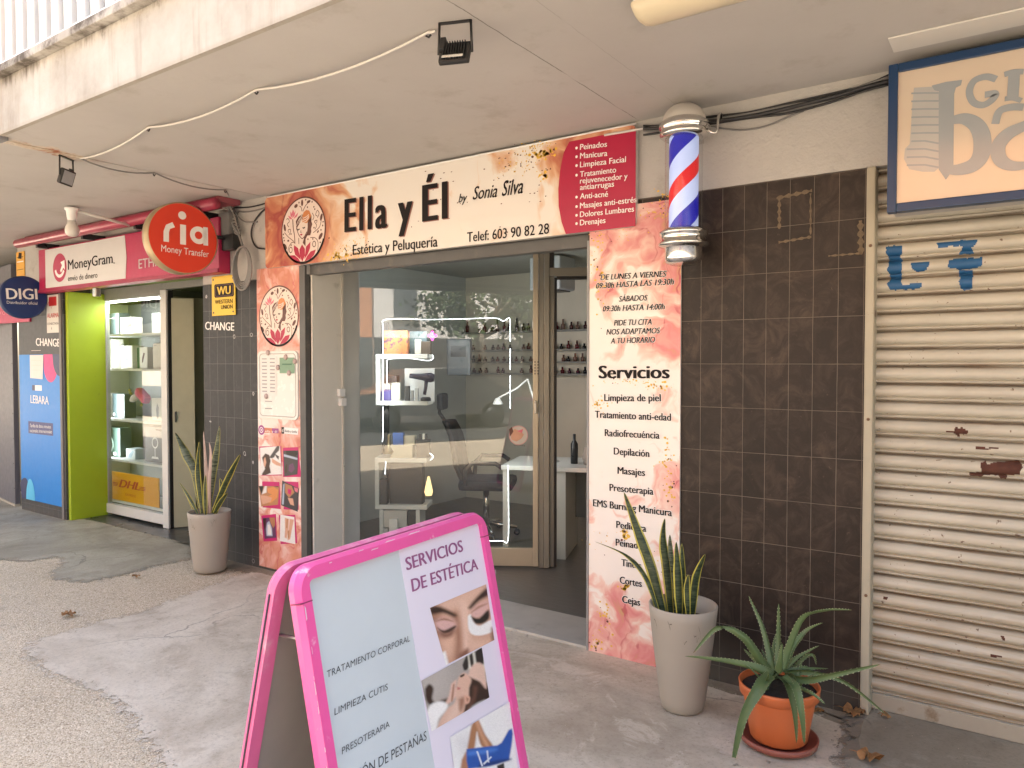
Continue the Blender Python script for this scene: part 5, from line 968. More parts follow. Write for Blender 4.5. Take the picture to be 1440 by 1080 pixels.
def inpoly(u, v, P):
    r = False; j = len(P) - 1
    for i in range(len(P)):
        if (P[i][1] > v) != (P[j][1] > v) and u < (P[j][0]-P[i][0])*(v-P[i][1])/(P[j][1]-P[i][1]) + P[i][0]: r = not r
        j = i
    return r
def z4(pts): return [fsx.uv(1140 + x/3.177, 300 + y/3.177) for x, y in pts]
blues = [z4(q) for q in ([(342, 155), (350, 148), (412, 146), (412, 180), (402, 186), (410, 210), (408, 250), (412, 285), (404, 310), (412, 322), (470, 316), (496, 312), (494, 334), (440, 342), (355, 345), (345, 320), (360, 290), (346, 255), (352, 205), (342, 180)],
                              [(452, 225), (475, 222), (536, 216), (528, 240), (518, 254), (500, 262), (470, 262), (452, 248)], [(566, 135), (640, 126), (746, 118), (742, 146), (722, 152), (726, 182), (668, 184), (680, 150), (620, 148), (600, 160), (572, 156)],
                              [(618, 212), (650, 204), (770, 198), (768, 236), (722, 248), (668, 252), (722, 256), (728, 300), (718, 340), (690, 346), (668, 330), (664, 252), (640, 248), (616, 240)])]
rusts = [z4(q) for q in ([(600, 970), (638, 972), (650, 956), (690, 958), (694, 968), (714, 972), (700, 984), (668, 988), (668, 1000), (655, 998), (650, 986), (630, 980)], [(735, 1040), (840, 1046), (830, 1054), (740, 1050)])] + \
        [[fsx.uv(1140 + x/2.25, 600 + y/2.25) for x, y in q] for q in ([(502, 145), (540, 140), (538, 112), (555, 108), (562, 118), (590, 112), (660, 106), (668, 120), (664, 150), (620, 152), (618, 164), (600, 164), (596, 154), (545, 152), (540, 158), (505, 154)], [(570, 716), (604, 718), (600, 724), (572, 723)], [(232, 536), (244, 535), (242, 544), (234, 544)], [(604, 660), (614, 660), (612, 672), (606, 672)])]
PER, z00 = .0755, .105
prof = [(0, .0), (.05, .006), (.14, .012), (.17, .002), (.20, .0), (.24, .008), (.36, .019), (.52, .0235), (.68, .021), (.82, .012), (.90, .003), (.94, -.008), (.98, -.010)]
prof = [q for a, b_ in zip(prof, prof[1:] + [(1.0, 0)]) for q in (a, ((a[0] + b_[0])/2, (a[1] + b_[1])/2))]; prof = [(a, dd*1.0) for a, dd in prof]
zs = []; k = 0
while z00 + k*PER < 2.62: zs += [(z00 + (k + a)*PER, dd) for a, dd in prof]; k += 1
r_ = random.Random(4); xs = [-.528 + .003*i for i in range(200)] + [.09 + .1*i for i in range(23)]
dent = [(r_.uniform(-.5, .3), r_.uniform(.2, 2.2), r_.uniform(.06, .2), r_.uniform(-.006, .003)) for _ in range(16)]
sv_, sf_, smi = [], [], []
for z, dd in zs:
    for x in xs:
        q = sum(a*math.exp(-((x - cx)/w)**2 - ((z - cz)/(w*.5))**2) for cx, cz, w, a in dent)
        sv_.append((x, ysh - dd - q, z))
nx = len(xs)
for j in range(len(zs)-1):
    for i in range(nx-1):
        u, v = (xs[i] + xs[i+1])/2, (zs[j][0] + zs[j+1][0])/2; mi = 0; q_ = mnoise.noise_vector(Vector((u*70, v*70, 0)))*.006; jj = q_.x; v += q_.y*.6
        if i < 199:
            if v > 1.6 and any(inpoly(u + jj, v, P) for P in blues): mi = 1
            elif any(inpoly(u + jj, v, P) for P in rusts): mi = 2
        sf_.append((j*nx + i, j*nx + i + 1, (j+1)*nx + i + 1, (j+1)*nx + i)); smi.append(mi)
MB().add(sv_, sf_, smi, True).build('slat_curtain', [SHM, BPT, RST], rsd)
MB().box((-.53, ysh - .012, .036), (2.4, ysh + .02, .104), bev=.004).build('bottom_bar', M('dull_beige_metal', (.36, .32, .25), .55, var=.15, dirt=((.22, .16, .10), .55, .7, 9)), rsd)
GUI = M('flaking_cream_rail', (.37, .335, .255), .5, var=.12, dirt=((.15, .10, .06), .63, .70, 11))
gr_ = MB().box((-.564, -.024, .03), (-.528, .10, 2.384), bev=.008).build('guide_rail', GUI, rsd)
m_ = MB()
for z in (.55, 1.31, 2.05): m_.lathe(Vector((-.545, -.024, z)), [(.007, 0), (.006, .004), (0, .005)], 10, axis=(0, -1, 0))
m_.build('bolt', M('rusty_bolt', (.16, .09, .05), .6), gr_)
# blue framed light box above it
yb2 = -.19; f2 = facade(yb2); bs_ = empty('blue_framed_sign', (.3, yb2, 2.15), 'blue framed peach light box with faded grey lettering above the roller shutter', 'sign')
BFR = M('blue_frame_paint', (.005, .032, .095), .35, var=.1); su0, su1, sv0, sv1 = f2.uv(1248, 200)[0], 1.35, f2.uv(1248, 299)[1], f2.uv(1248, 92)[1]
w_ = .034
MB().fbox(f2, su0, sv0, su0 + w_, sv1, -.05, .0, bev=.004).fbox(f2, su1 - w_, sv0, su1, sv1, -.05, 0, bev=.004).fbox(f2, su0 + w_ + .0005, sv1 - w_, su1 - w_ - .0005, sv1, -.05, -.001, bev=.004).fbox(f2, su0 + w_ + .0005, sv0, su1 - w_ - .0005, sv0 + w_, -.05, -.001, bev=.004).build('frame', BFR, bs_)
MB().fbox(f2, su0 + .01, sv0 + .01, su1 - .01, sv1 - .01, -.18, -.051, bev=.003).build('housing', M('dull_white_metal', (.45, .44, .42), .5), bs_)
PEA = M('peach_acrylic', (.56, .46, .36), .12, var=.05, scale=2, coat=1.0)
MB().fbox(f2, su0 + w_ - .002, sv0 + w_ - .002, su1 - w_ + .002, sv1 - w_ + .002, -.02, -.012).build('panel', PEA, bs_)
def z3(pts): return [(1140 + x/3.373, y/3.373) for x, y in pts]
FAD = M('faded_blue_grey', (.27, .295, .315), .2, var=.08, scale=8, coat=.8); FAD2 = M('pale_blue_grey', (.38, .375, .365), .2, var=.06, coat=.8)
t_ = MB(); D_ = -.011
t_.ppoly(f2, z3([(488, 412), (598, 405), (612, 470), (612, 790), (585, 812), (530, 812), (466, 800), (440, 750), (446, 702), (468, 680), (474, 600), (480, 500)]), D_, 1)
for k in range(10): y = 435 + k*38; t_.stroke(f2, [f2.uv(*p_) for p_ in z3([(476 - (k > 6)*22, y + 4), (540, y + 2), (606, y + (2 if k < 6 else 14))])], .0065, D_ + .0006, 0)
t_.ppoly(f2, z3([(572, 402), (640, 384), (718, 374), (712, 400), (688, 412), (680, 440), (676, 800), (640, 850), (606, 800), (606, 430), (585, 424)]), D_ + .0003, 0)
PSK = []
def pstroke(pts, w, mi=0, d=.0009): L = [f2.uv(*p_) for p_ in z3([(q.x, q.y) for q in spline([(a, b, 0) for a, b in pts], 6)])]; PSK.append(1); t_.stroke(f2, L, w, D_ + d + len(PSK)*.0002, mi)
pstroke([(672, 566), (730, 560), (785, 590), (812, 650), (808, 730), (770, 780), (700, 802), (640, 800)], [.03 + .028*math.sin(math.pi*k/42) for k in range(43)])
pstroke([(880, 372), (830, 360), (775, 380), (752, 430), (770, 480), (815, 495), (858, 472), (876, 440), (825, 446)], .024); 
pstroke([(918, 350), (960, 338), (1010, 336)], .02); pstroke([(965, 345), (962, 400), (958, 460)], .036); pstroke([(920, 466), (960, 462), (1000, 474)], .018)
pstroke([(875, 585), (895, 525), (950, 505), (1010, 505)], .026); pstroke([(1090, 540), (1020, 590), (940, 630), (890, 690), (900, 755), (960, 785), (1060, 775)], [.022 + .026*math.sin(math.pi*k/36) for k in range(37)]); pstroke([(1080, 510), (1085, 640), (1080, 780)], .04)
pstroke([(1040, 350), (1100, 345), (1150, 380), (1150, 440)], .03); pstroke([(1060, 340), (1055, 470)], .036); pstroke([(1190, 520), (1250, 500), (1300, 540), (1220, 640), (1300, 720), (1220, 780)], .04)
t_.build('lettering', [FAD, FAD2], bs_)
MB().box((su0 + .02, -.36, CZ - .008), (su1, -.21, CZ - .001), bev=.003).build('mounting_strip', M('white_batten', (.66, .64, .60), .5, var=.05), bs_)
# ---------------------------------------------------------------- barber pole
bc = at(961, 345, y=-.185); bc = Vector((bc.x, -.185, 0)); fpz = lambda py: at(961, py, y=-.185).z
zA, zB, zC, zD, zE, zF, zG = fpz(373), fpz(346), fpz(331), fpz(326), fpz(192), fpz(172), fpz(150)
br = empty('barber_pole', (bc.x, bc.y, zA), 'lit red white and blue striped barber pole in a chrome and glass housing', 'barber pole')
CHRM = M('polished_chrome', (.70, .69, .66), .10, metal=1, var=.04); k_ = abs(at(961 + 35.5, 300, y=-.185).x - at(961, 300, y=-.185).x)*.93
Rm = k_
MB().lathe((bc.x, bc.y, 0), [(0, zA), (Rm*.50, zA + .001), (Rm*.70, zA + .012), (Rm*.76, zA + .03), (Rm*.76, zB - .012), (Rm*.82, zB - .006), (Rm*1.02, zB), (Rm*1.03, zB + .012), (Rm*.92, zB + .02), (Rm*.95, zC), (Rm*1.0, zC + .004), (Rm*1.0, zC + .014), (Rm*.80, zD + .012), (Rm*.5, zD + .012)], 48).build('lower_cap', CHRM, br)
MB().lathe((bc.x, bc.y, 0), [(Rm*.5, zE - .01), (Rm*.86, zE - .01), (Rm*.98, zE), (Rm*1.0, zE + .012), (Rm*.94, zE + .02), (Rm*1.0, zE + .03), (Rm*1.03, zE + .045), (Rm*1.0, zE + .058), (Rm*.90, zF), (Rm*.87, zF + .005)], 48).build('upper_cap', CHRM, br)
zt_ = min(zG + .01, CZ - .03); MB().lathe((bc.x, bc.y, 0), [(Rm*.87, zF - .004)] + [(Rm*.87*math.cos(rad(a)), zF + .004 + (zt_ - zF)*math.sin(rad(a))) for a in range(0, 91, 9)], 40).build('dome', M('satin_dome', (.52, .49, .45), .35, metal=.2, var=.04), br)
def barber_mat():
    m, n, b = newmat('barber_stripes'); t = node(n, 'TexCoord').outputs['Object']; sp = node(n, 'SeparateXYZ'); n.links.new(t, sp.inputs[0])
    th = mth(n, 'ARCTAN2', sp.outputs['Y'], sp.outputs['X']); thc = math.atan2(CAM.y - bc.y, CAM.x - bc.x); hT = zE - zD
    ph = mth(n, 'FRACT', mth(n, 'ADD', mth(n, 'ADD', mth(n, 'MULTIPLY', sp.outputs['Z'], 1/.385), mth(n, 'MULTIPLY', th, -1.0/(2*math.pi))), 10.0 + thc/(2*math.pi) - (zD - zA + .43*hT)/.385))
    c = ramp(n, ph, [(0, (.60, .008, .014)), (.20, (.46, .57, .92)), (.47, (.010, .012, .38)), (.74, (.46, .57, .92))], 'CONSTANT')
    n.links.new(c, b.inputs['Base Color']); b.inputs['Roughness'].default_value = .35; n.links.new(c, b.inputs['Emission Color']); b.inputs['Emission Strength'].default_value = .06; return m
MB().lathe((bc.x, bc.y, 0), [(Rm*.60, zD - .01), (Rm*.60, zE + .01)], 48).build('striped_cylinder', barber_mat(), br)
MB().lathe((bc.x, bc.y, 0), [(Rm*.77, zD), (Rm*.77, zE)], 48).build('glass_tube', glassmat('tube_glass', (.95, .96, .97), 1.35, .02), br)
hk = MB(); hk.tube(spline([(bc.x + Rm*.8, bc.y + .02, zE + .03), (bc.x + Rm*1.25, bc.y + .03, zE + .0), (bc.x + Rm*1.3, bc.y + .05, zE + .08), (bc.x + Rm*1.25, bc.y + .10, zE + .105), (bc.x + Rm, -.002, zE + .105)], 5), .006, 8); hk.build('hook', CHRM, br)
MB().box((bc.x - .03, bc.y + Rm*.7, zE + .005), (bc.x + .03, -.001, zE + .035), bev=.004).box((bc.x - .03, bc.y + Rm*.7, zB - .005), (bc.x + .03, -.001, zB + .02), bev=.004).build('wall_bracket', CHRM, br)
# ---------------------------------------------------------------- folding board in front
AH = 1.12; TL, TR = at(408, 800, z=AH), at(677, 716.5, z=AH); exA = (TR - TL).normalized(); wA = (TR - TL).length; mA = Vector((exA.y, -exA.x, 0)); th = rad(11.75)
ezA = -mA*math.sin(th) + Vector((0, 0, 1))*math.cos(th); LA = AH/math.cos(th)
FA = Frame(TL - ezA*LA, exA, ezA)                     # u along the top edge, v up the lean, n towards the reader
ab = empty('sandwich_board', ((TL + TR)/2 * 1.0), 'pink framed folding pavement board with beauty photographs, standing before the salon', 'sandwich board')
ab.location.z = 0
PNK = M('pink_frame_paint', (.70, .085, .31), .35, var=.09, scale=11, dirt=((.74, .40, .54), .62, .72, 17), coat=.25); FW = .033
PNK2 = M('faded_pink_paint', (.62, .13, .30), .45, var=.12, scale=9, dirt=((.66, .48, .52), .50, .72, 5))
def frame_piece(fr, name, side):
    o = rrect(0, .0075, wA, LA, .055, 14); i_ = rrect(FW, .02 + FW, wA - FW, LA - FW, .012, 14)
    mb = MB(); s = side
    for lo, hi in ((o, i_),):
        n = len(lo); A = [fr.pt(u, v, 0) for u, v in lo]; B = [fr.pt(u, v, 0) for u, v in hi]
        A1 = [fr.pt(u + (wA/2 - u)*.02, v + (LA/2 - v)*.012, .014*s) for u, v in lo]; B1 = [fr.pt(u, v, .014*s) for u, v in hi]; Bk = [fr.pt(u, v, -.016*s) for u, v in lo]; Bk2 = [fr.pt(u, v, -.016*s) for u, v in hi]
        for P, Q in ((A, A1), (A1, B1), (B1, Bk2), (Bk2, Bk), (Bk, A)):
            mb.add(P + Q, [(k, (k+1) % n, n + (k+1) % n, n + k) for k in range(n)])
    return mb.build(name, PNK if side > 0 else PNK2, ab)
frame_piece(FA, 'front_frame', 1)
for u in (FW*.5, wA - FW*.5): MB().fbox(FA, u - FW/2 - .001, LA - .0762, u + FW/2 + .001, LA - .0738, -.014, .0148).build('frame_joint', M('dark_pink_seam', (.20, .02, .08), .6), ab)
ICE = M('ice_blue_sheet', (.50, .56, .60), .35, var=.07, scale=5, coat=.3); LAV = M('pale_lavender_sheet', (.68, .64, .74), .38, var=.03, scale=3)
sep = FA.uv(560, 775); sep2 = FA.uv(611, 1080)
MB().fbox(FA, FW - .004, .03, wA - FW + .004, LA - FW + .004, -.010, .001).build('panel', ICE, ab)
q0 = (sep[0], LA - FW); s_ = (sep2[0] - sep[0])/(sep2[1] - sep[1]); MB().prism(FA, [q0, (sep[0] + s_*(FW + .02 - sep[1]), FW + .02), (wA - FW, FW + .02), (wA - FW, LA - FW)], .0012, .0022).build('poster_sheet', LAV, ab)
t_ = LB(); text(t_, FA, 'SERVICIOS', (570.4, 802.5), (650.6, 775), 18.5, .0032, 0, .05); text(t_, FA, 'DE ESTÉTICA', (578.5, 832.5), (671.6, 800.5), 18.5, .0032, 0, .05); t_.build('lettering', M('mauve_letters', (.27, .085, .21), .45), ab)
t_ = LB()
for b_, p0_, p1_ in (('TRATAMIENTO CORPORAL', (459.6, 953), (575.7, 901.5)), ('LIMPIEZA CUTIS', (469.5, 1006), (545, 969.5)), ('PRESOTERAPIA', (480, 1061), (546.9, 1022))): text(t_, FA, b_, p0_, p1_, 10, .0022, 0, -.004, .14)
a_, b_ = Vector(FA.uv(599.6, 1040)), Vector(FA.uv(552, 1067.5)); e_ = (a_ - b_).normalized(); textuv(t_, FA, 'EXTENSIÓN DE PESTAÑAS', a_ - e_*.335, a_, .0205, .0022, 0, -.004, .14)
t_.build('lettering', M('slate_letters', (.045, .05, .055), .45), ab)
r_ = random.Random(12); sc_ = MB()
for k in range(26):
    e_ = r_.random()
    if e_ < .45: u, v, du, dv = r_.uniform(.001, .012), r_.uniform(.1, LA - .08), r_.uniform(.001, .0035), r_.uniform(.006, .045)
    elif e_ < .7: u, v, du, dv = wA - r_.uniform(.003, .014), r_.uniform(.1, LA - .08), r_.uniform(.001, .003), r_.uniform(.006, .04)
    else: u, v, du, dv = r_.uniform(.06, wA - .06), LA - r_.uniform(.004, .014), r_.uniform(.006, .05), r_.uniform(.001, .003)
    sc_.fpoly(FA, [(u, v), (u + du*.9, v + dv*.1), (u + du, v + dv*.8), (u + du*.2, v + dv)], .0146)
sc_.build('scuff', M('pale_scuff', (.72, .52, .60), .6), ab)
# printed photographs
def qb(pts): return [(540 + x/3, 720 + y/3) for x, y in pts]
def sm(pts, n=5): P = [(a, b, 0) for a, b in pts] + [(pts[0][0], pts[0][1], 0)]; return [(p.x, p.y) for p in spline(P, n)][:-1]
def ly(pts, col, soft, s=True): return (qb(sm(pts, 3) if s else pts), col, soft/3)
SK, SKL, SKS, DK, WT = (.56, .33, .235), (.70, .47, .37), (.30, .145, .095), (.035, .018, .014), (.76, .75, .74)
ALL = [(0, 0), (900, 0), (900, 1400), (0, 1400)]
e1 = [ly(ALL, SK, 1, False), ly([(170, 390), (225, 400), (250, 480), (245, 570), (265, 660), (160, 660)], (.33, .165, .11), 40), ly([(230, 380), (330, 340), (420, 300), (400, 350), (340, 400), (250, 410)], (.66, .43, .33), 40), ly([(318, 380), (350, 390), (358, 540), (345, 590), (328, 560)], SKL, 16), ly([(282, 430), (305, 425), (322, 500), (322, 590), (300, 640), (285, 600), (296, 520)], SKS, 22), ly([(358, 520), (380, 540), (440, 545), (430, 575), (360, 590)], (.66, .42, .32), 25),
      ly([(312, 600), (348, 575), (352, 600), (330, 618), (308, 625)], (.20, .085, .06), 12), ly([(230, 540), (285, 530), (285, 600), (250, 610)], (.62, .38, .28), 30), ly([(190, 400), (235, 400), (300, 432), (290, 442), (245, 426), (196, 432)], DK, 10), ly([(352, 404), (385, 362), (436, 316), (440, 350), (400, 374), (366, 408)], DK, 10),
      ly([(208, 470), (240, 446), (285, 456), (300, 478), (275, 500), (235, 506)], (.60, .37, .34), 18), ly([(215, 462), (250, 448), (288, 462), (250, 456)], SKS, 5), ly([(222, 488), (250, 500), (294, 480), (298, 488), (275, 508), (245, 512)], DK, 6), ly([(228, 506), (260, 512), (290, 498), (282, 522), (255, 530), (238, 522)], (.16, .07, .05), 14),
      ly([(362, 420), (392, 392), (432, 378), (436, 430), (400, 446), (370, 448)], (.62, .38, .34), 16), ly([(365, 424), (395, 398), (434, 386), (396, 406)], SKS, 6), ly([(350, 440), (362, 432), (374, 462), (398, 480), (432, 462), (462, 455), (462, 498), (410, 520), (368, 516), (352, 488)], WT, 5), ly([(364, 440), (398, 448), (436, 412), (440, 448), (415, 470), (386, 472), (372, 458)], (.012, .01, .01), 7), ly([(448, 490), (470, 480), (475, 550), (452, 552)], (.22, .12, .08), 10), ly([(255, 588), (236, 600), (225, 655), (268, 655), (262, 615)], WT, 8), ly([(300, 640), (340, 620), (420, 575), (470, 545), (470, 600), (300, 690)], (.46, .25, .17), 20)]
photo_print(FA, qb([(190, 405), (427, 305), (462, 540), (258, 645)]), e1, ab, .003, 80, 80)
GR = (.36, .325, .30)
e2 = [ly(ALL, GR, 1, False), ly([(150, 700), (260, 650), (260, 760), (170, 800)], (.42, .38, .35), 40), ly([(335, 600), (420, 560), (430, 670), (350, 660)], (.64, .62, .54), 10), ly([(326, 646), (345, 600), (352, 655), (334, 668)], (.02, .016, .016), 5), ly([(354, 606), (368, 596), (374, 645), (362, 652)], (.02, .016, .016), 5), ly([(378, 590), (412, 570), (416, 640), (388, 646)], (.02, .016, .016), 6),
      ly([(350, 690), (400, 705), (440, 735), (446, 790), (400, 805), (365, 835), (335, 890), (312, 892), (318, 830), (345, 780), (348, 735)], DK, 8), ly([(372, 735), (390, 740), (380, 790), (350, 840), (345, 820), (370, 775)], (.11, .05, .035), 10), ly([(168, 745), (186, 726), (204, 745), (198, 785), (212, 802), (240, 792), (272, 786), (262, 815), (200, 820), (172, 792)], DK, 8),
      ly([(308, 700), (330, 678), (354, 690), (364, 712), (354, 742), (352, 790), (340, 808), (330, 850), (320, 885), (300, 910), (260, 920), (222, 930), (226, 890), (262, 830), (290, 810), (298, 782), (285, 765), (300, 735)], (.62, .40, .31), 7), ly([(300, 800), (325, 790), (318, 840), (280, 880), (250, 900), (270, 850)], (.68, .48, .39), 16), ly([(310, 790), (330, 780), (336, 800), (322, 840), (312, 830)], SKS, 12), ly([(334, 772), (358, 780), (354, 804), (338, 808)], (.60, .34, .25), 5), ly([(342, 782), (352, 788), (346, 800)], SKS, 4),
      ly([(350, 690), (362, 655), (390, 635), (415, 648), (424, 690), (426, 745), (400, 716), (372, 703)], (.66, .45, .36), 7), ly([(278, 726), (300, 708), (296, 740), (302, 770), (278, 802), (252, 814), (270, 770)], (.64, .42, .34), 6), ly([(286, 730), (292, 728), (286, 790), (278, 796)], SKS, 4), ly([(316, 690), (334, 682), (332, 692), (318, 698)], DK, 3), ly([(305, 738), (318, 744), (306, 750)], (.45, .12, .12), 4),
      ly([(170, 862), (190, 815), (230, 798), (264, 812), (252, 842), (226, 872), (215, 918), (190, 960), (160, 930)], WT, 8), ly([(200, 968), (225, 928), (290, 908), (330, 872), (370, 820), (440, 795), (470, 870), (440, 1000), (200, 1020)], (.72, .71, .70), 10), ly([(300, 925), (380, 850), (390, 862), (310, 945)], (.52, .51, .52), 12)]
photo_print(FA, qb([(152, 712), (408, 572), (440, 782), (196, 925)]), e2, ab, .0038, 80, 80)
e3 = [ly(ALL, WT, 1, False), ly([(300, 960), (360, 930), (380, 1000), (330, 1040)], (.62, .61, .62), 40), ly([(372, 884), (388, 872), (404, 900), (422, 940), (455, 988), (440, 1004), (406, 988), (392, 952), (386, 928), (378, 985), (368, 1014), (346, 1004), (352, 960), (362, 905)], (.36, .17, .085), 7), ly([(378, 884), (390, 880), (408, 930), (436, 985), (424, 985), (400, 940)], (.55, .30, .18), 8), ly([(322, 1045), (345, 1008), (352, 1090), (318, 1095)], (.38, .18, .10), 7),
      (qb([(342, 1000), (472, 984), (490, 973), (520, 920), (534, 913), (538, 935), (534, 976), (522, 1046), (472, 1063), (440, 1071), (350, 1083), (342, 1050)]), (.02, .085, .36), 1.5), ly([(350, 1010), (460, 995), (460, 1010), (355, 1028)], (.06, .18, .55), 10), ly([(400, 1060), (520, 1040), (515, 1050), (400, 1078)], (.008, .03, .15), 9), (qb([(384, 1010), (390, 1008), (412, 1070), (406, 1074)]), (.62, .66, .72), .6), (qb([(426, 1006), (432, 1006), (438, 1056), (432, 1056)]), (.62, .66, .72), .6), (qb([(412, 1060), (446, 1030), (449, 1034), (416, 1066)]), (.62, .66, .72), .6), (qb([(470, 1070), (500, 1058), (505, 1100), (480, 1100)]), (.02, .02, .02), 1)]
photo_print(FA, qb([(272, 950), (524, 800), (562, 1110), (300, 1150)]), e3, ab, .0046, 80, 80)
# rear leaf leaning the other way
thb = rad(13); axb = -mA; TLb = TL - mA*.052 + Vector((0, 0, -.004)); ezB = -axb*math.sin(thb)*1 + Vector((0, 0, 1))*math.cos(thb)
FB = Frame(TLb - ezB*LA, exA, ezB)
def FBp(): pass
frame_piece(FB, 'rear_frame', -1)
MB().fbox(FB, FW - .004, .03, wA - FW + .004, LA - FW + .004, -.004, .004).build('rear_panel', M('dusty_grey_back', (.30, .28, .26), .7, var=.1), ab)
MB().fbox(FA, FW - .004, .03, wA - FW + .004, LA - FW + .004, -.016, -.0105).build('back_sheet', M('dusty_grey_back', (.30, .28, .26), .7, var=.1), ab)
MB().tube([FB.pt(-.0012, .06, .004), FB.pt(-.0012, LA - .06, .004)], .0022, 5).build('groove', M('dark_groove', (.06, .04, .05), .7), ab)
for uu in (.10, wA - .10):
    hp = FA.pt(uu, LA - .012, -.02); MB().tube([hp - exA*.03, hp + exA*.03], .009, 8).build('hinge', M('dull_steel', (.35, .34, .33), .4, metal=.8), ab)
MB().tube([FA.pt(.035, LA - .16, -.018), FB.pt(.035, LA - .16, .018)], .004, 6).build('stay', M('dull_steel', (.35, .34, .33), .4, metal=.8), ab)
cb_ = MB().tube([FA.pt(.06, .60, -.018), FB.pt(.06, .58, .006)], .005, 6); cb_.build('stay', M('brown_stay', (.22, .13, .07), .7), ab)

# ---------------------------------------------------------------- potted plants
def leaf_mat(name, dark, light, edge, edge_w, bands=True):
    m, n, b = newmat(name); uv = node(n, 'UVMap').outputs[0]; sp = node(n, 'SeparateXYZ'); n.links.new(uv, sp.inputs[0]); ob = obcoord(n)
    a = mth(n, 'MULTIPLY', mth(n, 'ABSOLUTE', mth(n, 'SUBTRACT', sp.outputs['X'], .5)), 2)
    f = noise(n, obcoord(n, (10, 10, 75)), 1.0, 4, .6, 1.5)
    c = mix(n, smooth(n, f, .42, .58), dark, light) if bands else mix(n, noise(n, ob, 12, 4), dark, light)
    if edge: c = mix(n, smooth(n, mth(n, 'ADD', a, mth(n, 'MULTIPLY', noise(n, ob, 30, 3), .12)), edge_w, edge_w + .07), c, edge)
    c = mix(n, smooth(n, mth(n, 'ADD', sp.outputs['Y'], mth(n, 'MULTIPLY', mth(n, 'SUBTRACT', noise(n, ob, 45, 4), .5), .10)), .93, .97), c, (.20, .11, .05))
    c = mix(n, mth(n, 'MULTIPLY', smooth(n, noise(n, ob, 16, 5, .7), .56, .72), .4), c, (.16, .15, .09))
    n.links.new(c, b.inputs['Base Color']); b.inputs['Roughness'].default_value = .45; b.inputs['Specular IOR Level'].default_value = .4
    return m
def leaf(name, P, wid, mat, parent, side, fold=.25, teeth=0, thick=.0, seed=0, wfun=None):
    """strap leaf along spine points P; side = sideways direction across the leaf"""
    S = spline(P, 9); n = len(S); mb = MB(); side = Vector(side).normalized(); NS = 6; rows = []; r = random.Random(seed)
    tw = r.uniform(-.5, .5)
    for i, p in enumerate(S):
        t = i/(n-1); tg = (S[min(i+1, n-1)] - S[max(i-1, 0)]).normalized(); sd = (side - tg*side.dot(tg)).normalized()
        nr = tg.cross(sd); ca, sa = math.cos(tw*t), math.sin(tw*t); sd, nr = sd*ca + nr*sa, nr*ca - sd*sa
        w = wid*(wfun(t) if wfun else min(1, .55 + 1.6*t)*min(1, ((1-t)*2.2)**.7 if t < 1 else 0)) + .0006
        rows.append([p + sd*(w*(k/NS*2 - 1)) + nr*(fold*w*abs(k/NS*2 - 1)**1.5) for k in range(NS+1)])
    vs = [q for rr in rows for q in rr]; fs, uvs = [], []
    for i in range(n-1):
        for k in range(NS):
            a = i*(NS+1) + k; fs.append((a, a+1, a+NS+2, a+NS+1)); uvs.append([(k/NS, i/n), ((k+1)/NS, i/n), ((k+1)/NS, (i+1)/n), (k/NS, (i+1)/n)])
    if thick:
        b0 = len(vs); 
        for i, rr in enumerate(rows):
            t = i/(n-1); tg = (S[min(i+1, n-1)] - S[max(i-1, 0)]).normalized(); sd = (rr[-1] - rr[0]).normalized(); nr = tg.cross(sd)
            vs += [q - nr*(thick*(1 - t)*(1 - (k/NS*2-1)**2)) for k, q in enumerate(rr)]
        for i in range(n-1):
            for k in range(NS):
                a = b0 + i*(NS+1) + k; fs.append((a, a+NS+1, a+NS+2, a+1)); uvs.append([(.5, .5)]*4)
    mb.add(vs, fs, 0, True, uvs)
    if teeth:
        tv, tf = [], []
        for i in range(1, n-2):
            for e_, s in ((0, 1), (NS, -1)):
                p = rows[i][e_]; q = rows[i+1][e_]; out = (rows[i][e_] - rows[i][NS//2]).normalized(); k0 = len(tv)
                tv += [p, p.lerp(q, .45), p.lerp(q, .35) + out*teeth]; tf.append((k0, k0+1, k0+2))
        mb.add(tv, tf, 1, False)
    return mb.build(name, mat, parent)
CREAMP = M('beige_planter', (.335, .295, .245), .55, var=.04, scale=4, dirt=((.33, .29, .24), .6, .8, 5), bmp=.05)
SOIL = M('potting_soil', (.035, .026, .02), .95, var=.5, scale=60, bmp=.6)
SNK = leaf_mat('snake_leaf', (.016, .030, .012), (.055, .075, .032), (.46, .40, .07), .74)
SNK2 = leaf_mat('snake_leaf_mottled', (.028, .042, .024), (.13, .155, .10), (.34, .31, .08), .82)
PNKL = M('dry_pale_leaf', (.45, .33, .28), .6, var=.2, scale=20)
def planter(parent, P, h, r0, r1, scuff):
    mb = MB(); mb.lathe(P, [(0, .001), (r0 - .012, .001), (r0, .012)] + [(r0 + (r1 - r0)*t**.9, h*t) for t in [k/10 for k in range(1, 11)]] + [(r1 - .004, h + .004), (r1 - .012, h), (r1 - .014, h - .10)], 56); mb.build('pot', CREAMP, parent)
    MB().lathe(P, [(r1 - .014, h - .075), (r1*.6, h - .07), (0, h - .068)], 32).build('soil', SOIL, parent)
    sm_ = MB(); r = random.Random(scuff)
    for _ in range(5):
        a = r.uniform(-1.2, .9) - 1.2; z = h*r.uniform(.72, .93)
        pts = []
        for k in range(5): aa = a + k*.035*r.uniform(.5, 1.2); zz = z - k*.012*r.uniform(-.4, 1.6); rr = r0 + (r1-r0)*(zz/h)**.9 + .0012; pts.append(P + Vector((rr*math.cos(aa), rr*math.sin(aa), zz)))
        for k in range(4): q, s_ = pts[k], pts[k+1]; sm_.add([q, s_, s_ + UPV*.004, q + UPV*.004], [(0, 1, 2, 3)])
    sm_.build('scuff', M('scuff_mark', (.13, .105, .085), .8), parent)
camr = Vector((CR.x, CR.y, 0))
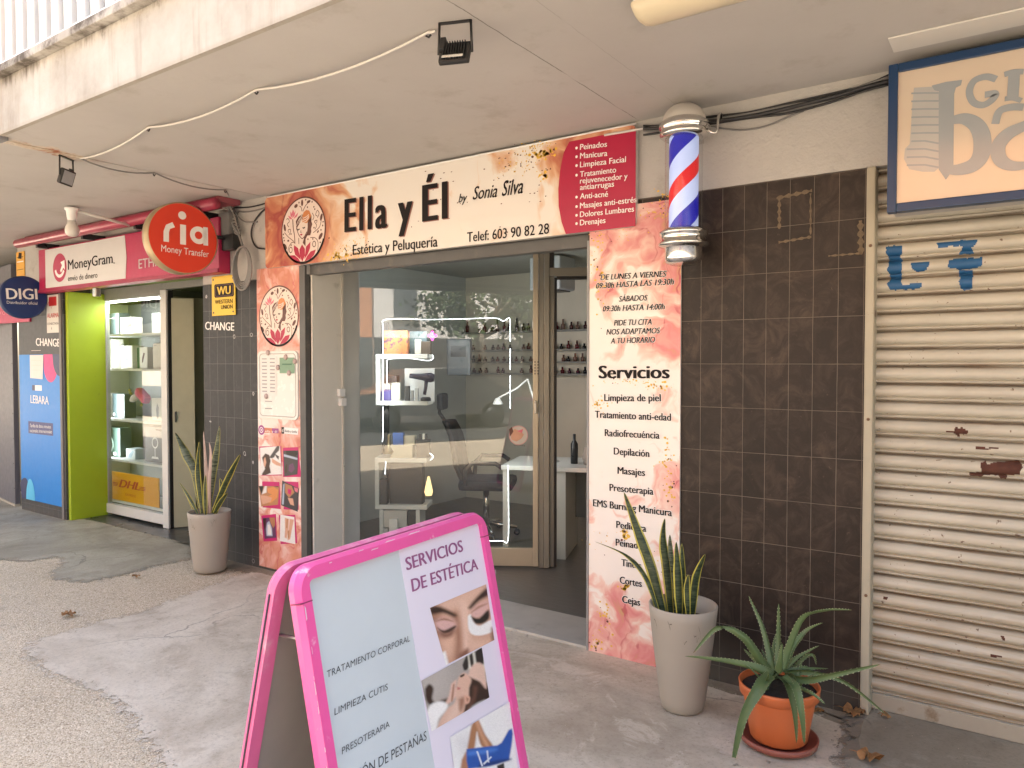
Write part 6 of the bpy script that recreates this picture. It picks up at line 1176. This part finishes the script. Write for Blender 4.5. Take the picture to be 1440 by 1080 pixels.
def ppt(pl, dy, o=0): return [at(x, y, y=dy + o) for x, y in pl]
# left
P1 = at(295, 790, z=0) ; P1 = Vector((at(295, 813, z=.012).x + -.06, -.26, .012)); P1.x = at(295, 760, y=-.26).x
h1 = at(295, 719, y=-.26).z
def radius_at(px, yy, P): 
    d = ray(px, yy); d = Vector((d.x, d.y)); d.normalize(); o = Vector((P.x - CAM.x, P.y - CAM.y)); return abs(o.x*d.y - o.y*d.x)
pt1 = empty('potted_snake_plant', P1, 'snake plant in a tall beige planter by the dark tiled pillar under CHANGE', 'potted plant', 'snake plants in beige planters')
planter(pt1, P1, h1 - P1.z, radius_at(318.5, 780, P1), radius_at(325.5, 718, P1), 2)
for i, (pl, w, dy, mt) in enumerate((([(283, 720), (273, 663), (262, 640), (255, 625), (246.5, 608.5)], .038, -.27, SNK2), ([(278, 722), (266, 700), (252.5, 678.5)], .014, -.32, SNK), ([(284, 722), (279, 680), (278, 655), (280.5, 621)], .024, -.31, SNK), ([(290, 722), (290, 680), (288.5, 650), (286, 606)], .018, -.25, PNKL),
                              ([(292, 722), (298, 670), (304, 635), (308.5, 599)], .034, -.22, SNK2), ([(299, 722), (315, 685), (327, 660), (338, 639)], .026, -.26, SNK), ([(301, 722), (311, 705), (320, 693)], .020, -.33, SNK), ([(289, 724), (288, 690), (289, 668)], .018, -.34, SNK), ([(295, 722), (294, 680), (296, 640), (294, 622)], .014, -.27, PNKL), ([(276, 724), (268, 706), (261, 691)], .014, -.26, SNK), ([(303, 724), (311, 690), (309, 672)], .020, -.23, SNK))):
    leaf('leaf', ppt(pl, dy, .03), w*.85, mt, pt1, camr, .3, seed=i)
# right
P2 = Vector((at(960, 940, y=-.36).x, -.36, .007)); h2 = at(962, 853, y=-.36).z
pt2 = empty('potted_snake_plant', P2, 'snake plant in a tall beige planter before the service poster, next to the orange pot', 'potted plant', 'snake plants in beige planters')
planter(pt2, P2, h2 - P2.z + .01, radius_at(990, 985, P2), radius_at(1010, 850, P2), 6)
for i, (pl, w, dy, mt) in enumerate((([(926, 862), (908, 812), (880, 780), (836.7, 761.4)], .016, -.44, SNK), ([(934, 866), (916, 800), (896, 745), (877.3, 692)], .034, -.42, SNK), ([(944, 866), (938, 800), (933, 760), (935, 729)], .030, -.38, SNK), ([(956, 866), (954, 810), (951, 762)], .028, -.45, SNK), ([(961, 866), (960, 810), (959, 764)], .022, -.40, SNK), ([(968, 866), (966, 830), (968, 808)], .018, -.46, SNK), ([(974, 866), (979, 815), (992, 779)], .026, -.41, SNK), ([(950, 866), (944, 790), (942, 752)], .02, -.36, SNK2), ([(938, 868), (928, 835), (920, 815)], .014, -.36, SNK))):
    leaf('leaf', ppt(pl, dy, .06), w*.74, mt, pt2, camr, .35, seed=20 + i)
# aloe
TER = M('orange_plastic_pot', (.56, .145, .045), .42, var=.05, scale=4, dirt=((.42, .17, .09), .62, .8, 6)); TER2 = M('brown_red_saucer', (.25, .075, .05), .5, var=.1, scale=5, dirt=((.32, .2, .13), .6, .75, 9))
P3 = Vector((at(1095, 1010, y=-.43).x, -.43, .008)); h3 = at(1096, 960, y=-.43).z; rt = radius_at(1154, 966, P3); rb = radius_at(1139, 1050, P3)
al_ = empty('potted_aloe', P3, 'spiky green aloe in a round orange plastic pot with saucer', 'potted plant')
hp = h3 - P3.z
MB().lathe(P3, [(0, .022), (rb - .014, .022), (rb - .008, .03), (rt*.90, hp*.80), (rt*.905, hp*.815), (rt*.985, hp*.83), (rt*1.0, hp*.96), (rt*1.01, hp), (rt*.96, hp + .002), (rt*.93, hp*.9)], 56).build('pot', TER, al_)
MB().lathe(P3, [(0, .002), (rb + .01, .002), (rb + .03, .012), (rb + .035, .034), (rb + .027, .036), (rb + .02, .018), (0, .016)], 56).build('saucer', TER2, al_)
MB().lathe(P3, [(rt*.935, hp*.90), (rt*.5, hp*.93), (0, hp*.94)], 32).build('soil', SOIL, al_)
ALO = leaf_mat('aloe_leaf', (.06, .105, .035), (.13, .185, .075), None, 0, False); TTH = M('pale_thorn', (.42, .42, .25), .6)
def apts(L): return [at(x, y, y=dy + .19) for x, y, dy in L]
def aw_(t): return (1 - t)**.75*(1 + .25*t)
for i, (L, w) in enumerate((([(1088, 945, -.62), (1084, 925, -.58), (1072, 880, -.52), (1053, 838, -.46)], .024), ([(1094, 940, -.60), (1095, 900, -.56), (1095, 849, -.55)], .019), ([(1100, 944, -.62), (1110, 915, -.60), (1130, 870, -.60), (1160, 859, -.62), (1198, 858, -.66)], .027), ([(1102, 944, -.60), (1116, 910, -.56), (1135, 887, -.52), (1157, 876, -.50)], .020),
                          ([(1086, 948, -.62), (1072, 932, -.64), (1045, 895, -.70), (1010, 882, -.74), (975, 918, -.78)], .030), ([(1084, 952, -.64), (1060, 940, -.68), (1015, 930, -.74), (963, 923, -.80)], .034), ([(1088, 952, -.66), (1068, 968, -.76), (1045, 1010, -.82), (1028, 1086, -.84)], .040), ([(1098, 952, -.66), (1108, 965, -.76), (1116, 1000, -.80), (1120, 1045, -.80)], .032), ([(1102, 955, -.66), (1118, 968, -.78), (1127, 1005, -.82), (1131, 1046, -.80)], .028),
                          ([(1104, 948, -.62), (1135, 955, -.64), (1175, 948, -.66), (1238, 934, -.68)], .026), ([(1104, 945, -.60), (1140, 945, -.56), (1190, 960, -.50), (1248, 1006, -.44)], .020), ([(1096, 945, -.66), (1098, 930, -.68), (1100, 905, -.70)], .022), ([(1104, 942, -.58), (1122, 925, -.54), (1152, 908, -.50)], .017), ([(1090, 948, -.60), (1066, 930, -.54), (1046, 912, -.46)], .022), ([(1106, 946, -.58), (1135, 940, -.54), (1165, 940, -.48)], .018), ([(1110, 938, -.56), (1114, 915, -.52), (1130, 895, -.48)], .014), ([(1112, 944, -.54), (1140, 920, -.50), (1148, 935, -.46)], .012), ([(1092, 944, -.56), (1088, 915, -.50), (1092, 890, -.46)], .018), ([(1106, 960, -.70), (1140, 975, -.76), (1160, 990, -.78)], .014))):
    leaf('leaf', apts(L), w*.72, [ALO, TTH], al_, camr if i not in (5, 9, 10) else Vector((0, -.4, 1)), .55, teeth=.0024, thick=.010, seed=50 + i, wfun=aw_)
for k in range(3):
    o0 = P3 + Vector((.07*math.cos(k*2.1), .07*math.sin(k*2.1) , hp*.93)); 
    for j in range(4): t = j*1.57 + k; leaf('leaf', [o0, o0 + Vector((.03*math.cos(t), .03*math.sin(t), .05)), o0 + Vector((.08*math.cos(t), .08*math.sin(t), .10))], .009, [ALO, TTH], al_, Vector((-math.sin(t), math.cos(t), 0)), .5, teeth=.002, thick=.004, seed=j, wfun=aw_)
# fallen leaves
DRY = M('dry_leaf', (.30, .15, .055), .75, var=.4, scale=30)
def dry(px, py, s, label, seed, z=.008):
    r = random.Random(seed); P = at(px, py, z=z); n = 22; vs = [P + Vector((0, 0, .012))]; rim = []
    for k in range(n):
        a = 2*math.pi*k/n; q = s*(.62 + .38*abs(math.cos(2.5*a)))*r.uniform(.8, 1.1); rim.append(P + Vector((q*math.cos(a), q*math.sin(a)*.8, r.uniform(.002, .034)*(s/.05))))
    mid = [v_.lerp(vs[0], .5) + Vector((0, 0, r.uniform(-.004, .014))) for v_ in rim]; vs += mid + rim
    fs = [(0, 1 + k, 1 + (k+1) % n) for k in range(n)] + [(1 + k, 1 + n + k, 1 + n + (k+1) % n, 1 + (k+1) % n) for k in range(n)]
    mb = MB().add(vs, fs, 0, True); mb.tube([vs[0], P + Vector((-s*1.1, s*.3, .012)), P + Vector((-s*1.5, s*.5, .004))], [.002, .0015, .001], 5)
    tag(mb.build('fallen_leaf', DRY, None, P), label, 'leaf', 'dry leaves on the ground')
dry(1200, 1004, .055, 'crumpled brown leaf at the foot of the shutter rail', 1, .03); dry(1222, 1068, .05, 'brown leaf lying flat at the edge of the dark step', 2, .036); dry(1246, 1009, .022, 'small brown leaf fragment on the dark step', 3, .036); dry(96, 866, .05, 'brown leaf on the gravelly ground away from the walls', 4); dry(191, 812, .035, 'small brown leaf by the grey concrete patch edge', 5); dry(1150, 1002, .028, 'brown leaf scrap behind the orange pot', 6); dry(4, 700, .04, 'brown leaf at the base of the grey metal wall', 7, .012)

# ---------------------------------------------------------------- soffit fittings and cables
BLK = M('black_cast_metal', (.02, .02, .021), .45)
def flood(P, dirv, s, label, tilt):
    f = empty('floodlight', P, label, 'floodlight', 'floodlights on the soffit'); d = Vector(dirv).normalized(); sdv = d.cross(UPV).normalized(); up = sdv.cross(d)
    br_ = MB().obox(P + Vector((0, 0, -.006*s)), sdv, sdv.cross(UPV), UPV, (.20*s, .03*s, .006*s))
    c = P - UPV*(.19*s)
    for k in (-1, 1): br_.tube([P + sdv*(k*.098*s), c + sdv*(k*.105*s)], .008*s, 6)
    br_.build('bracket', BLK, f)
    b_ = MB().obox(c, sdv, d, up, (.19*s, .035*s, .15*s), 0, .01*s)
    for k in range(9): b_.obox(c - d*(.026*s) + sdv*((k-4)*.016*s), sdv, d, up, (.005*s, .022*s, .13*s))
    hs = b_.build('housing', BLK, f)
    MB().obox(c + d*(.018*s), sdv, d, up, (.16*s, .004*s, .12*s), 0, .001).build('lens', M('flood_lens', (.35, .36, .38), .15), hs)
    MB().obox(c - d*(.0395*s) - up*(.06*s), sdv, d, up, (.13*s, .002*s, .018*s)).build('label', M('silver_label', (.5, .5, .48), .4), hs)
    MB().obox(c - d*(.03*s) + up*.05*s - sdv*.075*s, sdv, d, up, (.035*s, .03*s, .09*s), 0, .006*s).build('junction_box', BLK, hs)
FLP = at(640, 30, z=CZ); flood(FLP, (-.35, .9, -.45), .60, 'larger black floodlight under the soffit, seen from its finned back', 0)
flood(Vector((-4.73, -1.33, CZ)), (.8, .5, -.3), .62, 'small black floodlight hanging beside the peeling soffit paint', 0)
WCB = M('white_cable', (.62, .60, .56), .5, var=.05); GCB = M('grey_cable', (.20, .195, .19), .5); BCB = M('black_cable', (.022, .022, .023), .5)
def on_c(x, y, dz=.008): return at(x, y, z=CZ - dz)
def sag(a, b, s, n=8): return [a.lerp(b, k/n) - UPV*(s*4*(k/n)*(1 - k/n)) for k in range(n+1)]
K = [on_c(612, 43), on_c(603, 45), on_c(361, 126), on_c(209, 179), on_c(113, 223)]
pth = [K[0]]
for a, b_, s in zip(K[:-1], K[1:], (.003, .04, .035, .03)): pth += sag(a, b_, s)[1:]
tag(MB().tube(pth, .0055, 7).build('ceiling_cable', WCB), 'white cable looping under the soffit between the two floodlights', 'cable')
K = [on_c(113, 223), on_c(217, 243), on_c(317, 267)]; pth = [K[0]]
for a, b_, s in zip(K[:-1], K[1:], (.03, .03)): pth += sag(a, b_, s)[1:]
pth += spline([K[-1], at(326, 283, y=-.04), at(333, 302, y=-.03), at(345, 312, y=-.02), at(362, 312, y=-.012)], 5)[1:]
tag(MB().tube(pth, .005, 7).build('ceiling_cable', GCB), 'grey cable running from the small floodlight down to the coil by the red sign', 'cable')
for i, (x, y, lab) in enumerate(((603, 45, 'black clip holding the white cable next to the big floodlight'), (361, 126, 'black clip in the middle of the white soffit cable'), (209, 179, 'black clip of the white soffit cable nearest the small floodlight'), (217, 243, 'black clip halfway along the grey soffit cable'), (317, 267, 'black clip where the grey cable turns down the wall'))):
    P = on_c(x, y, .002); tag(MB().tube([P + Vector((-.012, 0, 0)), P + Vector((-.012, 0, -.012)), P + Vector((0, 0, -.020)), P + Vector((.010, 0, -.012))], .004, 6).build('cable_clip', BLK, None, P), lab, 'clip', 'cable clips')
zt0 = CZ - .05
rr_ = random.Random(8); L0 = [(905, 183), (935, 180), (990, 172), (1050, 163), (1110, 152), (1170, 138), (1215, 124), (1250, 112)]
for k in range(5):
    pts = [at(x, y + (k - 2)*2.6 + rr_.uniform(-2, 2), y=-.012 - .010*(k % 3)) for x, y in L0]
    tag(MB().tube(spline(pts, 4), .0055 if k != 2 else .009, 7).build('wall_cable', (BCB, GCB, BCB, GCB, BCB)[k]), ('uppermost thin black cable of the bundle right of the barber pole', 'upper grey cable of the bundle right of the barber pole', 'thick black cable in the middle of the bundle right of the barber pole', 'lower grey cable of the bundle right of the barber pole', 'lowest black cable of the bundle right of the barber pole')[k], 'cable', 'cables along the wall top')
tag(MB().tube(spline([at(1000, 178, y=-.01), at(1040, 183, y=-.01), at(1075, 178, y=-.01), at(1105, 166, y=-.01), at(1130, 156, y=-.01)], 5), .004, 6).build('wall_cable', GCB), 'loose grey cable drooping under the bundle beside the barber pole', 'cable', 'cables along the wall top')
tag(MB().tube(spline([at(850, 190, y=-.04), at(880, 185, y=-.04), at(910, 180, y=-.03), at(935, 178, y=-.03)], 4), .006, 7).build('wall_cable', WCB), 'white cable from the long sign to the barber pole', 'cable', 'cables along the wall top')
# coil and loops left of the long sign
cl = MB(); C0 = at(341, 373, y=-.05)
for k in range(4):
    r1, r2 = .075 + .012*k, .135 + .008*k; cl.tube([C0 + Vector((r1*math.cos(t) + .012*k, -.010*k, r2*math.sin(t) - .01*k)) for t in [2*math.pi*j/28 for j in range(28)]], .008, 7, closed=True)
cl.tube(spline([at(322, 292, y=-.05), at(326, 312, y=-.05), at(335, 328, y=-.05), at(341, 345, y=-.05)], 5), .009, 7)
tag(cl.build('cable_coil', GCB, None, C0), 'coil of thick grey cable hanging beside the yellow plate', 'cable')
cp_ = spline([at(318, 292, y=-.05), at(323, 293, y=-.05), at(328, 305, y=-.045), at(332, 318, y=-.045), at(336, 330, y=-.045)], 6)
wn = MB()
for i in range(len(cp_) - 1):
    if i % 2 == 0: wn.tube([cp_[i] + Vector((.028*math.cos(t), .0 - .01*math.cos(2*t), .014*math.sin(t))) for t in [2*math.pi*j/12 for j in range(12)]], .0065, 6, closed=True)
tag(wn.build('wound_cable', M('dusty_cable', (.26, .24, .22), .7), None, cp_[0]), 'tightly wound dusty cable under the soffit right of the round red sign', 'cable')
tag(MB().tube(spline([at(378, 290, y=-.012), at(366, 300, y=-.012), at(356, 315, y=-.012), at(353.5, 332, y=-.012), at(360, 347, y=-.012), at(372, 350, y=-.012), at(380, 350, y=-.012)], 6), .006, 7).build('wall_cable', BCB), 'black cable making a half loop behind the left end of the long sign', 'cable')
for k, (a, b_) in enumerate((((330, 292), (378, 284)), ((335, 298), (380, 289)))): tag(MB().tube(sag(at(*a, y=-.01), at(*b_, y=-.01), .015), .005, 6).build('wall_cable', GCB if k else BCB), ('upper of two short cables from the wound cable to the long sign', 'lower of two short cables from the wound cable to the long sign')[k], 'cable')
jbp = at(313, 315, y=-.04); jb_ = empty('junction_box', jbp, 'grey junction box on the wall right of the round red sign', 'box'); rect(facade(-.08), 307, 300, 322, 329, -.08, 0, M('dusk_grey_plastic', (.16, .155, .15), .6), jb_, 'housing', .004); MB().lathe(at(314.5, 331, y=-.06), [(.02, 0), (.02, .03), (0, .03)], 12).build('gland', BLK, jb_)
tb_ = empty('transformer_box', at(318, 340, y=-.04), 'black transformer box under the grey junction box', 'box'); rect(facade(-.075), 308, 331, 327, 350, -.075, 0, BLK, tb_, 'housing', .004); MB().tube([at(312, 351, y=-.05), at(312, 362, y=-.05), at(318, 366, y=-.02)], .006, 6).build('lead', BCB, tb_)
# bulb on its arm
zb3 = CZ - .035; P = at(101, 300, y=-.55); P = at(101, 297, z=CZ - .04); bl = empty('wall_bulb', P, 'white light bulb hanging at the end of a thin conduit under the soffit', 'bulb')
sc = .9; cond = at(182, 307, y=-.25); MB().tube([P + Vector((0, 0, .012)), Vector((cond.x, cond.y, P.z - .06))], .012, 8).build('conduit', WCB, bl)
MB().lathe(P - UPV*.075, [(0, 0), (.030, 0), (.036, .03), (.040, .075), (.052, .085), (.052, .100), (0, .105)], 20).build('socket', WHM, bl)
MB().lathe(P - UPV*.20, [(0, 0), (.028, .006), (.046, .024), (.052, .05), (.046, .078), (.034, .10), (.030, .125), (0, .126)], 24).build('bulb', M('opal_bulb', (.66, .63, .58), .3, var=.02), bl)
# batten light
bA = on_c(905, 18, .02); bt = empty('batten_light', Vector((-1.10, -1.10, CZ)), 'long cream batten light on the soffit cut by the top of the picture', 'ceiling light')
MB().box((-1.10, -1.19, CZ - .012), (.5, -1.03, CZ - .001), bev=.003).build('base', WHM, bt)
prof_ = []; n = 10
cs = [(-.078*math.cos(math.pi*k/n), -.012 - .055*math.sin(math.pi*k/n)) for k in range(n+1)]
mb = MB(); xs_ = [(-1.118, .35), (-1.112, .7), (-1.10, .9), (-1.08, 1.0), (.46, 1.0), (.48, .9)]
vs = [(x, -1.11 + a*(.6 + .4*s), CZ - .012 + (b_ + .012)*s) for x, s in xs_ for a, b_ in cs]; fs = [(i*(n+1) + k, i*(n+1) + k + 1, (i+1)*(n+1) + k + 1, (i+1)*(n+1) + k) for i in range(len(xs_)-1) for k in range(n)]
fs += [list(range(n+1)), list(range((len(xs_)-1)*(n+1), len(xs_)*(n+1)))[::-1]]; mb.add(vs, fs, 0, True); mb.build('diffuser', M('cream_diffuser', (.64, .56, .40), .4, var=.04), bt)

# ---------------------------------------------------------------- the street that the window glass mirrors
def house(x0, x1, y, h, mat, label, storey=3.0):
    b = empty('street_building', ((x0 + x1)/2, y, 0), label, 'building', 'buildings across the street'); MB().box((x0, y - 8, 0), (x1, y, h)).build('wall', mat, b); w = MB(); s = MB()
    z = 3.6
    while z < h - 1.5:
        x = x0 + .9
        while x < x1 - 1.5: w.box((x, y, z), (x + 1.1, y + .03, z + 1.4)); s.box((x - .1, y, z - .1), (x + 1.2, y + .35, z - .002)); x += 2.6
        z += storey
    w.build('window', M('street_window', (.10, .11, .12), .2), b); s.build('balcony_slab', M('pale_stucco', (.6, .57, .52), .8), b); MB().box((x0, y + .002, 0), (x1, y + .04, 2.7)).build('shade_strip', M('street_shade_strip', (.08, .075, .07), .6), b)  # dark foot strip: shade of trees and parked cars put into its colour
house(-6, 3.6, -26, 14, M('orange_stucco', (.62, .27, .12), .85, scale=1), 'orange stuccoed building across the street')
house(3.7, 13, -26, 12, M('white_stucco', (.82, .79, .73), .85, scale=1), 'white stuccoed building across the street'); house(13.1, 30, -26, 15, M('sand_stucco', (.58, .48, .36), .85, scale=1), 'sand coloured building across the street'); house(-40, -6.1, -26, 16, M('cream_stucco', (.64, .56, .44), .85, scale=1), 'long cream building across the street')
LEAFM = M('street_tree_leaf', (.06, .10, .03), .6, var=.5, scale=2); BARK = M('plane_bark', (.16, .13, .10), .9, var=.4, scale=4)
def tree(x, y, h, r, label, seed):
    rr = random.Random(seed); t = empty('street_tree', (x, y, 0), label, 'tree', 'trees along the street'); mb = MB(); mb.tube([(x, y, 0), (x + .05, y, 1.6), (x - .05, y + .05, h*.45)], [.22, .17, .13], 10)
    cl_ = []
    for k in range(9):
        a = rr.uniform(0, 6.28); q = rr.uniform(.3, 1)*r; e = Vector((x + q*math.cos(a), y + q*math.sin(a), h*rr.uniform(.5, .95))); mb.tube([(x - .03, y, h*.42), e], [.07, .02], 6); cl_.append(e)
    mb.build('trunk', BARK, t); vs, fs = [], []
    for e in cl_:
        for _ in range(260):
            d = Vector((rr.gauss(0, .5), rr.gauss(0, .5), rr.gauss(0, .4)))*r*.55; c = e + d; a = Vector((rr.uniform(-1, 1), rr.uniform(-1, 1), rr.uniform(-1, 1))).normalized(); b_ = a.orthogonal().normalized(); s = rr.uniform(.05, .11); k0 = len(vs); vs += [c - a*s, c + b_*s*.6, c + a*s, c - b_*s*.6]; fs.append((k0, k0+1, k0+2, k0+3))
    MB().add(vs, fs).build('crown', LEAFM, t)
tree(4.2, -12.5, 6.6, 2.4, 'leafy street tree by the kerb, mirrored in the door glass', 1); tree(2.3, -11.6, 5.2, 1.5, 'small street tree mirrored in the middle of the window', 2); tree(9.8, -13, 7, 2.6, 'full street tree beyond the parked car', 3)
def car(x, y, col, label):
    c = empty('parked_car', (x, y, .006), label, 'car', 'cars parked across the street'); hw = .86
    prf = [(-2.1, .35), (-2.15, .62), (-2.05, .82), (-1.25, .93), (-.62, 1.40), (.75, 1.44), (1.55, .98), (2.05, .88), (2.12, .6), (2.08, .35)]
    fr = Frame((x, y, .006), (1, 0, 0), (0, 0, 1)); MB().prism(fr, prf, -hw, hw).build('body', col, c)
    wn = MB(); wn.fpoly(fr, [(-1.1, .95), (-.58, 1.33), (.05, 1.36), (.05, .95)], hw + .004); wn.fpoly(fr, [(.12, .95), (.12, 1.36), (.7, 1.36), (1.3, .97)], hw + .004); wn.build('window', DKB, c)
    for wx in (-1.3, 1.3):
        for s in (-1, 1): MB().lathe(fr.pt(wx, .31, s*(hw - .08)), [(0, .1), (.19, .1), (.2, .08), (.31, .08), (.31, -.1), (0, -.1)], 24, axis=fr.n*s).build('wheel', BLK, c)
car(5.6, -10.8, M('dark_car_paint', (.03, .032, .036), .2, coat=1), 'dark parked car mirrored in the salon window'); car(.6, -10.8, M('graphite_car_paint', (.06, .065, .075), .25, metal=.2, coat=1), 'graphite parked car across the pavement')
